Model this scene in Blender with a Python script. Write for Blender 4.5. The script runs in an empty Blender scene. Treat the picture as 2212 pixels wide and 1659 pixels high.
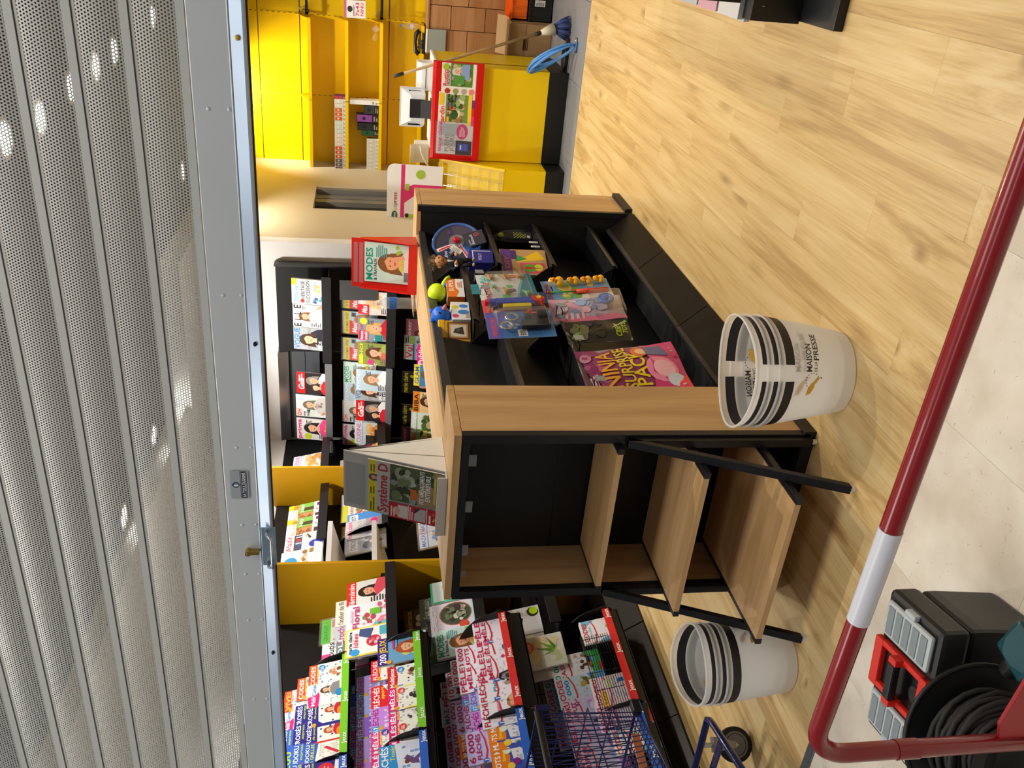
import bpy, math, random
from mathutils import Vector, Matrix, Euler
random.seed(7)
S = bpy.context.scene
COL = S.collection
PI = math.pi
R = math.radians

# ------------------------------------------------------------------ camera
F_PX, YAW, PITCH, ROLL, CAM_H = 1905.35, R(28.684), R(9.550), R(-0.388), 1.6
FWD = Vector((-math.sin(YAW)*math.cos(PITCH), math.cos(YAW)*math.cos(PITCH), -math.sin(PITCH)))
RT0 = Vector((math.cos(YAW), math.sin(YAW), 0))
DN0 = FWD.cross(RT0)
RT = math.cos(ROLL)*RT0 + math.sin(ROLL)*DN0
DN = -math.sin(ROLL)*RT0 + math.cos(ROLL)*DN0
CAM = Vector((0, 0, CAM_H))
cd = bpy.data.cameras.new('camera'); cam = bpy.data.objects.new('camera', cd); COL.objects.link(cam)
cd.sensor_width = 36; cd.lens = 36*F_PX/2212; cd.clip_start = 0.02; cd.clip_end = 100
# the phone was held on its side, so the picture's right is the world's down
m = Matrix((DN, RT, -FWD)).transposed().to_4x4(); m.translation = CAM
cam.matrix_world = m
S.camera = cam

def at(x, y, ax, v):
    """world point where the photo pixel (x, y) meets the plane axis = v"""
    d = RT*((1659-y-829.5)/F_PX) + DN*((x-1106)/F_PX) + FWD
    i = 'xyz'.index(ax)
    return CAM + d*((v-CAM[i])/d[i])

# ------------------------------------------------------------------ light
S.view_settings.view_transform = 'Standard'; S.view_settings.look = 'None'
S.view_settings.gamma = 1; S.view_settings.use_curve_mapping = False
S.view_settings.exposure = 0.0
W = bpy.data.worlds.new('world'); S.world = W; W.use_nodes = True
W.node_tree.nodes['Background'].inputs[0].default_value = (0.95, 0.97, 1.0, 1)
W.node_tree.nodes['Background'].inputs[1].default_value = 0.11

def lamp(kind, loc, energy, col, rot=(0, 0, 0), **k):
    l = bpy.data.lights.new('lamp', kind); l.energy = energy; l.color = col
    for a, b in k.items(): setattr(l, a, b)
    o = bpy.data.objects.new('lamp_light', l); COL.objects.link(o); o.location = loc; o.rotation_euler = rot
    return o
def aim(loc, target):
    return (Vector(target)-Vector(loc)).to_track_quat('-Z', 'Y').to_euler()
WARM = (1.0, 0.90, 0.75); NEUT = (1.0, 0.96, 0.90); COOL = (0.93, 0.97, 1.0)
# the mall gallery's ceiling panels in front of the shop
lamp('AREA', (0.4, 0.75, 4.2), 62, NEUT, (0, 0, 0), shape='RECTANGLE', size=3.6, size_y=1.0)
lamp('AREA', (-3.2, 0.75, 4.2), 45, NEUT, (0, 0, 0), shape='RECTANGLE', size=2.0, size_y=1.0)
lamp('AREA', (-1.0, -2.2, 4.2), 34, NEUT, (0, 0, 0), shape='RECTANGLE', size=4.0, size_y=1.0)
CEIL = 3.0
SPOTS = [(-0.96, 3.72, 75), (-0.97, 4.14, 60), (-0.93, 4.62, 60), (-0.91, 5.07, 60), (-0.89, 5.47, 60), (-0.83, 6.53, 90),
         (-2.0, 7.02, 110), (-3.38, 6.8-.95, 60), (-3.31, 5.30, 70), (-3.34, 4.446, 70), (-0.55, 3.3, 135), (-3.3, 3.3, 42),
         (1.2, 3.0, 55), (1.2, 4.3, 105), (1.2, 5.6, 100), (0.2, 7.2, 140), (-0.9, 7.7, 160)]  # last spot is an extra one, added to brighten the yellow shelves
for (x, y, e) in SPOTS:
    lamp('SPOT', (x, y, CEIL-.13), e*(.56 if x > -2.5 else .80), WARM if x > -2.5 else NEUT, (0, 0, 0), spot_size=R(125), spot_blend=.6, shadow_soft_size=.032)
lamp('SPOT', (-1.80, 8.45, 2.93), 110, (1, .93, .78), aim((-1.80, 8.45, 2.93), (-1.80, 8.86, 2.3)), spot_size=R(120), spot_blend=.8, shadow_soft_size=.06)
lamp('SPOT', (-2.75, 5.5, 2.85), 60, NEUT, aim((-2.75, 5.5, 2.85), (-2.65, 6.5, 1.7)), spot_size=R(90), spot_blend=.7, shadow_soft_size=.06)
lamp('SPOT', (-2.75, 3.4, 2.85), 70, NEUT, aim((-2.75, 3.4, 2.85), (-3.8, 3.2, 1.1)), spot_size=R(100), spot_blend=.7, shadow_soft_size=.06)

# ------------------------------------------------------------------ helpers
def lin(h):
    if not isinstance(h, str): return tuple(h)
    out = []
    for i in (0, 2, 4):
        c = int(h[i:i+2], 16)/255
        out.append(c/12.92 if c <= .04045 else ((c+.055)/1.055)**2.4)
    return tuple(out)

MATS = {}
def mat(name, color='808080', rough=.5, metal=0.0, spec=.5, coat=0.0, trans=0.0, ior=1.45, emit=0.0, alpha=1.0, bump=0.0, bscale=200):
    if name in MATS: return MATS[name]
    M = bpy.data.materials.new(name); M.use_nodes = True
    b = M.node_tree.nodes['Principled BSDF']
    c = lin(color)
    b.inputs['Base Color'].default_value = (*c, 1); b.inputs['Roughness'].default_value = rough
    b.inputs['Metallic'].default_value = metal; b.inputs['Specular IOR Level'].default_value = spec
    b.inputs['Coat Weight'].default_value = coat; b.inputs['Transmission Weight'].default_value = trans
    b.inputs['IOR'].default_value = ior; b.inputs['Alpha'].default_value = alpha
    if emit: b.inputs['Emission Color'].default_value = (*c, 1); b.inputs['Emission Strength'].default_value = emit
    nt = M.node_tree
    # slight wear so that no surface is perfectly even
    tc = nt.nodes.new('ShaderNodeTexCoord'); n = nt.nodes.new('ShaderNodeTexNoise'); n.inputs['Scale'].default_value = 9
    mr = nt.nodes.new('ShaderNodeMapRange'); mr.inputs['To Min'].default_value = max(0, rough-.06); mr.inputs['To Max'].default_value = min(1, rough+.06)
    nt.links.new(tc.outputs['Object'], n.inputs['Vector']); nt.links.new(n.outputs['Fac'], mr.inputs['Value'])
    nt.links.new(mr.outputs['Result'], b.inputs['Roughness'])
    if bump:
        n2 = nt.nodes.new('ShaderNodeTexNoise'); n2.inputs['Scale'].default_value = bscale
        bp = nt.nodes.new('ShaderNodeBump'); bp.inputs['Strength'].default_value = bump; bp.inputs['Distance'].default_value = .002
        nt.links.new(tc.outputs['Object'], n2.inputs['Vector']); nt.links.new(n2.outputs['Fac'], bp.inputs['Height'])
        nt.links.new(bp.outputs['Normal'], b.inputs['Normal'])
    MATS[name] = M
    return M

def wood(name, c1, c2, c3, axis, rough=.42, scale=1.0, vary=.25, knots=False, grain=.35):
    """board material: grain streaks along one axis, tone changing from board to board"""
    if name in MATS: return MATS[name]
    M = bpy.data.materials.new(name); M.use_nodes = True; nt = M.node_tree; N = nt.nodes; L = nt.links
    b = N['Principled BSDF']; b.inputs['Roughness'].default_value = rough
    tc = N.new('ShaderNodeTexCoord'); oi = N.new('ShaderNodeObjectInfo')
    ad = N.new('ShaderNodeVectorMath'); ad.operation = 'ADD'
    ml = N.new('ShaderNodeVectorMath'); ml.operation = 'SCALE'; ml.inputs['Scale'].default_value = 37.0
    cb = N.new('ShaderNodeCombineXYZ')
    for i in range(3): L.new(oi.outputs['Random'], cb.inputs[i])
    L.new(cb.outputs[0], ml.inputs[0]); L.new(tc.outputs['Object'], ad.inputs[0]); L.new(ml.outputs[0], ad.inputs[1])
    mp = N.new('ShaderNodeMapping'); sc = [16*scale]*3; sc['xyz'.index(axis)] = (1.0 if knots else 1.3)*scale
    mp.inputs['Scale'].default_value = sc; n1d = .9 if knots else .7
    L.new(ad.outputs[0], mp.inputs['Vector'])
    n1 = N.new('ShaderNodeTexNoise'); n1.inputs['Scale'].default_value = 1.0; n1.inputs['Detail'].default_value = 7; n1.inputs['Distortion'].default_value = n1d
    L.new(mp.outputs[0], n1.inputs['Vector'])
    mp2 = N.new('ShaderNodeMapping'); sc2 = [170*scale]*3; sc2['xyz'.index(axis)] = 5*scale; mp2.inputs['Scale'].default_value = sc2
    L.new(ad.outputs[0], mp2.inputs['Vector'])
    n2 = N.new('ShaderNodeTexNoise'); n2.inputs['Scale'].default_value = 1.0; n2.inputs['Detail'].default_value = 3
    L.new(mp2.outputs[0], n2.inputs['Vector'])
    mx = N.new('ShaderNodeMath'); mx.operation = 'MULTIPLY_ADD'; mx.inputs[1].default_value = grain
    L.new(n2.outputs['Fac'], mx.inputs[0]); L.new(n1.outputs['Fac'], mx.inputs[2])
    rv = N.new('ShaderNodeMath'); rv.operation = 'MULTIPLY_ADD'; rv.inputs[1].default_value = vary; rv.inputs[2].default_value = -grain/2-vary/2
    L.new(oi.outputs['Random'], rv.inputs[0])
    sm = N.new('ShaderNodeMath'); sm.operation = 'ADD'; L.new(mx.outputs[0], sm.inputs[0]); L.new(rv.outputs[0], sm.inputs[1])
    cr = N.new('ShaderNodeValToRGB'); e = cr.color_ramp.elements
    e[0].position = .3; e[0].color = (*lin(c1), 1); e[1].position = .68; e[1].color = (*lin(c3), 1)
    x = e.new(.48); x.color = (*lin(c2), 1)
    L.new(sm.outputs[0], cr.inputs['Fac'])
    out = cr.outputs['Color']
    if knots:
        mp3 = N.new('ShaderNodeMapping'); s3 = [5.5]*3; s3['xyz'.index(axis)] = 1.6; mp3.inputs['Scale'].default_value = s3
        L.new(ad.outputs[0], mp3.inputs['Vector'])
        vo = N.new('ShaderNodeTexVoronoi'); vo.inputs['Scale'].default_value = 1.0; L.new(mp3.outputs[0], vo.inputs['Vector'])
        kr = N.new('ShaderNodeValToRGB'); k = kr.color_ramp.elements
        k[0].position = .02; k[0].color = (.42, .30, .20, 1); k[1].position = .20; k[1].color = (1, 1, 1, 1)
        L.new(vo.outputs['Distance'], kr.inputs['Fac'])
        mm = N.new('ShaderNodeMixRGB'); mm.blend_type = 'MULTIPLY'; mm.inputs['Fac'].default_value = .75
        L.new(out, mm.inputs['Color1']); L.new(kr.outputs['Color'], mm.inputs['Color2']); out = mm.outputs['Color']
    L.new(out, b.inputs['Base Color'])
    bp = N.new('ShaderNodeBump'); bp.inputs['Strength'].default_value = .12; bp.inputs['Distance'].default_value = .001
    L.new(n2.outputs['Fac'], bp.inputs['Height']); L.new(bp.outputs['Normal'], b.inputs['Normal'])
    MATS[name] = M
    return M

def printmat():
    """printed card: the flat artwork is a colour per face"""
    if 'print' in MATS: return MATS['print']
    M = bpy.data.materials.new('print'); M.use_nodes = True; nt = M.node_tree
    b = nt.nodes['Principled BSDF']; a = nt.nodes.new('ShaderNodeAttribute'); a.attribute_name = 'Col'
    nt.links.new(a.outputs['Color'], b.inputs['Base Color']); b.inputs['Roughness'].default_value = .32
    b.inputs['Specular IOR Level'].default_value = .45
    MATS['print'] = M
    return M

def translucent(name, color, tint, mixv=.45, rough=.35, clear=0.0):
    if name in MATS: return MATS[name]
    M = bpy.data.materials.new(name); M.use_nodes = True; nt = M.node_tree; N = nt.nodes
    b = N['Principled BSDF']; b.inputs['Base Color'].default_value = (*lin(color), 1); b.inputs['Roughness'].default_value = rough
    t = N.new('ShaderNodeBsdfTranslucent'); t.inputs['Color'].default_value = (*lin(tint), 1)
    mx = N.new('ShaderNodeMixShader'); mx.inputs[0].default_value = mixv
    nt.links.new(b.outputs[0], mx.inputs[1]); nt.links.new(t.outputs[0], mx.inputs[2])
    tr_ = N.new('ShaderNodeBsdfTransparent'); m2 = N.new('ShaderNodeMixShader'); m2.inputs[0].default_value = clear
    nt.links.new(mx.outputs[0], m2.inputs[1]); nt.links.new(tr_.outputs[0], m2.inputs[2])
    nt.links.new(m2.outputs[0], N['Material Output'].inputs['Surface'])
    MATS[name] = M
    return M

def film(name, color='ffffff', amount=.2, rough=.08):
    """thin clear plastic: mostly see-through with a gloss on it"""
    if name in MATS: return MATS[name]
    M = bpy.data.materials.new(name); M.use_nodes = True; nt = M.node_tree; N = nt.nodes
    b = N['Principled BSDF']; b.inputs['Base Color'].default_value = (*lin(color), 1); b.inputs['Roughness'].default_value = rough
    g = N.new('ShaderNodeBsdfGlossy'); g.inputs['Roughness'].default_value = rough
    t = N.new('ShaderNodeBsdfTransparent'); t.inputs['Color'].default_value = (.985, .985, .985, 1)
    lw = N.new('ShaderNodeLayerWeight'); lw.inputs['Blend'].default_value = .35
    mr = N.new('ShaderNodeMapRange'); mr.inputs['To Min'].default_value = .05; mr.inputs['To Max'].default_value = .45
    nt.links.new(lw.outputs['Facing'], mr.inputs['Value'])
    mx = N.new('ShaderNodeMixShader'); nt.links.new(mr.outputs[0], mx.inputs[0])
    nt.links.new(t.outputs[0], mx.inputs[1]); nt.links.new(g.outputs[0], mx.inputs[2])
    m2 = N.new('ShaderNodeMixShader'); m2.inputs[0].default_value = max(0, amount-.05)
    nt.links.new(mx.outputs[0], m2.inputs[1]); nt.links.new(b.outputs[0], m2.inputs[2])
    nt.links.new(m2.outputs[0], N['Material Output'].inputs['Surface'])
    MATS[name] = M
    return M

class MB:
    def __init__(s): s.v = []; s.f = []; s.c = []; s.col = None
    def add(s, vs, fs, col=None):
        o = len(s.v); s.v += [tuple(v) for v in vs]; s.f += [tuple(i+o for i in f) for f in fs]
        s.c += [col or s.col or (.8, .8, .8)]*len(fs); return s
    def box(s, x0, y0, z0, x1, y1, z1, M=None, col=None):
        vs = [Vector((x, y, z)) for x in (x0, x1) for y in (y0, y1) for z in (z0, z1)]
        if M: vs = [M @ v for v in vs]
        return s.add(vs, [(0, 1, 3, 2), (4, 6, 7, 5), (0, 4, 5, 1), (2, 3, 7, 6), (0, 2, 6, 4), (1, 5, 7, 3)], col)
    def frustum(s, p0, p1, r0, r1, n=16, cap=True, col=None):
        p0 = Vector(p0); p1 = Vector(p1); d = (p1-p0).normalized()
        a = d.orthogonal().normalized(); b = d.cross(a)
        vs = []
        for p, r in ((p0, r0), (p1, r1)):
            vs += [p + a*(r*math.cos(2*PI*i/n)) + b*(r*math.sin(2*PI*i/n)) for i in range(n)]
        fs = [(i, (i+1) % n, n+(i+1) % n, n+i) for i in range(n)]
        if cap: fs += [tuple(range(n-1, -1, -1)), tuple(range(n, 2*n))]
        return s.add(vs, fs, col)
    def cyl(s, p0, p1, r, n=16, cap=True, col=None): return s.frustum(p0, p1, r, r, n, cap, col)
    def tube(s, path, r, n=8, closed=False, col=None):
        path = [Vector(p) for p in path]; m_ = len(path); vs = []; a = None
        for i, p in enumerate(path):
            q0 = path[i-1] if (i > 0 or closed) else p; q1 = path[(i+1) % m_] if (i < m_-1 or closed) else p
            d = (q1-q0).normalized()
            if a is None: a = d.orthogonal().normalized()
            a = (a - d*a.dot(d)).normalized(); b = d.cross(a)
            rr = r[i] if isinstance(r, (list, tuple)) else r
            vs += [p + a*(rr*math.cos(2*PI*k/n)) + b*(rr*math.sin(2*PI*k/n)) for k in range(n)]
        fs = []
        for i in range(m_ if closed else m_-1):
            j = (i+1) % m_
            fs += [(i*n+k, i*n+(k+1) % n, j*n+(k+1) % n, j*n+k) for k in range(n)]
        if not closed: fs += [tuple(range(n-1, -1, -1)), tuple((m_-1)*n+k for k in range(n))]
        return s.add(vs, fs, col)
    def lathe(s, prof, n=32, sx=1.0, sy=1.0, cx=0, cy=0, col=None, closed=False):
        vs = [(cx+sx*r*math.cos(2*PI*k/n), cy+sy*r*math.sin(2*PI*k/n), z) for r, z in prof for k in range(n)]
        fs = []
        for i in range(len(prof)-1):
            fs += [(i*n+k, i*n+(k+1) % n, (i+1)*n+(k+1) % n, (i+1)*n+k) for k in range(n)]
        return s.add(vs, fs, col)
    def ball(s, c, r, n=16, m_=10, col=None, M=None):
        if not isinstance(r, (tuple, list)): r = (r, r, r)
        c = Vector(c); vs = [Vector((0, 0, r[2]))]; fs = []
        for i in range(1, m_):
            t = PI*i/m_
            for k in range(n): vs.append(Vector((r[0]*math.sin(t)*math.cos(2*PI*k/n), r[1]*math.sin(t)*math.sin(2*PI*k/n), r[2]*math.cos(t))))
        vs.append(Vector((0, 0, -r[2])))
        for k in range(n): fs.append((0, 1+k, 1+(k+1) % n))
        for i in range(m_-2):
            for k in range(n): fs.append((1+i*n+k, 1+(i+1)*n+k, 1+(i+1)*n+(k+1) % n, 1+i*n+(k+1) % n))
        e = len(vs)-1; o = 1+(m_-2)*n
        for k in range(n): fs.append((e, o+(k+1) % n, o+k))
        vs = [c + ((M @ v) if M else v) for v in vs]
        return s.add(vs, fs, col)
    def prism(s, poly, ax, a, b, col=None, M=None):
        """polygon in the two other axes, extruded along ax from a to b"""
        i = 'xyz'.index(ax); o = [k for k in range(3) if k != i]; n = len(poly); vs = []
        for t in (a, b):
            for p in poly:
                q = [0, 0, 0]; q[i] = t; q[o[0]] = p[0]; q[o[1]] = p[1]; vs.append(Vector(q))
        if M: vs = [M @ v for v in vs]
        fs = [(k, (k+1) % n, n+(k+1) % n, n+k) for k in range(n)] + [tuple(range(n-1, -1, -1)), tuple(range(n, 2*n))]
        return s.add(vs, fs, col)
    def mesh(s, name, smooth=False, fix=True):
        me = bpy.data.meshes.new(name); me.from_pydata(s.v, [], s.f)
        if s.col is not None or any(c != (.8, .8, .8) for c in s.c[:400]):
            at_ = me.attributes.new('Col', 'FLOAT_COLOR', 'FACE')
            at_.data.foreach_set('color', [x for c in s.c for x in (*c, 1)])
        if fix:
            import bmesh
            bm = bmesh.new(); bm.from_mesh(me); bmesh.ops.recalc_face_normals(bm, faces=bm.faces); bm.to_mesh(me); bm.free()
        if smooth:
            me.polygons.foreach_set('use_smooth', [True]*len(me.polygons))
        return me
    def build(s, name, m_, parent=None, smooth=False, bevel=0, auto=None, fix=True):
        me = s.mesh(name, smooth or auto is not None, fix)
        return link(name, me, m_, parent, bevel, auto)

def link(name, me, m_, parent=None, bevel=0, auto=None):
    o = bpy.data.objects.new(name, me); COL.objects.link(o)
    if m_ and not me.materials: me.materials.append(m_)
    if parent: o.parent = parent
    if bevel:
        b = o.modifiers.new('b', 'BEVEL'); b.width = bevel; b.segments = 2; b.limit_method = 'ANGLE'; b.angle_limit = R(40)
    if auto is not None:
        me.set_sharp_from_angle(angle=R(auto))
    return o

def thing(name, label, cat, loc=(0, 0, 0), rot=(0, 0, 0), group=None):
    o = bpy.data.objects.new(name, None); COL.objects.link(o); o.location = loc
    o.rotation_euler = rot if isinstance(rot, (tuple, list, Euler)) else (0, 0, rot)
    o.empty_display_size = .05
    o['label'] = label; o['category'] = cat
    if group: o['group'] = group
    return o
def tag(o, label, cat, group=None):
    o['label'] = label; o['category'] = cat
    if group: o['group'] = group
    return o
def struct(o):
    o['kind'] = 'structure'; return o
def stuff(o):
    o['kind'] = 'stuff'; return o
def dup(root, loc, rot=None, label=None):
    r = root.copy(); COL.objects.link(r); r.location = loc
    if rot is not None: r.rotation_euler = rot
    if label: r['label'] = label
    for ch in root.children:
        c = ch.copy(); COL.objects.link(c); c.parent = r
        for g in ch.children:
            d = g.copy(); COL.objects.link(d); d.parent = c
    return r
def local(parent, p):
    """a world point in the coordinates of a thing"""
    M = Matrix.LocRotScale(parent.location, parent.rotation_euler, None)
    return M.inverted() @ Vector(p)

# ------------------------------------------------------------------ flat print
GLYPH = {}
def glyphs(s):
    if s in GLYPH: return GLYPH[s]
    cu = bpy.data.curves.new('t', 'FONT'); cu.body = s; cu.size = 1; cu.resolution_u = 2; cu.offset = .018
    cu.fill_mode = 'FRONT'
    o = bpy.data.objects.new('t', cu)
    me = bpy.data.meshes.new_from_object(o)
    vs = [(v.co.x, v.co.y) for v in me.vertices]; fs = [tuple(p.vertices) for p in me.polygons]
    bpy.data.objects.remove(o); bpy.data.curves.remove(cu); bpy.data.meshes.remove(me)
    x0 = min(v[0] for v in vs); x1 = max(v[0] for v in vs)
    cap = .70
    GLYPH[s] = ([((x-x0)/(x1-x0), y/cap) for x, y in vs], fs, (x1-x0)/cap)
    return GLYPH[s]

SKIN = 'e6b592'
class Art(MB):
    """artwork drawn in layers on a w x h sheet facing -Y, lower edge at z = 0"""
    def __init__(s, w, h, y=0.0, eps=.00009):
        MB.__init__(s); s.w = w; s.h = h; s.y = y; s.k = 0; s.eps = eps
    def poly(s, pts, c):
        s.k += 1; y = s.y - s.k*s.eps
        pts = [(min(1, max(0, a)), min(1, max(0, b))) for a, b in pts]
        s.add([((a-.5)*s.w, y, b*s.h) for a, b in pts], [tuple(range(len(pts)))], lin(c))
    def rect(s, x0, y0, x1, y1, c): s.poly([(x0, y0), (x1, y0), (x1, y1), (x0, y1)], c)
    def ell(s, cx, cy, rx, ry, c, n=18, a0=0, a1=2*PI):
        ar = s.w/s.h
        s.poly([(cx+rx*math.cos(a0+(a1-a0)*i/n), cy+ry*ar*math.sin(a0+(a1-a0)*i/n)) for i in range(n)], c)
    def text(s, t, x0, y0, x1, hh, c, shear=0.0, fit=True):
        s.k += 1; y = s.y - s.k*s.eps
        vs, fs, asp = glyphs(t)
        H = hh*s.h; Wd = (x1-x0)*s.w
        if not fit: Wd = min(Wd, asp*H)
        s.add([((x0-.5)*s.w + a*Wd + shear*b*H, y, y0*s.h + b*H) for a, b in vs], fs, lin(c))
    def draw(s, ops):
        for o in ops:
            k = o[0]; a = o[1:]
            if k == 'bg': s.rect(0, 0, 1, 1, a[0])
            elif k == 'r': s.rect(*a)
            elif k == 'e': s.ell(*a)
            elif k == 't': s.text(*a)
            elif k == 'p': s.poly(*a)
            elif k == 'l':
                x0, y0, x1, y1, n, c = a; rn = random.Random(int(1000*(x0+y0)))
                for i in range(n):
                    yy = y0+(y1-y0)*(i+.2)/n; e = x0+(x1-x0)*(.6+.4*rn.random())
                    s.rect(x0, yy, e, yy+(y1-y0)*.5/n, c)
                    s.k -= 1
                s.k += 1
            elif k == 'g':
                x0, y0, x1, y1, nx, ny, c, dens, seed = a; rn = random.Random(seed); s.k += 1
                for i in range(nx):
                    for j in range(ny):
                        if rn.random() < dens:
                            X = x0+(x1-x0)*i/nx; Y = y0+(y1-y0)*j/ny
                            s.k -= 1
                            s.rect(X, Y, X+(x1-x0)/nx*.85, Y+(y1-y0)/ny*.85, c)
            elif k == 'n':
                x0, y0, x1, y1, cs, n, seed = a; rn = random.Random(seed)
                for i in range(n):
                    cx = x0+(x1-x0)*(.1+.8*rn.random()); cy = y0+(y1-y0)*(.1+.8*rn.random())
                    rr = min(x1-x0, (y1-y0)*s.h/s.w)*(.06+.16*rn.random())
                    rr = min(rr, cx-x0, x1-cx, (cy-y0)*s.h/s.w, (y1-cy)*s.h/s.w)
                    s.ell(cx, cy, rr*(.7+.5*rn.random()) if rr > .06 else rr, rr*.9, rn.choice(cs), 9)
            elif k == 'f':      # head and shoulders
                cx, cy, z, hair, skin, cloth = a; ar = s.w/s.h
                if cloth: s.poly([(cx-z*1.15, cy-z*2.0*ar), (cx-z*1.0, cy-z*1.05*ar), (cx-z*.3, cy-z*.66*ar), (cx+z*.3, cy-z*.66*ar), (cx+z*1.0, cy-z*1.05*ar), (cx+z*1.15, cy-z*2.0*ar)], cloth)
                s.ell(cx, cy+.05*z*ar, .52*z, .62*z, hair)
                s.poly([(cx-.56*z, cy), (cx-.62*z, cy-.75*z*ar), (cx-.22*z, cy-.5*z*ar), (cx+.22*z, cy-.5*z*ar), (cx+.62*z, cy-.75*z*ar), (cx+.56*z, cy)], hair)
                s.poly([(cx-.16*z, cy-.3*z*ar), (cx-.2*z, cy-.75*z*ar), (cx+.2*z, cy-.75*z*ar), (cx+.16*z, cy-.3*z*ar)], skin)
                s.ell(cx, cy-.06*z*ar, .36*z, .46*z, skin)
                s.poly([(cx-.38*z, cy+.1*z*ar), (cx-.3*z, cy+.42*z*ar), (cx+.3*z, cy+.45*z*ar), (cx+.38*z, cy+.1*z*ar), (cx+.1*z, cy+.3*z*ar)], hair)
                for sx in (-1, 1): s.ell(cx+sx*.14*z, cy-.02*z*ar, .05*z, .03*z, '3a2a22', 8); s.k -= 1
                s.k += 1
                s.ell(cx, cy-.28*z*ar, .11*z, .035*z, 'b9463f', 8)
        return s
# ------------------------------------------------------------------ materials
BLACK = mat('black_metal', '15161a', .42, spec=.5)
BLACK2 = mat('black_board', '101113', .5)
BLACKG = mat('black_gloss', '0c0c0e', .22)
LIPM = mat('dark_lip', '2c2d2f', .35)
GREYM = mat('grey_metal', '54565b', .3, metal=.3)
WHITE = mat('white_paint', 'f0eeec', .5)
WHITEP = mat('white_plastic', 'e9e9ea', .35)
BOARD = wood('beech_board', 'b08a5c', 'c09a6a', 'cda877', 'z', .45, .8, .05)
BOARDX = wood('beech_board_across', 'b08a5c', 'c09a6a', 'cda877', 'x', .45, .8, .05)
BOARDY = wood('beech_board_long', 'c09a68', 'd0ab78', 'dab888', 'y', .42, .8, .05)
YEL = mat('yellow_paint', 'f0cc00', .38)
YELP = mat('yellow_wall_panel', 'f4cc00', .33)
YELB = mat('yellow_divider', 'dba512', .4)
RED = mat('red_plastic', 'cf1712', .3)
PAPER = mat('paper_edge', 'dcd9d3', .75)
CHROME = mat('zinc', 'b9bfc4', .28, metal=.9)
BRASS = mat('brass', 'b79a52', .3, metal=.9)
CLEAR = film('clear_plastic', 'ffffff', .12)
DARKG = mat('dark_plastic', '1d1e20', .45)
CARD = mat('cardboard', 'a98a63', .8)

# ------------------------------------------------------------------ floor
fl = MB(); fl.box(-4.4, -2.2, -.12, 2.7, 9.15, -.012)
floor = struct(fl.build('floor', mat('screed', '7a5f3c', .9)))
PLANK = wood('oak_plank', 'b5935e', 'cdae76', 'd8bf8c', 'y', .42, .75, .09, knots=True, grain=.42)
pm = MB(); pm.box(-.0798, -.6247, -.012, .0798, .6247, 0); pmesh = pm.mesh('plank')
pmesh.materials.append(PLANK)
rp = random.Random(3)
def add_plank(x, y0, y1):
    if y1-y0 < .03: return
    o = bpy.data.objects.new('plank', pmesh); COL.objects.link(o); o.parent = floor
    o.location = (x, (y0+y1)/2, 0); o.scale = (1, (y1-y0-.0006)/1.2494, 1)
PX0 = -.37-.08+.16*0
for i in range(-23, 20):
    x = -.45+.16*i
    if x < -4.1 or x > 2.6: continue
    yend = 6.48 if x < -2.35 else 6.74
    off = (i*.79) % 1.25 if i else 0
    y = 2.87-1.25+off-1.25*2
    while y < yend:
        a = max(1.985, y); b = min(yend, y+1.25)
        if b > a: add_plank(x, a, b)
        y += 1.25
# mall stone tiles
def stone():
    M = bpy.data.materials.new('stone_tile'); M.use_nodes = True; nt = M.node_tree; N = nt.nodes; L = nt.links
    b = N['Principled BSDF']; b.inputs['Roughness'].default_value = .18
    tc = N.new('ShaderNodeTexCoord'); oi = N.new('ShaderNodeObjectInfo'); cb = N.new('ShaderNodeCombineXYZ')
    for i in range(3): L.new(oi.outputs['Random'], cb.inputs[i])
    sc = N.new('ShaderNodeVectorMath'); sc.operation = 'SCALE'; sc.inputs['Scale'].default_value = 23
    ad = N.new('ShaderNodeVectorMath'); L.new(cb.outputs[0], sc.inputs[0]); L.new(tc.outputs['Object'], ad.inputs[0]); L.new(sc.outputs[0], ad.inputs[1])
    n1 = N.new('ShaderNodeTexNoise'); n1.inputs['Scale'].default_value = 5; n1.inputs['Detail'].default_value = 4
    n2 = N.new('ShaderNodeTexNoise'); n2.inputs['Scale'].default_value = 38; n2.inputs['Detail'].default_value = 6; n2.inputs['Distortion'].default_value = 2.2
    L.new(ad.outputs[0], n1.inputs['Vector']); L.new(ad.outputs[0], n2.inputs['Vector'])
    c1 = N.new('ShaderNodeValToRGB'); e = c1.color_ramp.elements; e[0].position = .35; e[0].color = (*lin('d6cab8'), 1); e[1].position = .7; e[1].color = (*lin('ece4d6'), 1)
    c2 = N.new('ShaderNodeValToRGB'); e = c2.color_ramp.elements; e[0].position = .66; e[0].color = (1, 1, 1, 1); e[1].position = .75; e[1].color = (.42, .38, .34, 1)
    L.new(n1.outputs['Fac'], c1.inputs['Fac']); L.new(n2.outputs['Fac'], c2.inputs['Fac'])
    mm = N.new('ShaderNodeMixRGB'); mm.blend_type = 'MULTIPLY'; mm.inputs['Fac'].default_value = .8
    L.new(c1.outputs[0], mm.inputs['Color1']); L.new(c2.outputs[0], mm.inputs['Color2']); L.new(mm.outputs[0], b.inputs['Base Color'])
    return M
STONE = stone()
tm = MB(); tm.box(-.2496, -.2496, -.012, .2496, .2496, 0); tmesh = tm.mesh('stone_tile'); tmesh.materials.append(STONE)
for i in range(12):
    for j in range(8):
        o = bpy.data.objects.new('stone_tile', tmesh); COL.objects.link(o); o.parent = floor
        o.location = (-3.9+.5*i, 1.69-.5*j, 0); o.rotation_euler = (0, 0, (i*7+j*3) % 4*PI/2)
GT = mat('grey_floor_tile', '84868a', .35, bump=.1, bscale=30)
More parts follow.
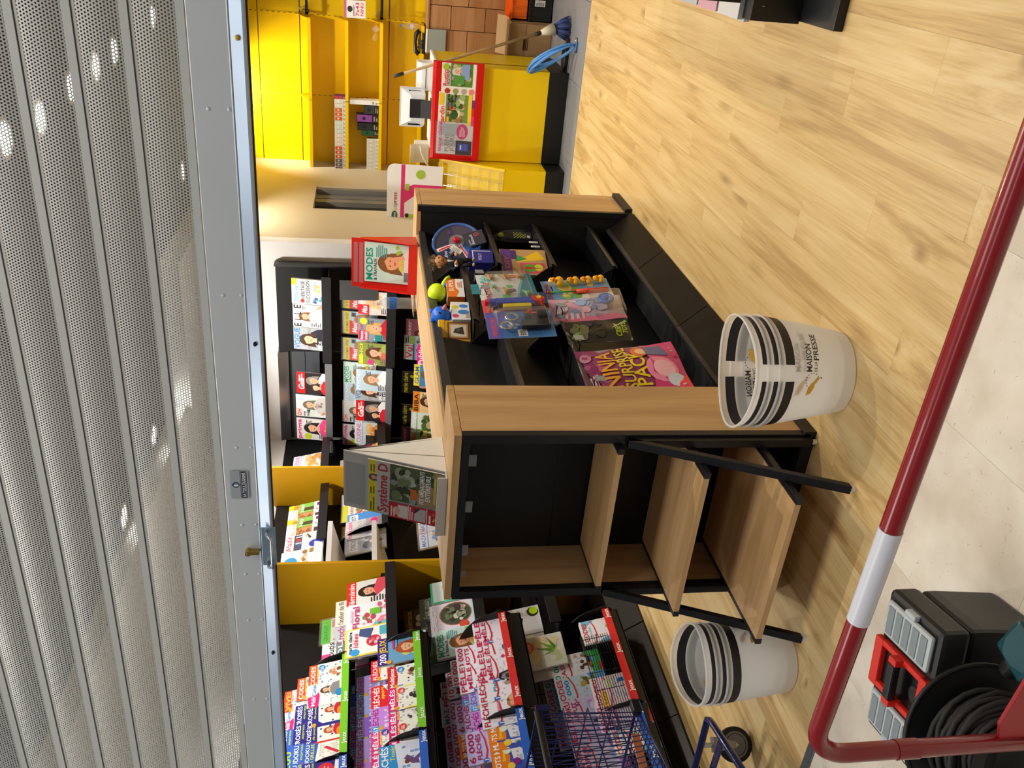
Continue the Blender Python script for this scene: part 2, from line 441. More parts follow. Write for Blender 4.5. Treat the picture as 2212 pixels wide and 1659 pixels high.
gm = MB(); gm.box(-.2985, -.2985, -.012, .2985, .2985, 0); gmesh = gm.mesh('grey_tile'); gmesh.materials.append(GT)
for i in range(9):
    for j in range(4):
        o = bpy.data.objects.new('grey_tile', gmesh); COL.objects.link(o); o.parent = floor
        o.location = (-2.05+.6*i, 7.045+.6*j, 0)
th = MB(); th.box(-4.0, 1.942, -.01, 2.6, 1.984, .003); th.box(-4.0, 1.953, .003, 2.6, 1.958, .006); th.box(-4.0, 1.968, .003, 2.6, 1.973, .006)
th.build('threshold_rail', CHROME, floor)

# ------------------------------------------------------------------ shell
WALLW = mat('wall_white', 'efedea', .6)
BEIGE = mat('wall_beige', 'cbbda0', .6)
def wall(name, *b, m_=WALLW):
    q = MB(); q.box(*b); return struct(q.build(name, m_))
wall('wall_left', -4.2, 1.9, 0, -4.1, 6.6, CEIL)
wall('wall_back', -4.2, 6.5, 0, -2.35, 6.6, CEIL)
wall('wall_rear', -2.5, 9.05, 0, 2.7, 9.15, CEIL, m_=BEIGE)
wall('wall_right', 2.6, 1.9, 0, 2.7, 9.15, CEIL)
wall('wall_front', -4.4, 1.86, 2.86, 2.7, 1.96, 3.6, m_=mat('mall_wall', 'c9c9c6', .6))
wall('ceiling', -4.2, 1.9, CEIL, 2.7, 9.15, CEIL+.1, m_=mat('ceiling_tiles', '2b2c2e', .85))
wall('trim_1', -4.1, 1.96, 2.9, -3.45, 6.5, CEIL, m_=WALLW)
wall('trim_2', -4.1, 5.95, 2.86, -2.35, 6.5, CEIL, m_=WALLW)
# beige side wall with the tall dark opening
q = MB(); q.box(-2.45, 6.6, 0, -2.35, 7.34, CEIL); q.box(-2.45, 7.99, 0, -2.35, 9.05, CEIL); q.box(-2.45, 7.34, 2.03, -2.35, 7.99, CEIL); struct(q.build('wall_side', BEIGE))
d = MB(); d.box(-2.45, 7.34, 0, -2.43, 7.99, 2.03); door = struct(d.build('door_1', mat('door_dark', '2a2622', .4)))
fr = MB()
fr.box(-2.43, 7.93, 0, -2.36, 7.99, 2.03); fr.box(-2.43, 7.80, 0, -2.40, 7.90, 2.03); fr.box(-2.43, 7.66, 0, -2.39, 7.74, 2.03)
fr.build('door_frame', mat('door_grey', '8a8a88', .35, metal=.4), door)

# ------------------------------------------------------------------ ceiling spotlights
ED = mat('lit_lens', 'fff6e6', .5, emit=30)
for i, (x, y, e) in enumerate(SPOTS[:10]):
    nm = ['nearest the shutter', 'second from the shutter', 'third from the shutter', 'fourth from the shutter', 'fifth from the shutter', 'farthest from the shutter'][i] if i < 6 else \
         ['over the till counter passage', 'near the far magazine wall', 'middle of the left row', 'nearest in the left row'][i-6]
    if i < 6: lab = 'round recessed ceiling spotlight in the right row, ' + nm
    else: lab = 'round recessed ceiling spotlight, ' + nm
    t = thing('ceiling_spotlight', lab, 'spotlight', (x, y, CEIL), group='ceiling spotlights')
    q = MB(); q.lathe([(.075, 0), (.085, -.012), (.07, -.018), (.062, -.006)], 24); q.build('trim_ring', WHITEP, t, smooth=True)
    q = MB(); q.lathe([(.062, -.006), (.045, -.012), (.001, -.013)], 24); q.build('lens', ED, t)

# ------------------------------------------------------------------ roller shutter
SHY, ZB = 2.0, 1.845
SH = mat('shutter_grey', 'c0c2bf', .38, metal=.15)
SHB = mat('shutter_bar_grey', 'c8ced2', .36, metal=.2)
sh = thing('roller_shutter', 'grey perforated metal roller shutter half lowered above the shop entrance', 'shutter', (-1.4, SHY, ZB))
XA, XB = -2.6, 2.6          # local extents; the shutter spans x from -4.0 to 1.2
PITCH_Z = .1085
def slat_mesh():
    """one slat: folded band below, bulged sheet with real round holes above"""
    vs = []; fs = []
    p = .0073; rowh = p*math.sqrt(3)/2; z0 = .014
    nz = int((PITCH_Z-.004-z0)/rowh)
    xs0, xs1 = -1.95, 1.75
    nx = int((xs1-xs0)/p)
    ro = p/math.sqrt(3); ri = .0023
    def bulge(z):
        u = (z-z0)/(PITCH_Z-.004-z0); return -.007*math.sin(max(0, min(1, u))*PI)
    for r in range(nz):
        z = z0+rowh*(r+.5)
        for i in range(nx):
            x = xs0+p*(i+(.5 if r % 2 else 0))
            o = len(vs)
            for k in range(6):
                a = PI/6+k*PI/3; zz = z+ro*math.sin(a); vs.append((x+ro*math.cos(a), bulge(zz), zz))
            for k in range(6):
                a = PI/6+k*PI/3; zz = z+ri*math.sin(a); vs.append((x+ri*math.cos(a), bulge(zz), zz))
            for k in range(6): fs.append((o+k, o+(k+1) % 6, o+6+(k+1) % 6, o+6+k))
    zt = z0+rowh*nz
    q = MB(); q.v = vs; q.f = fs; q.c = [(.8, .8, .8)]*len(fs)
    for a, b in ((XA, xs0), (xs1, XB)):   # plain sheet outside the punched length
        n = 8; pts = [(bulge(z0+(zt-z0)*i/n), z0+(zt-z0)*i/n) for i in range(n+1)]
        o = len(q.v); vv = [(x, y, z) for x in (a, b) for y, z in pts]
        q.add(vv, [(i, i+1, n+2+i, n+1+i) for i in range(n)])
    # bands below and above the punched part
    q.box(XA, -.004, .0, XB, .006, z0+.003); q.box(XA, -.0015, zt-.002, XB, .004, PITCH_Z-.003)
    q.box(XA, .004, PITCH_Z-.006, XB, .008, PITCH_Z+.002)
    return q.mesh('slat', fix=False)
sm_ = slat_mesh(); sm_.materials.append(SH)
ZS = .118
for i in range(9):
    o = bpy.data.objects.new('slat', sm_); COL.objects.link(o); o.parent = sh; o.location = (0, 0, ZS+PITCH_Z*i)
q = MB(); q.box(XA, -.014, .030, XB, .014, ZS-.004); q.box(XA, -.016, .030, XB, -.012, .034); q.build('bottom_bar', SHB, sh, bevel=.002)
q = MB(); q.prism([(-.014, .030), (-.03, .002), (-.03, -.003), (.016, -.003), (.016, .030)], 'x', XA, XB); q.build('bottom_edge', mat('shutter_lip', 'a2b2c6', .3, metal=.25), sh, bevel=.0015)
q = MB(); q.box(XA, .0, -.006, XB, .012, -.003); q.build('rubber_seal', mat('seal', '3a2f28', .8), sh)
q = MB(); q.box(XA-.03, -.05, ZS+PITCH_Z*9, XB+.03, .2, ZS+PITCH_Z*9+.3); q.build('housing', SHB, sh)
for s_ in (XA, XB):
    q = MB(); q.box(s_-.03, -.03, -1.84, s_+.03, .03, ZS+PITCH_Z*9); q.build('guide_rail', SHB, sh)
def shl(x, y, yy=SHY-.014): return local(sh, at(x, y, 'y', yy))
for (x, y) in [(450, 235), (497, 237), (482, 638), (525, 638), (511, 967), (549, 966), (523, 1134), (560, 1133), (531, 1240), (568, 1239), (537, 1340), (572, 1338), (549, 1511), (582, 1509)]:
    p = shl(x, y); q = MB(); q.ball((p.x, -.014, min(max(p.z, .04), ZS-.012)), (.0045, .002, .0045), 10, 6); q.build('rivet', SHB, sh, smooth=True)
for (x, y, c) in [(518, 80, 'd9a92a'), (561, 739, '0b0b0c'), (598, 1403, '0b0b0c')]:
    p = shl(x, y); q = MB(); q.ball((p.x, -.026, .014), (.006, .006, .0045), 12, 8); q.build('plug', mat('plug_'+c, c, .6), sh, smooth=True)
p = shl(525, 1046)
A = Art(.088, .046); A.draw([('bg', '9aa1a6'), ('r', .02, .08, .98, .46, '16263e'), ('p', [(.5, .46), (.40, .62), (.40, .78), (.5, .95), (.60, .78), (.60, .62)], '23344c'), ('p', [(.5, .52), (.44, .64), (.44, .76), (.5, .86)], 'd9dde0'), ('p', [(.5, .52), (.56, .64), (.56, .76), (.5, .86)], '7e8a94'),
    ('r', .04, .12, .96, .14, 'c6ccd0'), ('r', .04, .40, .96, .42, 'c6ccd0'), ('t', 'LA TOULOUSAINE', .06, .18, .94, .17, 'e6eaec')])
o = A.build('maker_plate', printmat(), sh, fix=False); o.location = (p.x, -.0165, .052); o['label'] = 'dark blue and silver name plate'
p = shl(545, 1188)
q = MB(); q.cyl((p.x, -.032, p.z+.010), (p.x, -.012, p.z+.010), .0085, 20); q.box(p.x-.005, -.031, p.z-.020, p.x+.005, -.012, p.z+.006); q.cyl((p.x, -.033, p.z+.010), (p.x, -.0318, p.z+.010), .004, 12)
q.build('lock_cylinder', BRASS, sh, bevel=.0008)
a = shl(585, 1141, SHY-.03); b = shl(590, 1216, SHY-.03)
q = MB(); q.box(b.x-.004, -.034, -.012, a.x+.004, -.029, .026); q.build('handle_plate', mat('zinc_blue', '9fb6c8', .3, metal=.7), sh, bevel=.001)
pts = [(b.x+.006, -.034, .012), (b.x+.006, -.055, .008), (b.x+.012, -.066, -.004), (a.x-.012, -.066, -.004), (a.x-.006, -.055, .008), (a.x-.006, -.034, .012)]
q = MB(); q.tube(pts, .0042, 10); q.build('pull_handle', CHROME, sh, smooth=True)

# ------------------------------------------------------------------ gondola
XR, XL = -1.56, -2.28; Y0, Y1, Y2, Y3 = 2.49, 2.84, 5.03, 5.36; ZT = 1.30
go = thing('gondola', 'long black double-sided shop gondola with beech ends and top, in the middle of the shop', 'shelving', (XR, Y0, 0))
def G(): return MB()
def gb(q, name, m_, bevel=0, smooth=False):
    q.v = [(x-XR, y-Y0, z) for x, y, z in q.v]; return q.build(name, m_, go, smooth=smooth, bevel=bevel)
# near and far end cases
for (a, b, nm) in ((Y0+.03, Y1, 'near'), (Y2, Y3, 'far')):
    q = G(); q.box(XR-.03, a, .045, XR, b, ZT-.028); gb(q, 'end_panel', BOARD, .001)
    q = G(); q.box(XL, a, .045, XL+.03, b, ZT-.028); gb(q, 'end_panel', BOARD, .001)
    q = G(); q.box(XL, a-(.03 if nm == 'near' else 0), ZT-.026, XR, b, ZT); gb(q, 'end_top', BOARDX, .001)
q = G(); q.box(XL+.03, Y1-.09, .06, XR-.03, Y1-.07, ZT-.03); gb(q, 'back_board', BLACK2)
q = G(); q.box(XL+.03, Y1-.0915, .86, XR-.03, Y1-.0895, .863); gb(q, 'board_joint', BLACKG)
q = G()
q.box(XR-.035, Y0, .02, XR, Y0+.03, ZT-.028); q.box(XL, Y0, .02, XL+.035, Y0+.03, ZT-.028); q.box(XL+.035, Y0, ZT-.055, XR-.035, Y0+.03, ZT-.028)
gb(q, 'end_frame', BLACK, .001)
for xx in (XR-.035, XL):
    q = G(); q.box(xx, Y2-.03, .02, xx+.035, Y2-.001, ZT-.004); gb(q, 'end_post', BLACK, .001)
q = G(); q.box(XL-.01, Y0, 0, XR+.01, Y0+.33, .044); gb(q, 'plinth', BLACK2)
q = G(); q.box(XL-.01, Y2, 0, XR+.02, Y3, .044); gb(q, 'plinth', BLACK2)
q = G(); q.box(XL+.03, Y3-.03, .05, XR-.03, Y3-.01, ZT-.03); gb(q, 'back_board', BLACK2)
q = G(); q.box(XL+.036, Y2-.020, .012, XR-.036, Y2-.008, ZT-.03); gb(q, 'back_board', BLACK2)
q = G(); q.box(-2.095, Y1, ZT-.022, -1.745, Y2-.001, ZT); gb(q, 'top_board', BOARDY, .001)
q = G(); q.box(-1.745, Y1, ZT-.05, -1.715, Y2-.03, ZT-.012); q.box(-2.125, Y1, ZT-.05, -2.095, Y2-.03, ZT-.012); gb(q, 'top_rail', LIPM, .001)
q = G(); q.prism([(-1.745, ZT-.04), (-1.89, .10), (-1.89, .0), (-1.95, .0), (-1.95, .10), (-2.095, ZT-.04)], 'y', Y1, Y2-.03); gb(q, 'spine_panel', BLACK2)
BAY = [(Y1, 3.612), (3.612, 4.335), (4.335, Y2-.03)]
def black_shelf(y0, y1, z, depth=.19, side=1, lip=.022):
    sx = 1 if side > 0 else -1; xm = -1.92
    X = lambda x: x if side > 0 else 2*xm-x
    q = G(); a, b = sorted((X(-1.65), X(-1.65-depth))); q.box(a, y0+.004, z-.012, b, y1-.004, z-.004)
    q.v = [(x, y, zz) for x, y, zz in q.v]; gb(q, 'shelf', BLACK)
    q = G(); q.prism([(X(-1.65), z), (X(-1.643), z+.004), (X(-1.643), z-.008), (X(-1.655), z-.030), (X(-1.663), z-.028), (X(-1.655), z-.008)], 'y', y0+.004, y1-.004); gb(q, 'shelf_lip', LIPM)  # lip greyer than the shelf, light caught on the edge put into its colour
    for yy in ((y0+.004, y1-.010) if side < 0 or y0 < 3 or y0 > 4 else (y1-.010,)):
        n = 8; pts = [(X(-1.655), z-.008)]+[(X(-1.655-.16*i/n), z+.14*math.sin(i/n*PI/2)) for i in range(1, n+1)]+[(X(-1.655-.175), z-.04)]
        q = G(); q.prism([(p_, zz) for p_, zz in pts], 'y', yy, yy+.004); gb(q, 'shelf_bracket', BLACK)
for (bi, z) in ((0, 1.00), (0, .712), (1, 1.112), (2, .908), (2, .616), (2, .278)): black_shelf(*BAY[bi], z)
for bi in range(3):
    y0, y1 = BAY[bi]
    q = G(); q.prism([(-1.55, .018), (-1.655, .135), (-1.665, .128), (-1.56, .008)], 'y', y0+.003, y1-.003); gb(q, 'kick_panel', mat('kick_panel', '1a1610', .33, spec=.4))
    q = G(); q.prism([(-1.655, .14), (-1.66, .155), (-1.672, .155), (-1.672, .10), (-1.88, .10), (-1.88, .09), (-1.66, .09)], 'y', y0+.002, y1-.002); gb(q, 'base_tray', LIPM)
    q = G(); q.box(-1.60, y0, 0, -1.56, y1, .012); gb(q, 'base_foot', BLACK2)
    q = G(); q.prism([(-2.29, .018), (-2.185, .135), (-2.175, .128), (-2.28, .008)], 'y', y0+.003, y1-.003); gb(q, 'kick_panel', MATS['kick_panel'])
    for z in (1.0, .7, .4): black_shelf(y0, y1, z, side=-1)
# price ticket clips on the near end, hung from a black rail
q = G(); q.box(XL+.06, Y1-.16, 1.20, XR-.05, Y1-.15, 1.235); q.box(XL+.06, Y1-.15, 1.21, XL+.075, Y1-.09, 1.225); q.box(XR-.065, Y1-.15, 1.21, XR-.05, Y1-.09, 1.225); gb(q, 'hook_rail', BLACKG, .001)

# ------------------------------------------------------------------ stepped stand in the open end
st = thing('step_shelf', 'freestanding three-step beech shelf on a black ladder frame, in the open gondola end', 'shelf', (-1.89, 2.35, 0))
def sb(q, name, m_, bevel=.001, smooth=False):
    q.v = [(x+1.89, y-2.35, z) for x, y, z in q.v]; return q.build(name, m_, st, bevel=bevel, smooth=smooth)
SX0, SX1 = -2.213, -1.622
for (z, yf) in ((.735, 2.462), (.475, 2.312), (.215, 2.160)):
    q = MB(); q.box(SX0, yf, z-.022, SX1, 2.735, z); sb(q, 'shelf_board', BOARDX)
    for x in (SX0-.022, SX1):
        q = MB(); q.box(x, yf-.002, z-.024, x+.022, 2.735, z-.002); sb(q, 'shelf_rail', BLACK)
for x in (SX0-.053, SX1+.023):
    q = MB(); q.box(x, 2.466, .02, x+.030, 2.488, .70); sb(q, 'rear_leg', BLACK)
    q = MB(); q.prism([(2.468, .70), (2.492, .70), (2.204, .018), (2.180, .018)], 'x', x, x+.030); sb(q, 'front_leg', BLACK)
    for yy in (2.479, 2.192):
        q = MB(); q.cyl((x+.015, yy, .001), (x+.015, yy, .02), .010, 12); sb(q, 'foot_glide', WHITEP, 0)
# ------------------------------------------------------------------ yellow tobacco wall behind the till
YW = 8.85; YS = YW-.20
UX = [at(575, 347, 'y', YW).x, at(566, 198, 'y', YW).x, at(556, 22, 'y', YW).x]; UX.append(UX[2]+.66)
ZJ = [.10, at(839, 150, 'y', YW).z, at(650, 150, 'y', YW).z, at(559, 100, 'y', YW).z, 2.98]
SZ = [at(v, 200, 'y', YW-.24).z for v in (906, 819, 746, 667)]
SLOT = mat('slot_dark', '7a5a08', .7)
for b in range(3):
    x0, x1 = UX[b], UX[b+1]
    t = thing('wall_shelving', ['yellow metal wall shelving bay behind the till, beside the beige wall', 'yellow metal wall shelving bay, middle one of three, bottle on its lowest shelf',
              'yellow metal wall bay with black hook bars instead of shelves'][b], 'shelving', (x0, YW, 0), group='yellow wall bays')
    w = x1-x0
    for k in range(4):
        q = MB(); q.box(.006, 0, ZJ[k]+.004, w-.006, .02, ZJ[k+1]-.004); q.build('back_panel', YELP, t, bevel=.001)
    q = MB(); q.box(-.02, .021, .02, w+.02, .04, 2.97); q.build('rear_sheet', SLOT, t)
    q = MB(); q.box(-.008, -.002, .02, .008, .03, 2.97); q.build('upright', YELP, t)
    q = MB()
    z = .12
    while z < 2.9: q.box(-.003, -.0028, z, .003, -.001, z+.022); z += .05
    stuff(q.build('slot_row', SLOT, t))
    if b < 2:
        for z in SZ:
            q = MB(); q.box(.004, -.235, z-.004, w-.004, 0, z); q.box(.004, -.24, z-.028, w-.004, -.234, z+.001); q.build('shelf', YELP, t)
            for xx in (.001, w-.003):
                q = MB(); q.prism([(0, z+.10), (-.05, z+.09), (-.235, z+.012), (-.235, z-.02), (0, z-.03)], 'x', xx, xx+.002); q.build('shelf_bracket', YELP, t)
    else:
        for v in (662, 825):
            z = at(v, 20, 'y', YS).z
            q = MB(); q.box(0.02, -.20, z-.012, w, -.18, z+.012); q.box(.02, -.2, z-.012, .04, 0, z+.012); q.build('hook_bar', BLACK, t)
            q = MB(); q.tube([(.06, -.20, z+.014), (.06, -.26, z+.02), (.06, -.29, z+.05), (.075, -.29, z+.06), (.09, -.26, z+.02), (.09, -.2, z+.014)], .004, 6); q.build('wire_hook', CHROME, t, smooth=True)
# small cartons in rows on the shelves
def carton(x, y, z, w, d, h, c1, c2, label, group=None):
    t = thing('carton', label, 'carton', (x, y, z), group=group)
    q = MB(); q.box(-w/2, -d/2, 0, w/2, d/2, h); q.build('box', mat('carton_'+c1, c1, .55), t)
    A = Art(w, h, -d/2-.0003); A.draw([('r', .06, .3, .94, .96, c2), ('e', .5, .66, .22, .22, c1), ('l', .15, .04, .85, .26, 2, '9a9a96')]); A.build('front_print', printmat(), t, fix=False)
cnt = {}; ORDN = ['first', 'second', 'third', 'fourth', 'fifth', 'sixth', 'seventh', 'eighth', 'ninth', 'tenth', 'eleventh', 'twelfth']
for row, sz, ya, yb, n in ((0, SZ[2], 213, 367, 17), (1, SZ[1], 296, 371, 9)):
    xa = at(745, ya, 'y', YS).x; xb = at(745, yb, 'y', YS).x
    for i in range(n):
        x = xa+(xb-xa)*(i+.5)/n; w = abs(xb-xa)/n*.93
        if row == 0:
            c1, c2, g = [('f2f0ea', 'dedbd0', 'white'), ('f2f0ea', 'dedbd0', 'white'), ('e7e5df', 'd9652b', 'orange'), ('e7e5df', 'd9652b', 'orange'), ('e7e5df', 'd9652b', 'orange'), ('eef0ea', 'cfe0d6', 'pale green'), ('eef0ea', 'cfe0d6', 'pale green'), ('eef0ea', 'cfe0d6', 'pale green'),
                  ('f2f0ea', 'ecd9d3', 'pale pink'), ('f2f0ea', 'ecd9d3', 'pale pink'), ('f2f0ea', 'ecd9d3', 'pale pink'), ('e7e5df', 'd2552a', 'dark orange'), ('e7e5df', 'd2552a', 'dark orange'), ('e7e5df', 'd2552a', 'dark orange'), ('d8d6d4', '6d5a62', 'grey'), ('d8d6d4', '6d5a62', 'grey'), ('d8d6d4', '6d5a62', 'grey')][i]
            cnt[g] = cnt.get(g, 0)+1; lab = '%s small %s fronted carton from the right, row on the upper yellow shelf' % (['first', 'second', 'third'][cnt[g]-1], g); gr = '%s cartons on the upper yellow shelf' % g
            h = .10
        else:
            c1, c2 = 'f1efe9', 'd6d4cc'; lab = '%s small white carton from the right, row on the lower yellow shelf' % ORDN[i]; gr = 'white cartons on the lower yellow shelf'; h = .11
        carton(x, YS+.02, sz, w, .12, h, c1, c2, lab, gr)
for (yi, w, h, c1, c2, lab) in [(286, .055, .16, '24262a', '1f5a3c', 'dark green topped carton next to the white cartons, lower yellow shelf'), (273, .075, .20, '17181b', '2a2b30', 'tall black carton on the lower yellow shelf'), (255, .08, .21, '2b1f3a', '8a4a9a', 'black and purple carton with an orange top stripe'),
                                (236, .09, .14, '26282c', '3a3c42', 'dark grey carton on the lower yellow shelf'), (221, .045, .27, 'efeff0', 'f5f5f5', 'tall narrow white carton at the end of the lower yellow shelf'), (216, .03, .10, '6a2a86', 'c04a2a', 'small purple carton at the end of the upper yellow shelf')]:
    z = SZ[2] if yi == 216 else SZ[1]
    carton(at(800, yi, 'y', YS).x+(.012 if yi == 216 else 0), YS+.02, z, w*.9, .1, h, c1, c2, lab)
# clear bottle lying on / standing on the yellow shelves
def lathe_thing(name, label, cat, loc, parts, rot=(0, 0, 0), group=None):
    t = thing(name, label, cat, loc, rot, group)
    for nm, prof, m_ in parts:
        q = MB(); q.lathe(prof, 28); q.build(nm, m_, t, auto=50)
    return t
p = at(905, 58, 'y', YS+.06)
lathe_thing('water_bottle', 'small clear bottle with a blue cap on the lowest yellow shelf', 'bottle', (p.x, YS+.06, SZ[0]),
    [('bottle', [(.001, .001), (.028, .002), (.03, .01), (.03, .12), (.026, .14), (.012, .17), (.011, .18)], CLEAR), ('label_band', [(.0305, .07), (.0305, .10)], mat('label_pale', 'd9c7cf', .5)), ('cap', [(.0125, .175), (.0125, .192), (.001, .193)], mat('cap_blue', '6a86c8', .4))])
q = MB(); rnd = random.Random(5)
vs = []
for i in range(9):
    for j in range(7): vs.append((.02*i-.08, .012*j-.04, .03+.035*math.sin(i*.9)*math.sin(j*.8+.4)+.012*rnd.random()))
q.add(vs, [(i*7+j, (i+1)*7+j, (i+1)*7+j+1, i*7+j+1) for i in range(8) for j in range(6)])
p = at(812, 70, 'y', YS+.05); o = q.build('plastic_bag', film('bag_film', 'ffffff', .22, .15), None, smooth=True); o.location = (p.x, YS+.07, SZ[1]); tag(o, 'crumpled clear plastic wrapping lying on the middle yellow shelf', 'bag')
# hanging pack
p = at(765, 20, 'y', YW-.28)
t = thing('hanging_pack', 'white and pink printed pack hanging by the black hook bar', 'pack', (p.x, YW-.27, p.z-.10))
q = MB(); q.box(-.075, 0, 0, .075, .03, .19); q.build('sleeve', mat('pack_grey', '8c8890', .5), t)
A = Art(.145, .185, -.0004); A.draw([('bg', 'f1eef0'), ('r', 0, .9, 1, 1, 'd86a86'), ('e', .5, .74, .18, .16, '3a3a42'), ('t', '7x43', .12, .30, .88, .17, 'd2346a'), ('t', 'NINU', .14, .10, .86, .14, 'c9305e'), ('l', .1, .52, .9, .6, 2, '4a4a52')]); A.build('front_print', printmat(), t, fix=False)

# ------------------------------------------------------------------ till counter
t = thing('till_counter', 'yellow till counter with a black plinth, red magazine panel on its front', 'counter', (-1.48, 7.2, 0))
q = MB(); q.box(-.365, 0, .158, .36, .75, 1.04); q.build('body', YEL, t, bevel=.002)
q = MB(); q.box(-.365, .004, 0, .36, .75, .156); q.build('plinth', BLACK2, t)
q = MB(); q.box(.361, .21, .02, .364, .216, 1.03); q.build('side_joint', SLOT, t)
q = MB(); q.box(-.37, .02, 1.041, .365, .76, 1.06); q.build('counter_top', WHITE, t, bevel=.002)
rd = thing('magazine_holder', 'red sloping magazine holder fixed on the front of the yellow till counter', 'display', (-1.46, 7.19, .70))
q = MB(); q.prism([(0, 0), (-.03, 0), (-.03, .03), (-.022, .36), (-.012, .385), (0, .385)], 'x', -.375, .375); q.build('back_plate', RED, rd, bevel=.002)
q = MB(); q.box(-.375, -.055, -.01, .375, -.031, .045); q.build('front_ledge', RED, rd, bevel=.002)
for x in (-.378, .374):
    q = MB(); q.prism([(0, -.01), (-.055, -.01), (-.055, .04), (-.03, .385), (0, .385)], 'x', x, x+.004); q.build('side_cheek', RED, rd)
# terminal
p = at(900, 232, 'y', 7.55)
t = thing('till_screen', 'back of a white till screen on a black foot, on the yellow counter', 'monitor', (p.x, 7.55, 1.06))
TW = mat('till_white', 'c9ced3', .4)
q = MB(); q.prism([(-.16, .26), (.16, .26), (.16, .075), (.145, .055), (-.145, .055), (-.16, .075)], 'y', 0, .02, ); q.build('screen_frame', TW, t, bevel=.004)
q = MB(); a = [(-.15, 0, .25), (.15, 0, .25), (.15, 0, .07), (-.15, 0, .07)]; b = [(-.10, -.05, .17), (.10, -.05, .17), (.12, -.05, .055), (-.12, -.05, .055)]
q.add(a+b, [(0, 1, 5, 4), (1, 2, 6, 5), (2, 3, 7, 6), (3, 0, 4, 7), (4, 5, 6, 7)]); q.build('rear_shell', TW, t)
q = MB(); q.box(-.075, -.056, .06, .075, -.045, .18); q.build('rear_panel', DARKG, t, bevel=.003)
for x in (-.14, .105):
    q = MB(); q.box(x, -.022, .09, x+.035, -.006, .19); q.build('vent', BLACKG, t)
q = MB(); q.prism([(-.05, 0), (-.10, 0), (-.06, .09), (-.03, .09)], 'x', -.07, .07); q.box(-.08, -.12, 0, .08, .02, .012); q.build('foot', DARKG, t, bevel=.003)
p = at(930, 160, 'y', 7.6)
t = thing('receipt_printer', 'white till printer on the yellow counter behind the wooden pole', 'printer', (p.x-.02, 7.66, 1.06))
q = MB(); q.prism([(-.09, 0), (.09, 0), (.09, .10), (.05, .125), (-.06, .125), (-.09, .09)], 'x', -.11, .11); q.build('case', mat('printer_white', 'dcdcdc', .4), t, bevel=.006)
q = MB(); q.box(-.09, -.093, .05, .09, -.088, .055); q.build('paper_slot', DARKG, t)
q = MB(); q.box(-.11, -.12, 0, .11, -.09, .03); q.build('front_tray', mat('printer_white2', 'c6c6c6', .4), t, bevel=.003)
p = at(925, 340, 'y', 7.6)
t = thing('carton', 'open pale carton on the left end of the yellow till counter', 'carton', (p.x+.02, 7.72, 1.06))
q = MB(); q.box(-.08, -.07, 0, .08, .07, .12); q.build('box', mat('pale_card', 'd5cfc4', .7), t)
q = MB(); q.prism([(-.07, .12), (-.072, .12), (-.12, .16), (-.118, .162)], 'x', -.08, .08); q.build('flap', MATS['pale_card'], t)
p = at(938, 345, 'y', 7.35)
q = MB(); n = 14
pts = [(.20*i/n, .16*math.sin(i/n*PI*.5)**2) for i in range(n+1)]
q.add([(-.10+a, y, b*.55) for a, b in pts for y in (0, .18)], [(2*i, 2*i+2, 2*i+3, 2*i+1) for i in range(n)])
o = q.build('paper_sheet', mat('paper_white', 'f2f2f0', .6), None, smooth=True); o.location = (p.x-.02, 7.28, 1.062)
sm = o.modifiers.new('s', 'SOLIDIFY'); sm.thickness = .0015
tag(o, 'white curling sheet of paper on the left end of the till counter', 'paper')

# ------------------------------------------------------------------ back cabinets, crates
YC = 8.50
cxl = at(1010, 119, 'y', YC).x; czt = at(922, 60, 'y', YC).z; cz1, cz2, cz3, cz4 = [at(v, 60, 'y', YC).z for v in (973, 1010, 1047, 1112)]; cxm = at(1010, 68, 'y', YC).x
t = thing('drawer_cabinet', 'brown wood-grain drawer cabinets behind the till, along the yellow wall', 'cabinet', (cxl, YC, 0))
BRN = wood('brown_laminate', '95683f', 'a97a4e', 'b4855a', 'x', .5, .7, .06)
cw = cxm-cxl
q = MB(); q.box(0, .02, .02, cw*4, .30, czt-.02); q.build('carcass', mat('cab_dark', '5b3d27', .7), t)
for c_ in range(4):
    zs_ = [.03, cz4, cz2, czt-.02] if c_ % 2 == 0 else [.03, cz4, cz3, cz1, czt-.02]
    for z0, z1 in zip(zs_, zs_[1:]):
        q = MB(); q.box(cw*c_+.003, 0, z0+.003, cw*(c_+1)-.003, .02, z1-.003); q.build('drawer', BRN, t, bevel=.001)
q = MB(); q.box(-.01, -.012, czt-.019, cw*4, .31, czt); q.build('cabinet_top', BRN, t, bevel=.001)
p = at(940, 95, 'y', YC+.1)
t = thing('desk_phone', 'black desk telephone on the back cabinets beside the printer', 'telephone', (p.x, YC+.13, czt+.001))
q = MB(); q.prism([(-.08, 0), (.09, 0), (.09, .06), (-.08, .02)], 'x', -.09, .09); q.build('base', BLACKG, t, bevel=.004)
q = MB(); q.tube([(-.10, -.01, .055), (-.075, .0, .085), (0, .0, .092), (.075, 0, .085), (.10, -.01, .055)], [.024, .02, .014, .02, .024], 10); q.build('handset', mat('phone_black', '101114', .35), t, smooth=True)
q = MB()
for i in range(4):
    for j in range(3): q.box(-.05+.028*j, -.06+.024*i, .034+.008*i, -.032+.028*j, -.045+.024*i, .042+.008*i)
stuff(q.build('keypad', mat('key_grey', '3c3e44', .5), t))
t = thing('green_binder', 'pale grey-green folder standing on the counter edge below the phone', 'folder', (at(945, 90, 'y', YC-.05).x, YC-.03, at(963, 90, 'y', YC-.05).z))
q = MB(); q.box(-.10, 0, 0, .10, .012, .17); q.build('cover', mat('folder_green', '8f978f', .6), t)
q = MB(); q.box(-.10, -.003, .165, .10, .015, .18); q.build('top_edge', WHITE, t)
pc = at(1175, 20, 'y', 8.22)
t = thing('storage_crate', 'orange plastic crate stacked on a black crate behind the shop counter', 'crate', (pc.x+.11, 8.30, .218))
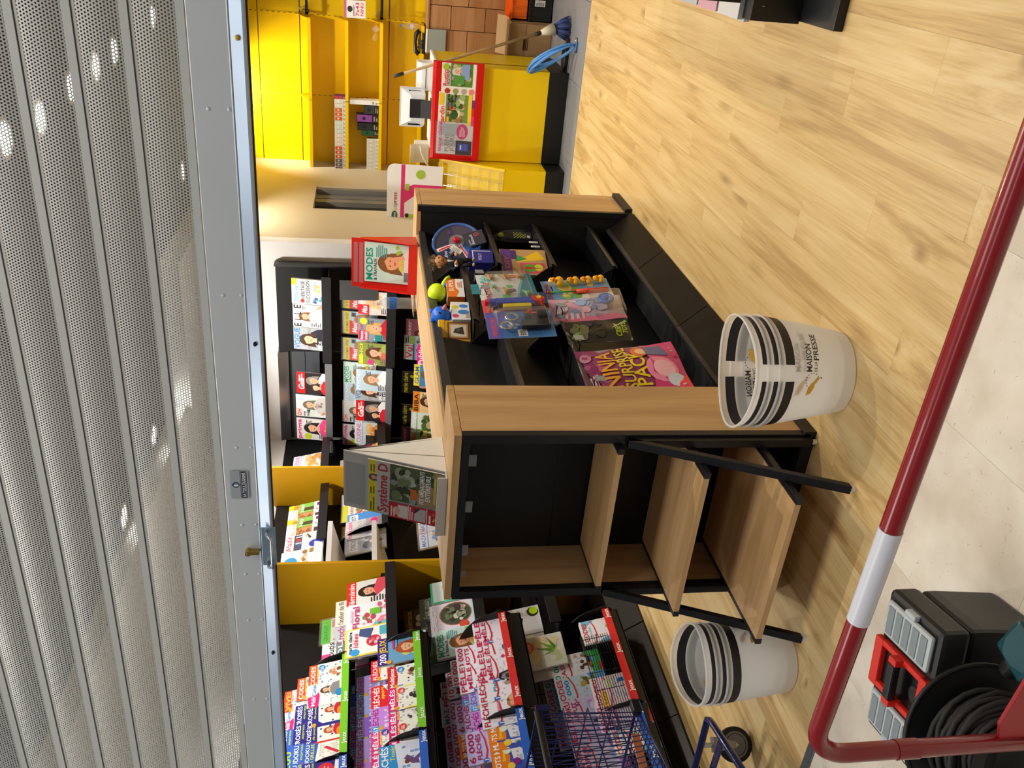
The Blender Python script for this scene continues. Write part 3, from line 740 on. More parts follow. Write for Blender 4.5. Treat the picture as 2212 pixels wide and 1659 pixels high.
def crate(t, c, w, d, h):
    q = MB(); q.box(-w/2, -d/2, 0, w/2, -d/2+.006, h); q.box(-w/2, d/2-.006, 0, w/2, d/2, h); q.box(-w/2, -d/2, 0, -w/2+.006, d/2, h); q.box(w/2-.006, -d/2, 0, w/2, d/2, h); q.box(-w/2, -d/2, 0, w/2, d/2, .006); q.build('shell', c, t)
    q = MB(); q.box(-w/2-.012, -d/2-.012, h-.02, w/2+.012, -d/2-.001, h); q.box(-w/2-.012, -d/2-.012, h-.02, -w/2-.001, d/2+.012, h); q.box(w/2+.001, -d/2-.012, h-.02, w/2+.012, d/2+.012, h); q.build('rim', c, t)
    for k in range(6):
        x = -w/2+w*(k+.5)/6; q = MB(); q.box(x-.005, -d/2-.008, .01, x+.005, -d/2-.001, h-.022); q.build('rib', c, t)
crate(t, mat('crate_orange', 'f06a12', .4), .40, .30, .155)
t2 = thing('storage_crate', 'black plastic crate on the floor under the orange one', 'crate', (pc.x+.11, 8.30, .003))
crate(t2, mat('crate_black', '1b1d20', .45), .42, .32, .21)
A = Art(.05, .09, -.1695); A.draw([('bg', 'd8d8d8'), ('l', .1, .1, .9, .9, 7, '444444')]); o = A.build('bar_label', printmat(), t2, fix=False); o.location = (-.06, 0, .07); o['label'] = 'white bar label'
pb = at(1190, 92, 'y', 8.0)
t = thing('cardboard_box', 'open brown cardboard box on the grey floor beside the yellow counter', 'box', (pb.x-.02, 8.20, .002), (0, 0, R(-6)))
w, d, h = .33, .24, .36
q = MB(); q.box(-w/2, -d/2, 0, w/2, -d/2+.005, h); q.box(-w/2, d/2-.005, 0, w/2, d/2, h); q.box(-w/2, -d/2, 0, -w/2+.005, d/2, h); q.box(w/2-.005, -d/2, 0, w/2, d/2, h); q.box(-w/2, -d/2, 0, w/2, d/2, .005); q.build('walls', CARD, t)
q = MB(); q.prism([(-d/2, h), (-d/2-.10, h+.035), (-d/2-.10, h+.04), (-d/2, h+.005)], 'x', -w/2, w/2); q.build('flap', CARD, t)
q = MB(); q.prism([(d/2, h), (d/2+.06, h+.08), (d/2+.06, h+.085), (d/2, h+.005)], 'x', -w/2, w/2); q.build('flap', CARD, t)
for s_ in (-1, 1):
    q = MB(); q.prism([(s_*w/2, h), (s_*(w/2+.07), h+.05), (s_*(w/2+.07), h+.055), (s_*w/2, h+.005)], 'y', -d/2, d/2); q.build('flap', CARD, t)
A = Art(.16, .05, -d/2-.0004); A.draw([('r', .0, .3, .6, .9, '2a2018'), ('r', .0, .02, .75, .18, '3a2c20')]); o = A.build('stamp', printmat(), t, fix=False); o.location = (.02, 0, .20)
q = MB(); q.box(-w/2, -d/2-.0006, h*.62, w/2, -d/2-.0002, h*.62+.004); q.build('crease', mat('crease', '86694a', .8), t)
# mop and hose
hd = at(1222, 62, 'z', .03)
tp = at(850, 165, 'y', 7.14)
t = thing('mop', 'long wooden-handled mop with a blue string head leaning by the yellow counter', 'mop', (hd.x, hd.y, 0))
base = Vector((hd.x, hd.y, .10)); L_ = lambda p: tuple(Vector(p)-Vector((hd.x, hd.y, 0)))
dirv = (tp-base).normalized()
q = MB(); q.frustum(L_(base+dirv*.10), L_(tp-dirv*.07), .012, .011, 12); q.build('handle', wood('pale_pole', '8a7350', 'a68c63', 'b59a70', 'z', .6, 1, .05), t, smooth=True)
q = MB(); q.cyl(L_(tp-dirv*.08), L_(tp), .014, 12); q.build('grip', mat('grip_grey', '3b3934', .6), t, smooth=True)
q = MB(); q.frustum(L_(base+dirv*.03), L_(base+dirv*.14), .05, .02, 14); q.build('socket', mat('socket_cream', 'd9cfb8', .5), t, smooth=True)
q = MB(); q.cyl(L_(base+dirv*.13), L_(base+dirv*.19), .016, 12); q.build('collar', DARKG, t, smooth=True)
q = MB(); rn = random.Random(9)
for k in range(90):
    a = rn.random()*2*PI; r_ = .075*math.sqrt(rn.random()); 
    q.tube([(0+.3*r_*math.cos(a), .3*r_*math.sin(a), .125), (.9*r_*math.cos(a), .9*r_*math.sin(a), .07), (1.25*r_*math.cos(a), 1.25*r_*math.sin(a), .008+.01*rn.random())], .006, 5)
stuff(q.build('mop_strings', mat('mop_blue', '3c4f86', .9), t, smooth=True))
t = thing('air_hose', 'coil of bright blue hose leaning on the side of the yellow counter', 'hose', (-1.03, 7.16, 0))
HB = mat('hose_blue', '4f8fd6', .4)
rn = random.Random(2); path = []
top_ = Vector(at(1140, 147, 'y', 7.18))-Vector((-1.03, 7.16, 0)); bot = Vector(at(1224, 98, 'y', 7.05))-Vector((-1.03, 7.16, 0)); bot.z = .02
for k in range(6):
    tp2 = top_+Vector((.035*math.sin(k*2.1), .01*k-.03, -.03*abs(math.sin(k*1.3)))); md = (tp2+bot)/2; mj = (tp2-bot)/2
    mn = Vector((.045+.010*math.sin(k*1.9), -.05-.008*k, .02))
    for i in range(26):
        a = -PI/2+2*PI*i/26; v = md+mj*math.sin(a)+mn*math.cos(a); v.z = max(v.z, .008+.008*k*0); path.append(v)
path += [bot+Vector((.03, -.03, -.01)), Vector((.10, -.16, .012)), Vector((.16, -.12, .01))]
q = MB(); q.tube(path, .0075, 7); q.build('coil', HB, t, smooth=True)
q = MB(); q.cyl((.16, -.12, .010), (.20, -.11, .010), .008, 10); q.build('connector', CHROME, t, smooth=True)
t = thing('cable_coil', 'small black cable coil on the grey floor behind the blue hose', 'cable', (-1.02, 7.32, 0))
q = MB(); path = [((.09+.004*k)*math.cos(a), (.06+.004*k)*math.sin(a), .012+.008*k) for k in range(4) for a in [2*PI*i/20 for i in range(20)]]; q.tube(path, .006, 6); q.build('coil', DARKG, t, smooth=True)
q = MB(); q.box(.08, -.02, 0, .15, .02, .03); q.build('plug', DARKG, t, bevel=.004)

# ------------------------------------------------------------------ ticket dispenser counter and the sign on it
t = thing('dispenser_counter', 'yellow counter with a sloping clear-compartment dispenser and black plinth, left of the till', 'counter', (-1.852, 6.97, 0))
q = MB(); q.box(-.49, 0, 0, 0, .60, .152); q.build('plinth', BLACK2, t)
q = MB(); q.prism([(0, .154), (0, .50), (.24, .97), (.60, .97), (.60, .154)], 'x', -.49, 0); q.build('body', YEL, t, bevel=.001)
q = MB(); q.prism([(-.012, .495), (.0, .515), (.235, .985), (.25, .98), (.0, .49)], 'x', -.012, .004); q.build('side_edge', mat('yellow_edge', 'ffd400', .3), t)
sl = Vector((0, .24, .47)).normalized(); nn = Vector((0, -sl.z, sl.y)); L0 = Vector((0, 0, .502)); LEN = math.hypot(.24, .468)
CLY = film('clear_yellowish', 'fff6d0', .16, .1)
rows, cols = 6, 5
for r_ in range(rows+1):
    b = L0+sl*(LEN*r_/rows); q = MB()
    p1 = b+nn*.012; p2 = b+nn*.055+sl*.02
    q.add([(x, *p[1:]) for x in (-.48, -.015) for p in (p1, p2)], [(0, 1, 3, 2)]); o = q.build('ledge', CLY, t); sm = o.modifiers.new('s', 'SOLIDIFY'); sm.thickness = .003
for c_ in range(cols+1):
    x = -.48+.465*c_/cols; q = MB(); p = [L0+nn*.002, L0+nn*.045, L0+sl*LEN+nn*.045, L0+sl*LEN+nn*.002]
    q.add([(x, v.y, v.z) for v in p], [(0, 1, 2, 3)]); o = q.build('divider', CLY, t); sm = o.modifiers.new('s', 'SOLIDIFY'); sm.thickness = .003
sg = thing('counter_sign', 'white round-cornered counter sign with a pink stripe and green shapes behind the gondola', 'sign', (-2.17, 7.16, .972), (R(-4), 0, R(-3)))
q = MB(); n = 6; w, h = .54, .45; r_ = .06
pts = [(-w/2, 0), (w/2, 0)]+[(w/2-r_+r_*math.cos(a), h-r_+r_*math.sin(a)) for a in [PI/2*i/n for i in range(n+1)]]+[(-w/2+r_-r_*math.cos(a), h-r_+r_*math.sin(a)) for a in [PI/2-PI/2*i/n for i in range(n+1)]]
q.prism(pts, 'y', 0, .006); q.build('board', mat('sign_white', 'f4f4f6', .4), sg)
A = Art(w, h, -.0003, .0002)
A.draw([('r', 0, .68, 1, .75, 'e0337f'), ('p', [(.40, .68), (.62, .68), (.70, .52), (.70, .0), (.52, .0), (.52, .50)], 'e0337f'), ('e', .19, .855, .075, .045, '2d6148'), ('t', 'pmu', .145, .835, .235, .045, 'f3f3f3'),
    ('t', 'e', .27, .825, .31, .062, 'e2d25a'), ('t', 'x', .315, .825, .355, .062, '8aa0c4'), ('t', 'p', .36, .825, .40, .062, '9a6aa8'), ('t', 'ress', .405, .825, .56, .062, 'd0407e'),
    ('r', .06, .34, .22, .62, 'b4d63c'), ('e', .08, .63, .035, .03, '2a2a2a'), ('e', .2, .63, .035, .03, '2a2a2a'), ('r', .60, .60, .70, .67, 'a5c93c'), ('e', .86, .4, .07, .07, 'a5c93c')])
A.build('print', printmat(), sg, fix=False)
q = MB(); q.box(-.2, .006, 0, .2, .09, .008); q.build('stand_foot', WHITE, sg)
# ------------------------------------------------------------------ magazine covers
PG = ['6f8f4a', '8fae62', '3f5f33', 'c9b98a', '57713f', 'a3b87c']
FOOD = ['b8763a', 'd89a52', 'e6c08a', '8a4a22', 'c05030', 'f0d8a8']
FLOW = ['e8a0b4', 'd06a8a', 'f2c8d0', '6f9a52', 'c24a5a', 'f6e6da']
BERRY = ['a8203a', 'c83a4a', '6a1428', 'e07a6a', '3a1a22', '8a2a30']
GREY = ['8a8c90', 'b4b6ba', '5a5c60', 'd4d6d8', '3a3c40']
INK = '2b2b33'
def puzzle(band, title, tcol, sub=None, scol='ffe94a', h=.22, body='f3f0e6', dot='4a86b8', blob=('c98f6a', '8a4a3a', 'e6c9a8'), disc='3a8fd0', foot='e8442a', ftxt=None):
    ops = [('bg', body), ('g', .08, .10, .95, .74, 13, 12, dot, .10, len(title)*7+ord(band[0])), ('n', .30, .18, .82, .60, blob, 9, len(title)+3),
           ('p', [(0, 1), (1, 1), (1, .80), (.55, .755), (0, .79)], band), ('t', title, .06, .84, .94, .105, tcol)]
    if sub: ops.append(('t', sub, .34, .765, .95, .05, scol, .15))
    if disc: ops += [('e', .82, .68, .13, .13, disc), ('l', .73, .64, .91, .72, 3, 'ffffff')]
    ops += [('r', 0, 0, 1, .045, foot), ('e', .09, .80, .08, .08, 'f0a428'), ('r', .0, .10, .05, .62, 'f7e24a')]
    if ftxt: ops.append(('t', ftxt, .12, .055, .6, .05, foot))
    return (.15, h, ops)
def arc(c): return ('p', [(0, .78), (.02, .70), (.35, .64), (.7, .665), (1, .74), (1, .715), (.7, .635), (.35, .61), (0, .67)], c)
def bigpuz(body, t1, c1, t2=None, c2='d02040', low='e8762a', pic=('c98f6a', '5a4a4a', 'e0d0c0', '8a9aa8'), seed=1, arc_c='d8303a', sub=None, subc='2a9ab0', w=.185, h=.26):
    ops = [('bg', body), ('g', .05, .3, .97, .62, 14, 8, 'c9c4d4', .12, seed), ('p', [(0, 0), (1, 0), (1, .34), (.5, .22), (0, .18)], low), ('n', .40, .12, .95, .52, pic, 12, seed),
           arc(arc_c), ('t', t1, .05, .86, .95, .105, c1)]
    if t2: ops.append(('t', t2, .12, .735, .9, .085, c2))
    if sub: ops.append(('t', sub, .3, .655, .8, .06, subc, .15))
    ops += [('r', .02, .62, .13, .72, '2f6fc8'), ('t', 'J', .045, .635, .10, .06, 'ffffff'), ('r', .05, .0, .55, .05, 'c8343a'), ('r', .62, .14, .8, .2, '5a86d0')]
    return (w, h, ops)
D = {}
# --- small puzzle magazines
D['codes'] = ('orange-banner code-word magazine', *puzzle('e85420', 'CODES', 'ffffff', 'maximum', ftxt='CODES'))
D['meli'] = ('white puzzle magazine with pink star and blue word', .15, .22, [('bg', 'f1efe8'), ('g', .06, .1, .95, .6, 12, 10, 'b8c4d0', .15, 5), ('f', .66, .58, .26, '5a4638', SKIN, '8a8a8a'), ('t', 'Cartes', .50, .80, .97, .09, '2a86c8'), ('p', [(.0, .95), (.45, 1), (.5, .8), (.62, .72), (.42, .70), (0, .72)], 'e0287a'), ('t', 'Méli', .05, .80, .44, .10, 'ffffff'), ('e', .45, .22, .16, .16, '2f86d0'), ('r', 0, 0, 1, .04, 'e0287a')])
D['croises'] = ('purple-blue crossword magazine with red boy', .15, .22, [('bg', '302a86'), ('p', [(.12, .04), (1, .04), (1, .72), (.25, .70), (.12, .6)], 'f3f0e6'), ('g', .14, .12, .95, .66, 11, 10, '2a2a6a', .09, 6), ('f', .66, .46, .24, 'b0522a', SKIN, 'c8283a'), ('t', 'CROISÉS', .06, .85, .95, .10, 'ffffff'), ('t', 'de poche', .36, .765, .95, .05, 'e9e83a', .15), ('e', .1, .80, .08, .08, 'f0a428'), ('r', 0, 0, 1, .04, 'f2df28'), ('e', .55, .2, .16, .10, 'f08a2a')])
D['croises2'] = ('dark blue crossword magazine with a red disc', .15, .22, [('bg', '2a2680'), ('e', .55, .48, .33, .30, 'd42a3a'), ('l', .34, .40, .78, .60, 5, 'f6d8d8'), ('p', [(0, 0), (1, 0), (1, .26), (0, .30)], 'f3f0e6'), ('t', 'CROISÉS', .06, .83, .95, .11, 'ffffff'), ('t', 'express', .36, .745, .95, .06, 'b8d83a', .15), ('e', .1, .74, .08, .08, 'f0a428'), ('t', 'CROISÉS', .15, .06, .8, .07, '2a2680')])
D['sudoku'] = ('blue sudoku magazine with a red pencil', .15, .22, [('bg', '2f5fc0'), ('p', [(.06, .06), (.96, .02), (.96, .66), (.3, .72), (.06, .62)], 'f4f1e8'), ('g', .15, .1, .95, .64, 9, 9, 'd8d4c8', .5, 4), ('p', [(.42, .22), (.48, .16), (.78, .48), (.72, .54)], 'd82a4a'), ('r', .93, .0, 1, .75, 'd8382a'), ('t', 'SUDOKU', .06, .86, .94, .09, 'ffffff'), ('t', '120 GRILLES', .06, .755, .94, .075, 'e6e63a')])
D['sudoku2'] = ('mid-blue sudoku magazine with red foot band', .15, .22, [('bg', '3a66c4'), ('p', [(.1, .1), (.95, .16), (.95, .62), (.1, .6)], 'f4f1e8'), ('g', .12, .16, .93, .58, 7, 6, 'd88a8a', .35, 4), ('r', 0, 0, 1, .10, 'e04428'), ('t', '1200', .2, .015, .7, .07, 'f8d0a0'), ('t', 'SUDOKU', .06, .84, .95, .11, 'ffffff'), ('t', 'express', .34, .745, .95, .06, 'c8e03a', .15)])
D['vive'] = ('red multi-code magazine with yellow title', *puzzle('e23a2a', 'VIVE!', 'ffd83a', 'MULTICODES', 'ffffff', disc=None))
D['fleches'] = ('red arrow-word magazine with yellow script', *puzzle('e0282e', 'FLÉCHÉS', 'ffffff', 'maximum', ftxt='FLÉCHÉS', disc='2fa0d8'))
D['fleches_sport'] = ('scarlet arrow-word magazine with a slanting banner', .15, .22, [('bg', 'f3f0ea'), ('p', [(0, 1), (1, 1), (1, .72), (.5, .50), (0, .58)], 'e0242c'), ('t', 'FLÉCHÉS', .06, .80, .94, .13, 'ffffff'), ('t', 'sport', .4, .68, .92, .09, 'ffd83a', .15), ('g', .1, .05, .95, .48, 12, 8, '8ab0d0', .2, 3), ('r', 0, 0, 1, .06, '6a4ac0'), ('e', .85, .55, .11, .11, '2fa0d8')])
D['jeux200'] = ('purple two-hundred-games magazine with a red-haired woman', .20, .27, [('bg', '6fa6cf'), ('n', .2, .05, .95, .7, ['8fb8d8', 'd8d070', '7aa860', 'b8d0e0'], 16, 4), ('f', .52, .44, .40, 'b8562a', SKIN, 'dfd8d0'), ('n', .74, .0, 1, .42, ['e4e0d8', 'cfcac0', 'b9b6c0'], 9, 2), ('r', 0, .80, 1, 1, '3d2a86'), ('t', '200', .04, .83, .40, .13, 'ffffff'), ('t', 'JEUX', .43, .83, .96, .13, 'f5d82a'), ('e', .07, .77, .07, .07, 'f0a428'), ('r', .52, .66, .95, .70, 'e0408a'), ('r', .56, .60, .9, .64, '6ab0e0')])
D['multi'] = ('red-banner mixed games magazine', *puzzle('d8282c', 'Multijeux', 'ffffff', None, blob=('b86a3a', '8a4a2a', '5a3a2a'), ftxt='multijeux'))
D['meles'] = ('pink-banner word-search magazine', *puzzle('e0247c', 'MÊLÉS', 'ffffff', 'sport', dot='9aa0a8', blob=('3a3030', '8a5a4a', 'b8a8a8'), disc='e04a3a', foot='e0247c', ftxt='MÊLÉS'))
D['meles2'] = ('pink word-search magazine with grey photograph', *puzzle('e63a86', 'MÊLÉS', 'ffffff', 'géant', dot='b0b0b4', blob=('4a4648', '9a9498', 'd6d0d2', '2a2628'), disc='5a3a9a', foot='f0d22a', ftxt='MÊLÉS'))
D['zen'] = ('blue and lime two-hundred-puzzles magazine', .15, .22, [('bg', '3a6ad0'), ('r', 0, .55, 1, 1, '2f62d8'), ('t', 'ZEN', .60, .88, .95, .07, 'c8e65a'), ('t', '200', .06, .70, .9, .16, 'b4e03a'), ('l', .1, .2, .9, .5, 5, 'c8d8f8'), ('r', 0, 0, 1, .12, 'd8e0f0')])
for k, c, tc in (('lil1', 'b59ae0', 'b02a8a'), ('lil2', 'a8b4ec', '7a2a9a'), ('lil3', '9a6ad8', 'f2e6ff'), ('lil4', 'c48ae0', 'a81a6a')):
    D[k] = ({'lil1': 'lilac arrow-word magazine with magenta title', 'lil2': 'pale blue-lilac arrow-word magazine', 'lil3': 'violet arrow-word magazine with white title', 'lil4': 'mauve arrow-word magazine with dark pink title'}[k], .15, .22,
            [('bg', c), ('t', 'FLÉCHÉS' if k != 'lil3' else 'MÊLÉS', .05, .83, .95, .13, tc), ('r', .0, .72, .22, .98, '4a9ae0'), ('t', '17', .03, .84, .19, .1, 'ffffff'), ('g', .05, .08, .95, .7, 12, 9, 'e8e0f4', .4, 5), ('r', 0, 0, 1, .06, '5a4ac8'), ('e', .12, .77, .09, .09, 'e0a43a')])
D['toxic'] = ('bright blue arrow-word magazine with a dancer', .19, .27, [('bg', '2f96dc'), ('p', [(.0, .0), (.7, 0), (1, .1), (1, .72), (.2, .66)], 'dfe4f2'), ('g', .25, .08, .9, .6, 8, 7, '7aa0cc', .22, 3), ('p', [(.3, .28), (.44, .30), (.6, .18), (.66, .21), (.48, .38), (.62, .50), (.52, .56), (.34, .42)], '6a4a78'), ('e', .42, .50, .06, .07, '7a3a2a'), ('t', 'FLÉCHÉS', .04, .84, .96, .12, 'ffffff'), ('t', 'Toxic', .5, .72, .95, .08, 'f0e23a', .15), ('e', .86, .10, .1, .1, 'e0402a')])
# --- large puzzle magazines
D['mots10000'] = ('lilac-white ten-thousand-words magazine', *bigpuz('e9e4f6', '10 000', 'c8283e', 'MOTS', 'd0303a', low='ee7a2a', seed=3, pic=('e87a2a', '5a3a8a', '8ac86a', 'c8d8e8')))
D['pele'] = ('orange-footed jumble magazine with yellow spine', *bigpuz('efeaf4', 'PÊLE', 'd02a5a', 'MÊLE', 'd02a5a', low='ee7424', seed=4, pic=('5a86d0', 'd8e4f0', 'c84a4a', '8ac0e0')))
D['pele2'] = ('orange-footed jumble magazine with portrait inset', *bigpuz('efeaf4', 'PÊLE', 'd02a5a', 'MÊLE', 'd02a5a', low='ee7424', seed=9, pic=('3a6aa8', '8a5a4a', '2a2a3a', 'c89a80')))
D['pele3'] = ('orange jumble puzzle magazine with a pink doughnut', *bigpuz('efeaf4', 'PÊLE', 'd02a5a', 'MÊLE', 'd02a5a', low='ee7424', seed=12, pic=('e04a8a', 'f08ab0', 'c83a7a', '8aa0a8')))
w_, h_, o_ = bigpuz('f0eef6', 'FLÉCHÉS', 'c81e46', None, low='3fb4c4', seed=21, sub='Plaisir', pic=('a89a8a',), w=.20, h=.28)
D['plaisir'] = ('white arrow-word magazine with triangular photo', w_, h_, o_+[('p', [(.42, .16), (.97, .22), (.86, .56), (.66, .60)], '26262a'), ('p', [(.48, .20), (.90, .25), (.82, .50), (.68, .54)], '8a8c8e'), ('n', .5, .22, .88, .5, GREY, 12, 5), ('e', .28, .24, .1, .09, 'e0285a')])
w_, h_, o_ = bigpuz('f0eef6', 'FLÉCHÉS', 'c81e46', None, low='f08a26', seed=23, sub='Pratique', subc='e07a9a', pic=('b87a4a',), w=.20, h=.28)
D['pratique'] = ('white arrow-word magazine with oval photo', w_, h_, o_+[('e', .68, .36, .27, .20, '6a4a3a'), ('f', .62, .42, .2, 'c87a4a', SKIN, '3a3a5a'), ('f', .80, .38, .2, 'd8b07a', SKIN, '5a3a6a'), ('r', .14, .12, .36, .26, '2f7fd0')])
for k, n_ in (('n6000', '6 000'), ('n7000', '7 000'), ('n8000', '8 000')):
    D[k] = ('lilac %s arrow-word magazine' % {'n6000': 'six-thousand', 'n7000': 'seven-thousand', 'n8000': 'eight-thousand'}[k], *bigpuz('c9bdf0', n_, 'b01e50', 'FLÉCHÉS', 'b01e50', low='8a4ac8', seed=int(n_[0]), pic=('a08ae0', 'e0d8f4', '6a4ab8')))
D['mots_meles'] = ('orange and blue word-search magazine with coloured bars', .185, .26, [('bg', '3f55b0'), ('p', [(.2, .05), (.98, .12), (.95, .66), (.35, .6)], 'eceaf0'), ('g', .3, .12, .92, .6, 10, 9, 'b8b4c4', .4, 3), ('p', [(.4, .2), (.44, .17), (.8, .5), (.76, .54)], '3a76d0'), ('r', .45, .15, .8, .18, 'd8404a'), ('r', .84, .2, .88, .5, '3a8a4a'), ('p', [(0, 1), (1, 1), (1, .86), (.5, .66), (0, .70)], 'f08420'), ('t', "MOTS MÊL", .05, .84, .94, .10, 'ffffff'), ('t', 'Smart', .35, .745, .75, .06, 'ffe23a', .15), ('e', .2, .66, .10, .10, 'f4d24a'), ('e', .66, .70, .10, .10, 'e6f0d8')])
D['mots_meles2'] = ('orange and blue word-search magazine with a football', .185, .26, D['mots_meles'][3]+[('e', .78, .18, .17, .17, 'eeeef0'), ('e', .78, .18, .06, .06, '2a2a2e'), ('e', .68, .24, .035, .035, '2a2a2e'), ('e', .88, .24, .035, .035, '2a2a2e'), ('e', .30, .55, .10, .10, '8a2a8a')])
D['codes_white'] = ('white code-word magazine with green figure', .16, .22, [('bg', 'f2f1f6'), ('p', [(0, .0), (.3, 0), (.1, .5), (0, .6)], '6ab4dc'), ('p', [(.6, .95), (1, .95), (1, .6)], '7ac0e4'), ('g', .1, .1, .9, .7, 9, 7, '9a9ab0', .08, 2), ('n', .35, .08, .75, .4, ['9ad06a', '7ab84a', 'b4e08a'], 8, 2), arc('d8404a'), ('t', 'CODES', .06, .84, .9, .11, 'd8303a'), ('t', 'facile', .2, .74, .7, .07, '8ac4e8', .15)])
D['cases'] = ('white and green fifty-thousand-squares magazine', *bigpuz('e2e6f6', '50 000', '1f9a58', 'CASES', 'd0283e', low='3a9a50', seed=31, pic=('9a6a4a', '5a3a2a', 'c8a080', '3a2a20'), w=.20, h=.27))
D['codes7000'] = ('pale blue seven-thousand codes magazine', *bigpuz('c4dcf4', 'CODES', 'd0283e', '7 000', '2a86c8', low='5aa0dc', seed=33, pic=('d8b03a', '5a6a3a', '8a9a4a', 'b8a05a'), w=.20, h=.27))
D['sudoku_pink'] = ('pink and white sudoku magazine with a yellow strip', .19, .25, [('bg', 'f0dcea'), ('p', [(.1, .05), (.95, .1), (.95, .6), (.2, .56)], 'e4e0f0'), ('g', .2, .1, .9, .55, 6, 6, 'c8c4e0', .4, 2), ('r', 0, .72, .5, .84, 'f5e23a'), ('t', 'SUDOKU', .05, .86, .95, .10, 'd02a4a'), ('t', 'SUDOKU', .05, .73, .6, .08, 'd02a4a'), arc('e05a8a'), ('r', .7, .3, .84, .44, '2f7fd0'), ('e', .75, .62, .2, .12, 'dfe8c0')])
D['sudoku_lilac'] = ('lilac sudoku magazine with a red title', *bigpuz('d6d0f2', 'SUDOKU', 'c8203e', 'LILIPUT', 'c8203e', low='b87ad0', seed=35, pic=('c89ae0', 'a8b4f0', 'f0e0f8')))
D['meli_violet'] = ('violet number-puzzle magazine with red arc', *bigpuz('cdbdf0', 'MÉLI', 'c8203e', None, low='6a3ab8', seed=37, pic=('8a4ad0', '4a2a9a', 'c0a0f0')))
# --- news and women's magazines
def port(bg, title, tc, hair, cloth, seed=1, h0=.26, w0=.19, ty=.86, th=.10, ex=()):
    return (w0, h0, [('bg', bg), ('n', .0, .1, .3, .6, [bg, 'd8d4d0', 'b8b4b8'], 5, seed), ('f', .55, .56, .46, hair, SKIN, cloth), ('t', title, .05, ty, .95, th, tc), ('l', .06, .08, .4, .34, 5, '6a6a70'), ('l', .72, .55, .96, .72, 4, '5a5a60')]+list(ex))
D['pleine'] = ('white magazine with big black headline on inheritance', .20, .27, [('bg', 'f6f6f4'), ('r', .75, .87, 1, 1, 'f5de2a'), ('t', 'Pleine Vie', .08, .83, .72, .11, '22b0b8', .1), ('r', .1, .80, .72, .812, '22b0b8'), ('e', .13, .70, .08, .08, 'e0303a'), ('t', 'HÉRITAGE', .22, .64, .92, .10, '26262a'), ('t', 'SUCCESSION', .06, .50, .95, .10, '26262a'), ('l', .6, .3, .95, .46, 4, 'b8b8bc'), ('p', [(.04, .32), (.1, .46), (.14, .30)], '2f5fb0'), ('n', .1, .12, .4, .44, ['2f8a8a', '3a6ac0', '5ab0b0'], 8, 3), ('n', .45, .18, .8, .4, ['f0c83a', 'f5da6a'], 7, 3)])
D['elle'] = ('white fashion magazine with a woman in a white dress', .19, .27, [('bg', 'ecebea'), ('r', .1, .0, 1, .62, 'e2dfdc'), ('p', [(.3, 0), (.24, .36), (.4, .52), (.66, .54), (.82, .38), (.8, 0)], 'f8f7f6'), ('p', [(.8, .30), (.9, .14), (1, .2), (.9, .34)], 'd8a888'), ('f', .47, .68, .34, '8a5632', SKIN, None), ('t', 'E', .03, .77, .17, .20, '18181a'), ('t', 'L', .30, .77, .42, .20, '18181a'), ('t', 'L', .55, .77, .67, .20, '18181a'), ('t', 'E', .82, .77, .97, .20, '18181a'), ('l', .04, .2, .24, .5, 5, '7a7a7e'), ('l', .78, .66, .96, .74, 2, '7a7a7e')])
D['vogue'] = ('grey fashion magazine, woman in dark coat', .19, .27, [('bg', 'a7a9ad'), ('r', 0, .2, 1, .3, 'b9bbbf'), ('r', 0, .5, 1, .6, '97999d'), ('p', [(.2, 0), (.3, .46), (.5, .54), (.8, .5), (.96, .3), (1, 0)], '2c2d3a'), ('f', .46, .60, .5, '4a3226', SKIN, None), ('t', 'VOGUE', .04, .82, .96, .16, '3f86c0'), ('t', 'NOS', .08, .2, .44, .09, 'f2f2f2'), ('t', 'NUITS', .08, .08, .5, .09, 'f2f2f2'), ('r', .1, .0, .5, .05, 'e0b83a')])
D['maxi_bag'] = ('bagged red weekly with a yellow strip across its top', .19, .27, [('bg', 'b9d0dc'), ('f', .66, .45, .46, 'a06a3e', SKIN, 'a8c0cc'), ('p', [(0, .3), (.5, .56), (.62, .8), (0, .8)], 'd8303a'), ('t', 'Maxi', .06, .58, .5, .14, 'ffffff', .2), ('r', .0, .80, 1, .94, 'f3e020'), ('t', 'UN ROMAN OFFERT', .04, .825, .96, .08, '3a3a1a'), ('r', 0, .94, 1, 1, 'dfe6ea'), ('r', .78, .62, .96, .74, '2a2a30')])
D['maxi'] = ('red-titled weekly with a smiling blonde woman', port('f3d9ce', 'Maxi', 'ffffff', 'e2c58a', 'f2efe6', ex=[('r', 0, .68, .42, 1, 'd82634'), ('t', 'Max', .05, .74, .38, .16, 'ffffff', .15), ('r', .5, .05, .95, .22, 'bfe4ee'), ('e', .85, .84, .1, .1, 'f5e03a')]))
D['maxi'] = (D['maxi'][0], *D['maxi'][1])
def dd(k, desc, t): D[k] = (desc, *t)
dd('version', 'weekly with a blonde woman in a red blouse', port('8a94a0', 'femme', 'e62a4a', 'd8ac62', 'cf1e34', ex=[('r', 0, .70, .42, .98, 'd82a4c'), ('t', 'femme', .03, .85, .4, .09, 'ffffff'), ('t', 'actuelle', .03, .73, .4, .09, 'ffffff'), ('e', .86, .84, .15, .15, 'f0e23a'), ('r', 0, .30, .28, .5, '1f8a88')]))
dd('voici', 'green weekly with a red-dressed woman and pink disc', port('8f9a4a', 'voici', 'e6e23a', '6a3a2a', 'd8705a', ex=[('e', .14, .62, .13, .13, 'e63a8a'), ('r', .02, .84, .46, .97, 'c8d03a'), ('t', 'voici!', .05, .85, .42, .11, 'f2ee4a'), ('r', 0, 0, 1, .12, '6a7a34'), ('r', .6, .1, .95, .3, 'a8b45a')]))
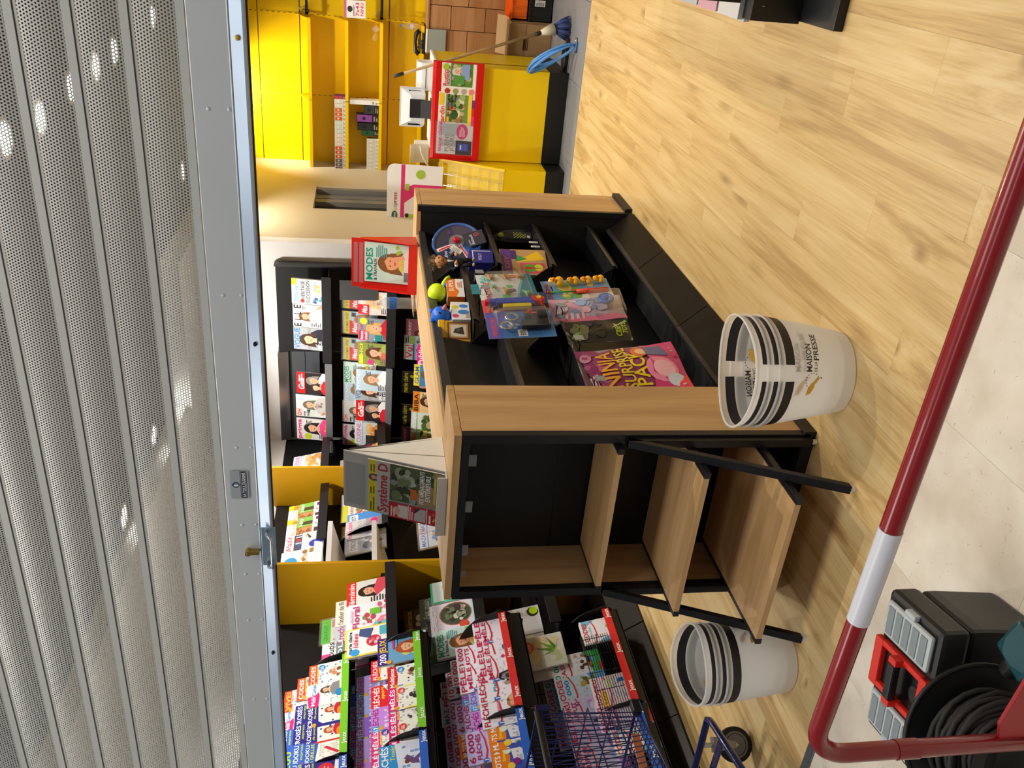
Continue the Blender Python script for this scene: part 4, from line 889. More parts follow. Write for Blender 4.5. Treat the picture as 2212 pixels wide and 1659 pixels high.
dd('gala', 'red-banner celebrity weekly with a couple in black and white', (.19, .26, [('bg', '2a2628'), ('f', .62, .52, .4, '8a8480', 'd8a888', 'eceaea'), ('f', .30, .44, .34, '3a2a22', SKIN, 'd82a34'), ('r', 0, .74, 1, 1, 'd21f26'), ('t', 'Gala', .18, .77, .72, .17, 'ffffff', .15), ('l', .62, .8, .95, .95, 2, 'f0c0c0'), ('r', .7, .02, .95, .1, '5a5a60')]))
dd('ohmymag', 'pale green lifestyle magazine with an overhead portrait', (.20, .27, [('bg', 'dcdedd'), ('n', .0, .1, 1, .7, ['a9cdb8', '8fbfa4', 'c9dcd0'], 12, 3), ('f', .55, .62, .36, '7a6a5e', SKIN, 'c8c4c0'), ('n', .4, .2, .8, .44, ['6a5a52', 'b8a89c', '8a7a70'], 8, 3), ('t', 'OH', .04, .84, .34, .13, 'e8503a'), ('t', 'my', .04, .72, .26, .08, '2a2a2c'), ('t', 'mag', .04, .61, .34, .08, '2a2a2c'), ('e', .2, .18, .06, .06, 'f07a3a')]))
dd('prima', 'grey magazine, dark-haired woman in pink', port('dfdedc', 'prima', 'e0348a', '2e221e', 'ef4a8a', h0=.27, w0=.20, ex=[('e', .16, .66, .14, .14, 'c9d02a'), ('t', 'prima', .04, .86, .96, .12, 'e63a90'), ('n', .4, .02, .95, .2, ['e6c84a', 'd8b43a', 'c8d8a0'], 7, 3)]))
dd('mt_small', 'mint craft magazine with a woman in a sun hat', (.19, .26, [('bg', 'cfe6dc'), ('f', .52, .46, .5, '9a6a42', SKIN, 'e4dfd6'), ('t', 'MODES', .05, .84, .8, .13, '2f9a74'), ('t', '& TRAVAUX', .05, .76, .6, .05, '33383a'), ('r', .1, .5, .3, .66, '8a7a70'), ('n', .65, .05, .98, .34, ['9ac84a', 'c8e08a', 'd84a5a'], 9, 4), ('l', .62, .45, .95, .7, 6, '7a8a8a'), ('t', 'été soleil', .25, .26, .95, .08, 'e6e23a', .15), ('r', .28, .08, .55, .22, '8ac06a')]))
dd('mt', 'mint craft magazine, woman resting her chin', (.21, .28, [('bg', 'cfe6e0'), ('f', .50, .50, .46, '8a5a36', 'efa882', 'ece6dc'), ('p', [(.62, .2), (.72, .24), (.66, .44), (.58, .42)], 'efa882'), ('t', 'MODES', .05, .84, .86, .13, '25a08a'), ('t', '& TRAVAUX', .05, .755, .6, .06, '33383a'), ('r', .06, .06, .3, .22, '7a7e84'), ('l', .64, .55, .95, .78, 6, '5aa0a0'), ('n', .7, .05, .97, .4, ['d8d43a', 'a8c84a', 'e6e2d8'], 7, 4), ('t', 'été', .3, .24, .6, .09, 'e6e23a', .15)]))
dd('pinkback', 'pale blue magazine with a woman in white', port('bcd2e0', 'PSYCHO', 'e8f0f8', '9a7a5a', 'f4f4f4'))
dd('orangefood', 'recipe magazine with a golden tart on its cover', (.20, .27, [('bg', 'c9d6de'), ('n', .1, .05, .98, .66, ['e89a4a', 'f0b66a', 'd8803a', 'f4cf9a', 'e8a860'], 26, 3), ('r', 0, .78, 1, 1, 'd8e2ea'), ('t', 'CUISINE', .05, .82, .95, .12, 'd85a9a'), ('r', .7, .02, .95, .12, 'e86a9a')]))
dd('berryfood', 'dark recipe magazine with a pile of red berries', (.20, .27, [('bg', '2e1f1e'), ('n', .05, .05, .95, .66, BERRY, 28, 5), ('r', 0, .8, .7, .94, 'f0c02a'), ('t', 'saison', .05, .81, .66, .11, '2e1f1e'), ('e', .84, .16, .12, .10, 'e6d83a'), ('l', .1, .70, .8, .78, 2, 'e8d8c8')]))
dd('marie_dark', 'dark magazine with a close-up face and yellow title', (.20, .27, [('bg', '3a302c'), ('f', .55, .40, .70, '2a1f1a', 'd2a58c', None), ('t', 'marie claire', .05, .82, .95, .14, 'e6e63a'), ('e', .8, .70, .07, .07, 'c8dc3a'), ('l', .7, .3, .95, .62, 6, 'c8c0b8')]))
dd('vu', 'white magazine with a large red and blue title', (.21, .27, [('bg', 'b5c2c8'), ('n', .1, .05, .95, .66, ['5a6a72', '8a9aa0', '3a464c', 'a8b4b8', 'd0d8da'], 20, 3), ('r', 0, .70, .66, 1, 'e8f0f4'), ('t', 'Vu!', .06, .75, .62, .2, 'e0303a'), ('r', 0, .70, .66, .74, '2f5fd0'), ('r', .68, .72, .97, .84, 'a8d84a'), ('l', .7, .86, .97, .97, 2, '3a3a40')]))
dd('public', 'magenta-titled celebrity weekly', port('e0b8c8', 'Public', 'ffffff', '7a4a3a', 'd84a8a', ex=[('r', 0, .8, 1, 1, 'e0208a'), ('t', 'Public', .08, .83, .9, .13, 'ffffff', .15)]))
dd('pinkpeople', 'crowded pink and purple celebrity magazine', (.19, .26, [('bg', 'a85a78'), ('f', .36, .55, .4, '5a2a2a', SKIN, 'd86a4a'), ('f', .72, .40, .34, '3a2020', SKIN, '6a2a5a'), ('t', 'closer', .06, .84, .94, .12, 'f4d8e4'), ('n', .1, .05, .9, .3, ['c83a6a', 'e08a5a', '5a3a8a'], 9, 3)]))
dd('yellowblue', 'yellow and blue fashion weekly', port('3f86c4', 'GLAM', 'f0e23a', '7a5a3a', 'e8e0d0', ex=[('r', .0, .82, 1, 1, 'f0d828'), ('t', 'GLAM', .1, .84, .9, .13, '2f66b0')]))
dd('orange_b', 'orange-banner weekly with black capitals', port('f0c890', 'BIBA', '1a1a1c', '4a3426', 'e8e4e0', ex=[('r', 0, .8, 1, 1, 'f08a1e'), ('t', 'BIBA', .08, .83, .92, .13, '1a1a1c')]))
dd('avantages', 'green and white lifestyle magazine with leaves', (.20, .27, [('bg', 'dfe8dc'), ('n', .1, .05, .95, .7, PG, 24, 3), ('t', 'avantages', .05, .84, .95, .12, 'f8f8f4'), ('r', 0, .82, 1, .83, '6aa84a')]))
dd('garden', 'green garden magazine with pink and yellow flowers', (.20, .27, [('bg', '8ab06a'), ('n', .05, .05, .95, .75, PG+['e8d24a', 'e07aa0'], 30, 8), ('t', 'jardin', .06, .83, .8, .13, 'e0303a'), ('r', .7, .5, .95, .62, 'f2e23a')]))
dd('gr_kitchen', 'grey cookery magazine with two dark plates', (.20, .27, [('bg', '9a948a'), ('r', 0, .66, 1, .96, 'a8a296'), ('t', 'RÉGAL', .06, .76, .7, .13, 'c4bfb4'), ('e', .32, .45, .22, .22, '22242c'), ('n', .16, .33, .48, .56, ['8aa04a', 'c8c46a', '4a5a2a'], 7, 2), ('e', .72, .30, .24, .24, '22242c'), ('n', .55, .18, .88, .42, ['d8c8a8', 'a8946a', 'f0e4cc'], 7, 2), ('r', 0, 0, 1, .05, '3a4a8a')]))
dd('brocante', 'antiques magazine with an orange title', (.19, .27, [('bg', 'b8845a'), ('n', .0, .34, .6, .74, ['8a5a34', 'd8b890', 'c07a3a', '5a3a22'], 16, 3), ('r', .45, .24, 1, .72, '7ab04a'), ('r', .55, .3, .75, .6, '4a3a2a'), ('t', '100', .5, .58, .95, .08, 'f0f4e0'), ('r', 0, 0, 1, .32, 'f4f2ee'), ('r', .06, .06, .3, .28, '4a2a2a'), ('n', .42, .04, .66, .28, ['5a6ad0', 'e06a4a', '9a8ae0'], 6, 2), ('r', .74, .1, .92, .24, '6a2a5a'), ('r', 0, .74, .7, 1, 'f2f0f2'), ('t', 'Brocante', .04, .77, .96, .11, 'f09a1a'), ('r', .72, .86, 1, 1, 'f2d81e')]))
dd('aladin', 'antiques magazine with red title', (.19, .27, [('bg', 'c9cbc8'), ('r', .0, .56, 1, .76, '4a3a3a'), ('g', .02, .57, .98, .75, 14, 1, 'b83a3a', .5, 3), ('g', .02, .57, .98, .75, 14, 1, '3a5a8a', .3, 8), ('g', .02, .57, .98, .75, 14, 1, 'e0d8c8', .3, 5), ('r', 0, .3, 1, .55, 'cfd0cc'), ('p', [(.6, .36), (.9, .46), (.92, .42), (.7, .32)], '3a3a3a'), ('e', .8, .44, .06, .05, 'd8a43a'), ('e', .3, .22, .2, .22, '2f36a0'), ('r', .1, .02, .6, .2, '3a40a8'), ('r', .6, .02, .98, .2, '7a7c80'), ('r', 0, .78, 1, 1, 'f0eeee'), ('t', 'Aladin', .06, .82, .96, .14, 'd83a4a')]))
dd('idist', 'sky-blue literary review with a white title panel', (.20, .27, [('bg', '4f90d8'), ('r', .08, .72, .92, .94, 'f2f4f6'), ('t', 'OBDIST', .12, .77, .88, .12, '2a3a6a'), ('l', .2, .1, .7, .3, 3, 'a8ccf0'), ('r', 0, 0, 1, .03, 'c8c8cc')]))
dd('idist2', 'grey literary review in clear wrapping', (.20, .27, [('bg', 'b8b8c2'), ('r', .08, .72, .92, .94, 'eceef2'), ('t', 'OBDIST', .12, .77, .88, .12, '3a3a5a'), ('n', .1, .05, .9, .6, GREY+['d8a0b8'], 14, 3)]))
dd('marie_grey', 'silver-grey magazine with a pink title', (.20, .28, [('bg', 'cfcdd0'), ('r', .1, .1, 1, .5, 'a8a6ac'), ('t', 'marie claire', .05, .84, .95, .12, 'e0247c'), ('t', 'PLEINS', .2, .60, .9, .10, 'b8b4b8'), ('t', 'JOURS', .2, .46, .9, .10, 'b8b4b8'), ('e', .8, .28, .18, .14, 'e0347c'), ('r', .5, .0, 1, .2, '8a868c')]))
dd('sysd_small', 'yellow and white do-it-yourself magazine', (.20, .27, [('bg', 'e8e2d8'), ('r', 0, .8, 1, 1, 'c8c23a'), ('t', 'Système', .05, .66, .95, .11, 'c0303a'), ('n', .1, .05, .95, .62, ['8a7a5a', '5a6a3a', 'a89a7a', 'c84a3a'], 18, 3)]))
dd('gazpack', 'blue and white crossword gazette in clear wrapping', (.20, .27, [('bg', 'dfe8f2'), ('t', 'MAZAN', .06, .84, .9, .1, '3a7ac8'), ('n', .2, .1, .9, .7, ['5a9ad8', '8ac0e8', 'f0f4f8', 'f0a03a', '2f5a8a'], 18, 3), ('r', 0, .78, 1, .8, '7ab0e0')]))
dd('blondwhite', 'white boxed magazine with a round blue emblem', (.24, .27, [('bg', 'e4e2e0'), ('e', .5, .76, .24, .2, '2f8ac0'), ('n', .3, .66, .7, .86, ['5ab0d8', 'f0f0e0', 'd84a3a'], 7, 3), ('n', .0, .0, 1, .5, ['a8845c', '8a6a44', 'd8c09a', 'c0a078'], 18, 3), ('t', 'bio', .1, .88, .4, .1, '2a4a8a')]))
dd('therapeute', 'red-banner magazine with a curly-haired woman in red', (.21, .28, [('bg', 'e8e4de'), ('f', .55, .56, .40, '33241e', 'dca284', None), ('p', [(.3, .36), (.6, .42), (1, .34), (1, .0), (.62, .1)], 'd84a58'), ('r', 0, .80, 1, 1, 'e2352a'), ('t', 'féminin', .05, .83, .95, .12, 'ffffff'), ('l', .06, .08, .4, .5, 7, '3a3a3e'), ('r', .72, .0, .96, .14, '6a4a42')]))
dd('floral', 'flower-arranging magazine with bouquets and a green tab', (.21, .28, [('bg', 'f2ecef'), ('n', .1, .36, .6, .68, FLOW, 16, 3), ('n', .6, .02, 1, .42, ['e05a7a', 'c83a5a', 'f08aa0', '5a7a3a'], 14, 5), ('n', .0, .05, .45, .34, ['e08aa0', 'f0b8c4', '8a6a5a'], 12, 8), ('r', .5, .28, .72, .5, '74c03a'), ('t', 'Atelier', .3, .86, .8, .06, 'e0a8c4', .1), ('t', 'Floral', .05, .73, .9, .13, 'c8307a')]))
dd('idees', 'yellow-edged craft magazine with a pink knitted disc', (.21, .28, [('bg', 'f2e23a'), ('r', .05, .04, .96, .96, 'f4f3f0'), ('e', .45, .42, .2, .2, 'cf3a4c'), ('n', .28, .30, .62, .54, ['e06a7a', 'b82a3a', 'f0c0c4'], 14, 3), ('p', [(.55, .5), (.9, .42), (.95, .7), (.7, .72)], '4a5a86'), ('r', .6, .1, .92, .3, '5ab4c4'), ('t', 'marie claire', .1, .86, .9, .07, '2a2a2e'), ('t', 'idées', .3, .74, .8, .1, 'e0567a', .2), ('e', .14, .80, .12, .12, '3aa0e0')]))
dd('catpink', 'pink booklet with a turquoise cat head', (.16, .16, [('bg', 'ee7a96'), ('e', .55, .45, .24, .24, '5ac4c8'), ('p', [(.34, .5), (.36, .85), (.5, .62)], '5ac4c8'), ('p', [(.6, .64), (.74, .85), (.78, .5)], '5ac4c8'), ('r', .05, .8, .3, .9, 'f4b0c0')]))
dd('atelier', 'cream embroidery magazine with a flower photo', (.20, .27, [('bg', 'e6e2d2'), ('t', "l'atelier de fil", .06, .82, .95, .11, '4a4a44'), ('n', .2, .15, .9, .72, ['c8c4b0', 'a8a890', 'e8c8c8', 'b0848c'], 18, 3)]))
dd('crochet', 'pale blue crochet magazine', (.20, .27, [('bg', 'b8c8d0'), ('t', 'Crochet', .05, .80, .95, .15, 'c83a6a'), ('n', .1, .1, .9, .72, ['d8dce0', '9ab0bc', 'c8d0d4', 'e8d8d8'], 16, 3)]))
dd('darkjo', 'grey magazine with a dark-haired woman in black', port('7a8486', 'JOLI', 'dfe6e6', '2a1f1c', '2a2a2e'))
dd('passion', 'cream cross-stitch magazine in a bright green pack', (.20, .28, [('bg', 'e4ddd2'), ('r', 0, .80, 1, 1, '54c428'), ('t', 'GRATUIT +', .1, .86, .9, .08, '2a8a1a'), ('t', 'Passion', .06, .64, .6, .1, 'd83a3a', .1), ('n', .35, .1, .8, .5, ['a09a90', 'c8c0b4', '7a746c'], 10, 3), ('r', .62, .62, .95, .78, 'c88a8a')]))
dd('boutis', 'white sewing magazine with black script', (.20, .27, [('bg', 'ece8e4'), ('t', 'Boutis', .1, .74, .8, .14, '26262a', .25), ('r', 0, .82, .4, 1, 'e04a8a'), ('n', .3, .05, .95, .6, ['f0d8e0', 'd8c8cc', 'e8a0b8'], 10, 3)]))
dd('purplepack', 'purple-edged knitting magazine', (.20, .27, [('bg', 'a8467a'), ('r', .1, .0, 1, .78, 'd8b8c8'), ('t', 'tricot', .1, .82, .9, .12, 'f0d8e8')]))
dd('fait', 'grey-green craft magazine, woman in sun hat', (.19, .26, [('bg', 'a4aaa6'), ('r', 0, .66, 1, 1, '5f7a64'), ('t', 'Fait main', .08, .78, .95, .14, 'dfe6dc'), ('f', .62, .5, .4, '4a3a30', SKIN, 'c8ccd0'), ('e', .62, .64, .26, .08, '6a4a34'), ('r', .5, .05, .75, .3, 'd8a84a')]))
dd('quilt', 'large white craft magazine with an oval of patterned fabrics', (.24, .30, [('bg', 'e4dbe8'), ('e', .60, .50, .38, .40, 'a06a3a'), ('e', .60, .50, .35, .37, '4a5246'), ('n', .34, .28, .9, .72, ['8a9a7a', '2a2a26', 'c8c8b0', '6a7a5a', 'a89a8a', '4a3a34', 'd8d4c0'], 34, 5), ('t', 'CREATIF', .1, .87, .95, .09, 'f6f2f8'), ('e', .2, .36, .13, .11, 'e0503a'), ('r', .25, .04, .95, .18, 'bfe0e6')]))
dd('cottage', 'dark green country-living magazine with flowers', (.20, .27, [('bg', '3a5a4a'), ('n', .1, .05, .95, .7, ['d8c8c8', 'a8847c', '5a6a5a', '2f7a5a', '88a8b0'], 18, 3), ('r', 0, .74, 1, 1, '2f8a54'), ('t', 'COTTAGE', .05, .80, .95, .14, 'e6efe6')]))
dd('couture', 'sewing magazine with a rust-brown panel and lime sticker', (.21, .28, [('bg', 'd8d8da'), ('r', .05, .86, 1, 1, 'c9ced4'), ('t', 'couture', .08, .87, .7, .10, '3a4a52'), ('r', .2, .50, .82, .82, '8a3a22'), ('t', 'COUTURE', .26, .68, .76, .08, 'f0e0d8'), ('t', 'FACILE', .26, .57, .66, .08, 'f0e0d8'), ('n', .6, .2, .95, .5, ['8a6a5a', 'a8a0a0', 'c8b8b0'], 8, 3), ('e', .78, .14, .18, .16, '2a2a20'), ('e', .82, .12, .14, .12, 'b8e020')]))
dd('daphne', 'white journal magazine with a coral disc and green leaves', (.23, .30, [('bg', 'dcdfd6'), ('n', .1, .05, .95, .95, ['e8d8a8', 'c8d8a8', 'f0b8a8', 'dce8e0', 'f0e8c8'], 22, 3), ('e', .68, .68, .20, .17, 'e8604c'), ('l', .54, .60, .82, .76, 6, 'f8c8bc'), ('p', [(.42, .22), (.60, .50), (.56, .24)], '6aa03a'), ('p', [(.45, .2), (.82, .46), (.60, .20)], '7ab04a'), ('p', [(.45, .18), (.94, .30), (.60, .15)], '5a9030'), ('p', [(.45, .16), (.84, .08), (.58, .14)], '8abc5a'), ('p', [(.42, .2), (.36, .42), (.48, .22)], '7ab04a'), ('t', "DAPHNE'S", .06, .84, .62, .08, '6a8a7a'), ('t', 'DIARY', .26, .72, .62, .09, '6a8a7a')]))
dd('cartes', 'pale card-making magazine with a green plant photo', (.22, .28, [('bg', 'd9d2d8'), ('t', 'Cartes', .05, .74, .5, .09, '5a7a6a'), ('t', 'passion', .05, .87, .5, .06, 'c03a7a'), ('r', .4, .6, .7, .9, 'b88aa8'), ('n', .2, .1, .9, .55, ['5a8a6a', 'c8c8c0', '8aa89a', 'd84a7a'], 14, 3)]))
dd('brownbox', 'brown-panel hobby magazine', (.21, .28, [('bg', 'c9c4c4'), ('r', .1, .5, .7, .98, '5a4432'), ('t', 'loisirs', .14, .8, .6, .1, 'c8a03a'), ('n', .1, .05, .95, .45, ['a8c4d8', 'd8c8cc', 'e0d8a0'], 10, 3)]))
dd('mint_tin', 'mint-edged boxed magazine with a pink disc', (.18, .22, [('bg', '4fc49a'), ('r', .07, .06, 1, .94, 'dff0ea'), ('e', .22, .24, .14, .14, 'e0344c'), ('e', .72, .6, .12, .10, 'e8c83a'), ('e', .72, .6, .06, .05, 'd88a2a')]))
dd('brownanim', 'brown wildlife magazine with a yellow title', (.19, .26, [('bg', '5a3c24'), ('t', 'Animaux', .06, .82, .95, .13, 'e0c03a'), ('n', .1, .1, .95, .75, ['c8b49a', '8a6a44', 'e8dcc8', '3a2818'], 16, 3)]))
# --- on stands
dd('rustica', 'gardening magazine with a red script title and a gardener', (.235, .27, [('bg', 'f0f0ea'), ('r', .26, .10, 1, .74, '5f8a3a'), ('n', .28, .12, .98, .72, PG+['e8e0f0', 'd890c0', 'f4f0e0'], 26, 3), ('f', .74, .58, .22, 'd8d8d8', SKIN, '8fa8d8'), ('r', .34, .34, .62, .66, '5a9a4a'), ('t', 'Rustica', .26, .82, .82, .13, 'd8203a', .1), ('t', 'PRATIQUE', .28, .755, .9, .06, '5a5a60'), ('e', .87, .88, .1, .1, 'a8cc2a'), ('e', .11, .82, .09, .09, 'b83a2a'), ('e', .11, .58, .09, .09, '9a9a5a'), ('e', .11, .34, .09, .09, 'b8a898'), ('e', .11, .12, .09, .09, 'e88a7a')]))
dd('jardin', 'gardening magazine with an orange-red title and a flower garden', (.25, .285, [('bg', 'f4f2ea'), ('r', 0, .18, 1, .80, '7a9a50'), ('n', .02, .2, .98, .78, PG+['e8e4c8', 'b07a4a', 'e07a4a', '9a7ab0'], 34, 6), ('t', 'jardin', .04, .83, .56, .13, 'e8342a'), ('r', .60, .86, .97, .98, 'f2d020'), ('t', 'Le guide très', .28, .70, .95, .07, '2a2a22'), ('t', 'pratique', .34, .61, .9, .07, '2a2a22'), ('t', 'du jardinage', .42, .52, .97, .07, '2a2a22'), ('r', .06, .70, .24, .76, 'f0c020'), ('r', 0, .08, 1, .18, 'f2d83a'), ('r', 0, 0, .3, .08, 'e83a8a'), ('r', .3, 0, .55, .08, 'd8382a'), ('r', .55, 0, .8, .08, '7a3a9a')]))
dd('clairestand', 'clear-wrapped magazine with pink title', (.255, .29, [('bg', 'd9dade'), ('r', .25, .3, .75, .9, 'b4b4bc'), ('r', .45, .3, .6, .95, 'c8c8d0'), ('r', .62, .35, .95, .9, 'aab8c4'), ('t', 'marie claire', .08, .86, .98, .11, 'e0349a'), ('t', 'PLEINS', .08, .66, .62, .11, '8a8a94'), ('t', 'JOURS', .08, .52, .62, .11, '8a8a94'), ('e', .72, .30, .24, .18, 'd0307c'), ('l', .56, .22, .88, .38, 5, 'f0c8dc'), ('r', 0, .02, .44, .46, '16182c'), ('r', .12, .12, .34, .4, '3a52c8'), ('r', .16, .3, .3, .34, 'dfe4f8')]))
dd('redstand', 'mint craft magazine with a woman resting on her hand', D['mt'][1:])
D['redstand'] = (D['redstand'][0], .235, .30, D['mt'][3])
dd('sysd', 'do-it-yourself magazine with a red title, garden terrace and tools', (.235, .295, [('bg', 'c8cdd2'), ('r', 0, .88, 1, .985, 'e8e030'), ('l', .03, .895, .30, .97, 2, '6a6a20'), ('l', .36, .895, .55, .97, 2, '6a6a20'), ('l', .78, .895, .98, .97, 2, '6a6a20'), ('e', .68, .925, .075, .075, '9a8a84'), ('f', .68, .925, .10, '6a4a3a', SKIN, None), ('t', 'Système D', .05, .735, .97, .125, 'c01c34'), ('r', .32, .0, 1, .70, '50603f'), ('n', .32, .34, .98, .70, ['3f5235', '6a8058', '8a9aa0', '2e3c28', '9aa890', 'b4bcb8'], 34, 3), ('p', [(.32, 0), (1, .0), (1, .12), (.5, .36), (.32, .32)], '9a8468'), ('n', .72, .05, .98, .4, ['3a5a34', '4f7042', '2c4428'], 14, 8), ('r', .42, .34, .62, .42, 'c86a1a'), ('t', 'VOS AMÉNAGEMENTS', .36, .245, .98, .062, 'f4f4f0', .1), ('t', 'EXTÉRIEURS', .44, .165, .92, .062, 'f4f4f0', .1), ('r', .42, .09, .9, .12, 'c8b85a'),
    ('r', 0, .0, .30, .70, 'c01c2a'), ('r', .03, .45, .27, .58, 'd8d6d4'), ('e', .15, .60, .08, .06, 'e0b090'), ('l', .03, .61, .28, .685, 2, 'f0e0e0'), ('r', .0, .435, .30, .445, 'e8e4e4'), ('r', .03, .21, .27, .36, 'b4b4b8'), ('p', [(.16, .36), (.27, .28), (.27, .36)], '2a2c40'), ('l', .03, .375, .28, .43, 2, 'f0e0e0'), ('r', .0, .19, .30, .20, 'e8e4e4'), ('n', .03, .02, .27, .12, ['d8b890', 'e0a03a', 'a86a3a'], 7, 4), ('l', .03, .13, .28, .18, 1, 'f0e0e0')]))

MESH = {}
def mag_mesh(key, tk):
    if (key, tk) in MESH: return MESH[(key, tk)]
    desc, w, h, ops = D[key]
    A = Art(w, h, -tk-.0002, .00008); A.draw(ops); cm = A.mesh('cover', fix=False); cm.materials.append(printmat())
    q = MB(); q.box(-w/2, -tk, 0, w/2, 0, h); pm_ = q.mesh('pages'); pm_.materials.append(PAPER)
    MESH[(key, tk)] = (cm, pm_); return MESH[(key, tk)]
def magazine(key, loc, rot, label, group=None, tk=.006, wrapped=False, name='magazine'):
    t = thing(name, label, 'magazine', loc, rot, group)
    cm, pm_ = mag_mesh(key, tk)
    link('pages', pm_, None, t); link('cover', cm, None, t)
    if wrapped:
        w, h = D[key][1:3]; q = MB(); q.box(-w/2-.006, -tk-.006, -.004, w/2+.006, .003, h+.012); q.build('wrapper', film('wrap_film', 'ffffff', .10, .1), t)
    return t
ORD = ['first', 'second', 'third', 'fourth', 'fifth', 'sixth', 'seventh', 'eighth', 'ninth', 'tenth', 'eleventh']
LEAN = R(14)
def left_mag(key, px, X, z, label, tk=.006, lean=LEAN, jit=0, dy=0, **k):
    """magazine on the left wall, face towards +X; the photo pixel gives how far along the wall it stands"""
    h = D[key][2]; y = at(px[0], px[1], 'x', X-h*.5*math.sin(lean)).y+dy
    return magazine(key, (X, y, z), (-lean, 0, PI/2+R(jit)), label, tk=tk, **k)
def back_mag(key, px, Y, z, label, tk=.006, lean=R(10), jit=0, **k):
    h = D[key][2]; x = at(px[0], px[1], 'y', Y+h*.5*math.sin(lean)).x
    return magazine(key, (x, Y, z), (-lean, 0, R(jit)), label, tk=tk, **k)
# ------------------------------------------------------------------ left wall and back wall racks
GREYB = mat('grey_board', '4a4c51', .35)
def rack(label, loc, group='magazine wall bays'):
    return thing('magazine_rack', label, 'rack', loc, group=group)
def rb(t, name, m_, *b, bevel=0):
    q = MB(); o = t.location; q.box(b[0]-o.x, b[1]-o.y, b[2]-o.z, b[3]-o.x, b[4]-o.y, b[5]-o.z); return q.build(name, m_, t, bevel=bevel)
def rp_(t, name, m_, poly, ax, a, b, bevel=0):
    i = 'xyz'.index(ax); o = t.location; k = [j for j in range(3) if j != i]
    q = MB(); q.prism([(p[0]-o[k[0]], p[1]-o[k[1]]) for p in poly], ax, a-o[i], b-o[i]); return q.build(name, m_, t, bevel=bevel)
XW = -4.08
def left_bay(label, y0, y1, m_=BLACK2, base=True, yb=None):
    t = rack(label, (XW, y0, 0))
    nz = [.02, .55, 1.08, 1.61, 2.24]
    for a, b in zip(nz, nz[1:]): rb(t, 'back_panel', m_, XW-.015, y0+.003, a+.003, XW, (yb or y1)-.003, b-.003)
    rb(t, 'upright', BLACK, XW-.015, y0-.002, .02, XW+.006, y0+.002, 2.24)
    if base:
        rp_(t, 'kick_panel', MATS['kick_panel'], [(-3.53, .0), (-3.53, .012), (-3.63, .155), (-3.65, .155), (-3.65, 0)], 'y', y0+.003, y1-.003)
        rb(t, 'base_tray', BLACK, XW, y0+.003, .14, -3.655, y1-.003, .158)
    return t
# E: the two puzzle bays
GREEN = mat('strip_green', '7cc92a', .35); REDS = mat('strip_red', 'd8342f', .35); BLUES = mat('strip_blue', '2f64c8', .35)
TIERS = [('top', 1.69, -3.672, [(1.665, -3.695), (1.728, -3.775), (1.80, -3.855)]),
         ('second', 1.31, -3.527, [(1.25, -3.56), (1.335, -3.63), (1.41, -3.70), (1.445, -3.77)]),
         ('third', .845, -3.412, [(.745, -3.44), (.845, -3.505), (.872, -3.575), (.895, -3.645), (.92, -3.715)]),
         ('lowest', .255, -3.412, [(.19, -3.435), (.325, -3.53), (.37, -3.60)])]
YE = [2.065, 2.295, 2.96, 3.62]
EB = []
for b in range(3):
    y0, y1 = YE[b], YE[b+1]
    t = left_bay(['black puzzle magazine bay nearest the shutter, mostly outside the picture', 'black puzzle magazine bay with blue shelf strips', 'black puzzle magazine bay with green and red shelf strips'][b], y0, y1)
    EB.append(t)
    for ti, (nm, z, X, rows) in enumerate(TIERS):
        m_ = BLUES if b < 2 else (GREEN if ti < 2 else REDS)
        rp_(t, 'shelf_strip', m_, [(X, z-.022), (X+.003, z-.022), (X-.007, z+.016), (X-.010, z+.016)], 'y', y0+.004, y1-.004)
        rp_(t, 'shelf_front', BLACK, [(X-.004, z-.026), (X+.008, z-.026), (X-.002, z+.020), (X-.014, z+.020)], 'y', y0+.002, y0+.0045)
        zb = rows[0][0]
        for r_, (zz, xx) in enumerate(rows):
            xb = rows[r_+1][1]+.008 if r_+1 < len(rows) else xx-.10
            rb(t, 'shelf_step', BLACK, xb-.001, y0+.004, zz-.006, (xx+.012 if r_ else X-.012), y1-.004, zz-.001)
        rb(t, 'shelf_front', BLACK, X-.016, y0+.004, zb-.01, X-.012, y1-.004, z-.020)
        xe = rows[-1][1]-.10
        rb(t, 'shelf_support', BLACK, XW, y0+.01, zb-.05, xe+.01, y0+.016, rows[-1][0])
        rb(t, 'shelf_support', BLACK, XW, y1-.016, zb-.05, xe+.01, y1-.010, rows[-1][0])
        # quarter-round side cheek
        n = 10; pts = [(X+.004, z-.03), (X+.012, z+.01)]+[(X-.01-(X-XW-.12)*-1*(-i/n)*1, z+.02+.26*math.sin(i/n*PI/2)) for i in range(1, n+1)]+[(XW+.10, z-.05), (X-.05, zb-.03)]
        pts = [(X+.004, z-.03), (X+.012, z+.01)]+[(X-.005-.30*(1-math.cos(i/n*PI/2)), z+.015+.22*math.sin(i/n*PI/2)) for i in range(1, n+1)]+[(X-.32, zb-.03), (X-.06, zb-.03)]
        for yy in ((y1-.004,) if b == 2 else (y1-.002,)):
            rp_(t, 'side_cheek', BLACK, pts, 'y', yy, yy+.003)
        # the word on the strip, in white boxes along the shelf
        for k in range(3):
            yy = y1-.045-k*.26
            if yy-.03 < y0: continue
            A = Art(.078, .034, -.0002, .00012); A.draw([('t', 'Jeux', .04, .16, .96, .66, 'f7f8f4')])
            o = A.build('shelf_label', printmat(), t, fix=False); o.location = Vector((X+.0034, yy, z-.020))-t.location; o.rotation_euler = (-R(14.5), 0, PI/2)
bays = EB
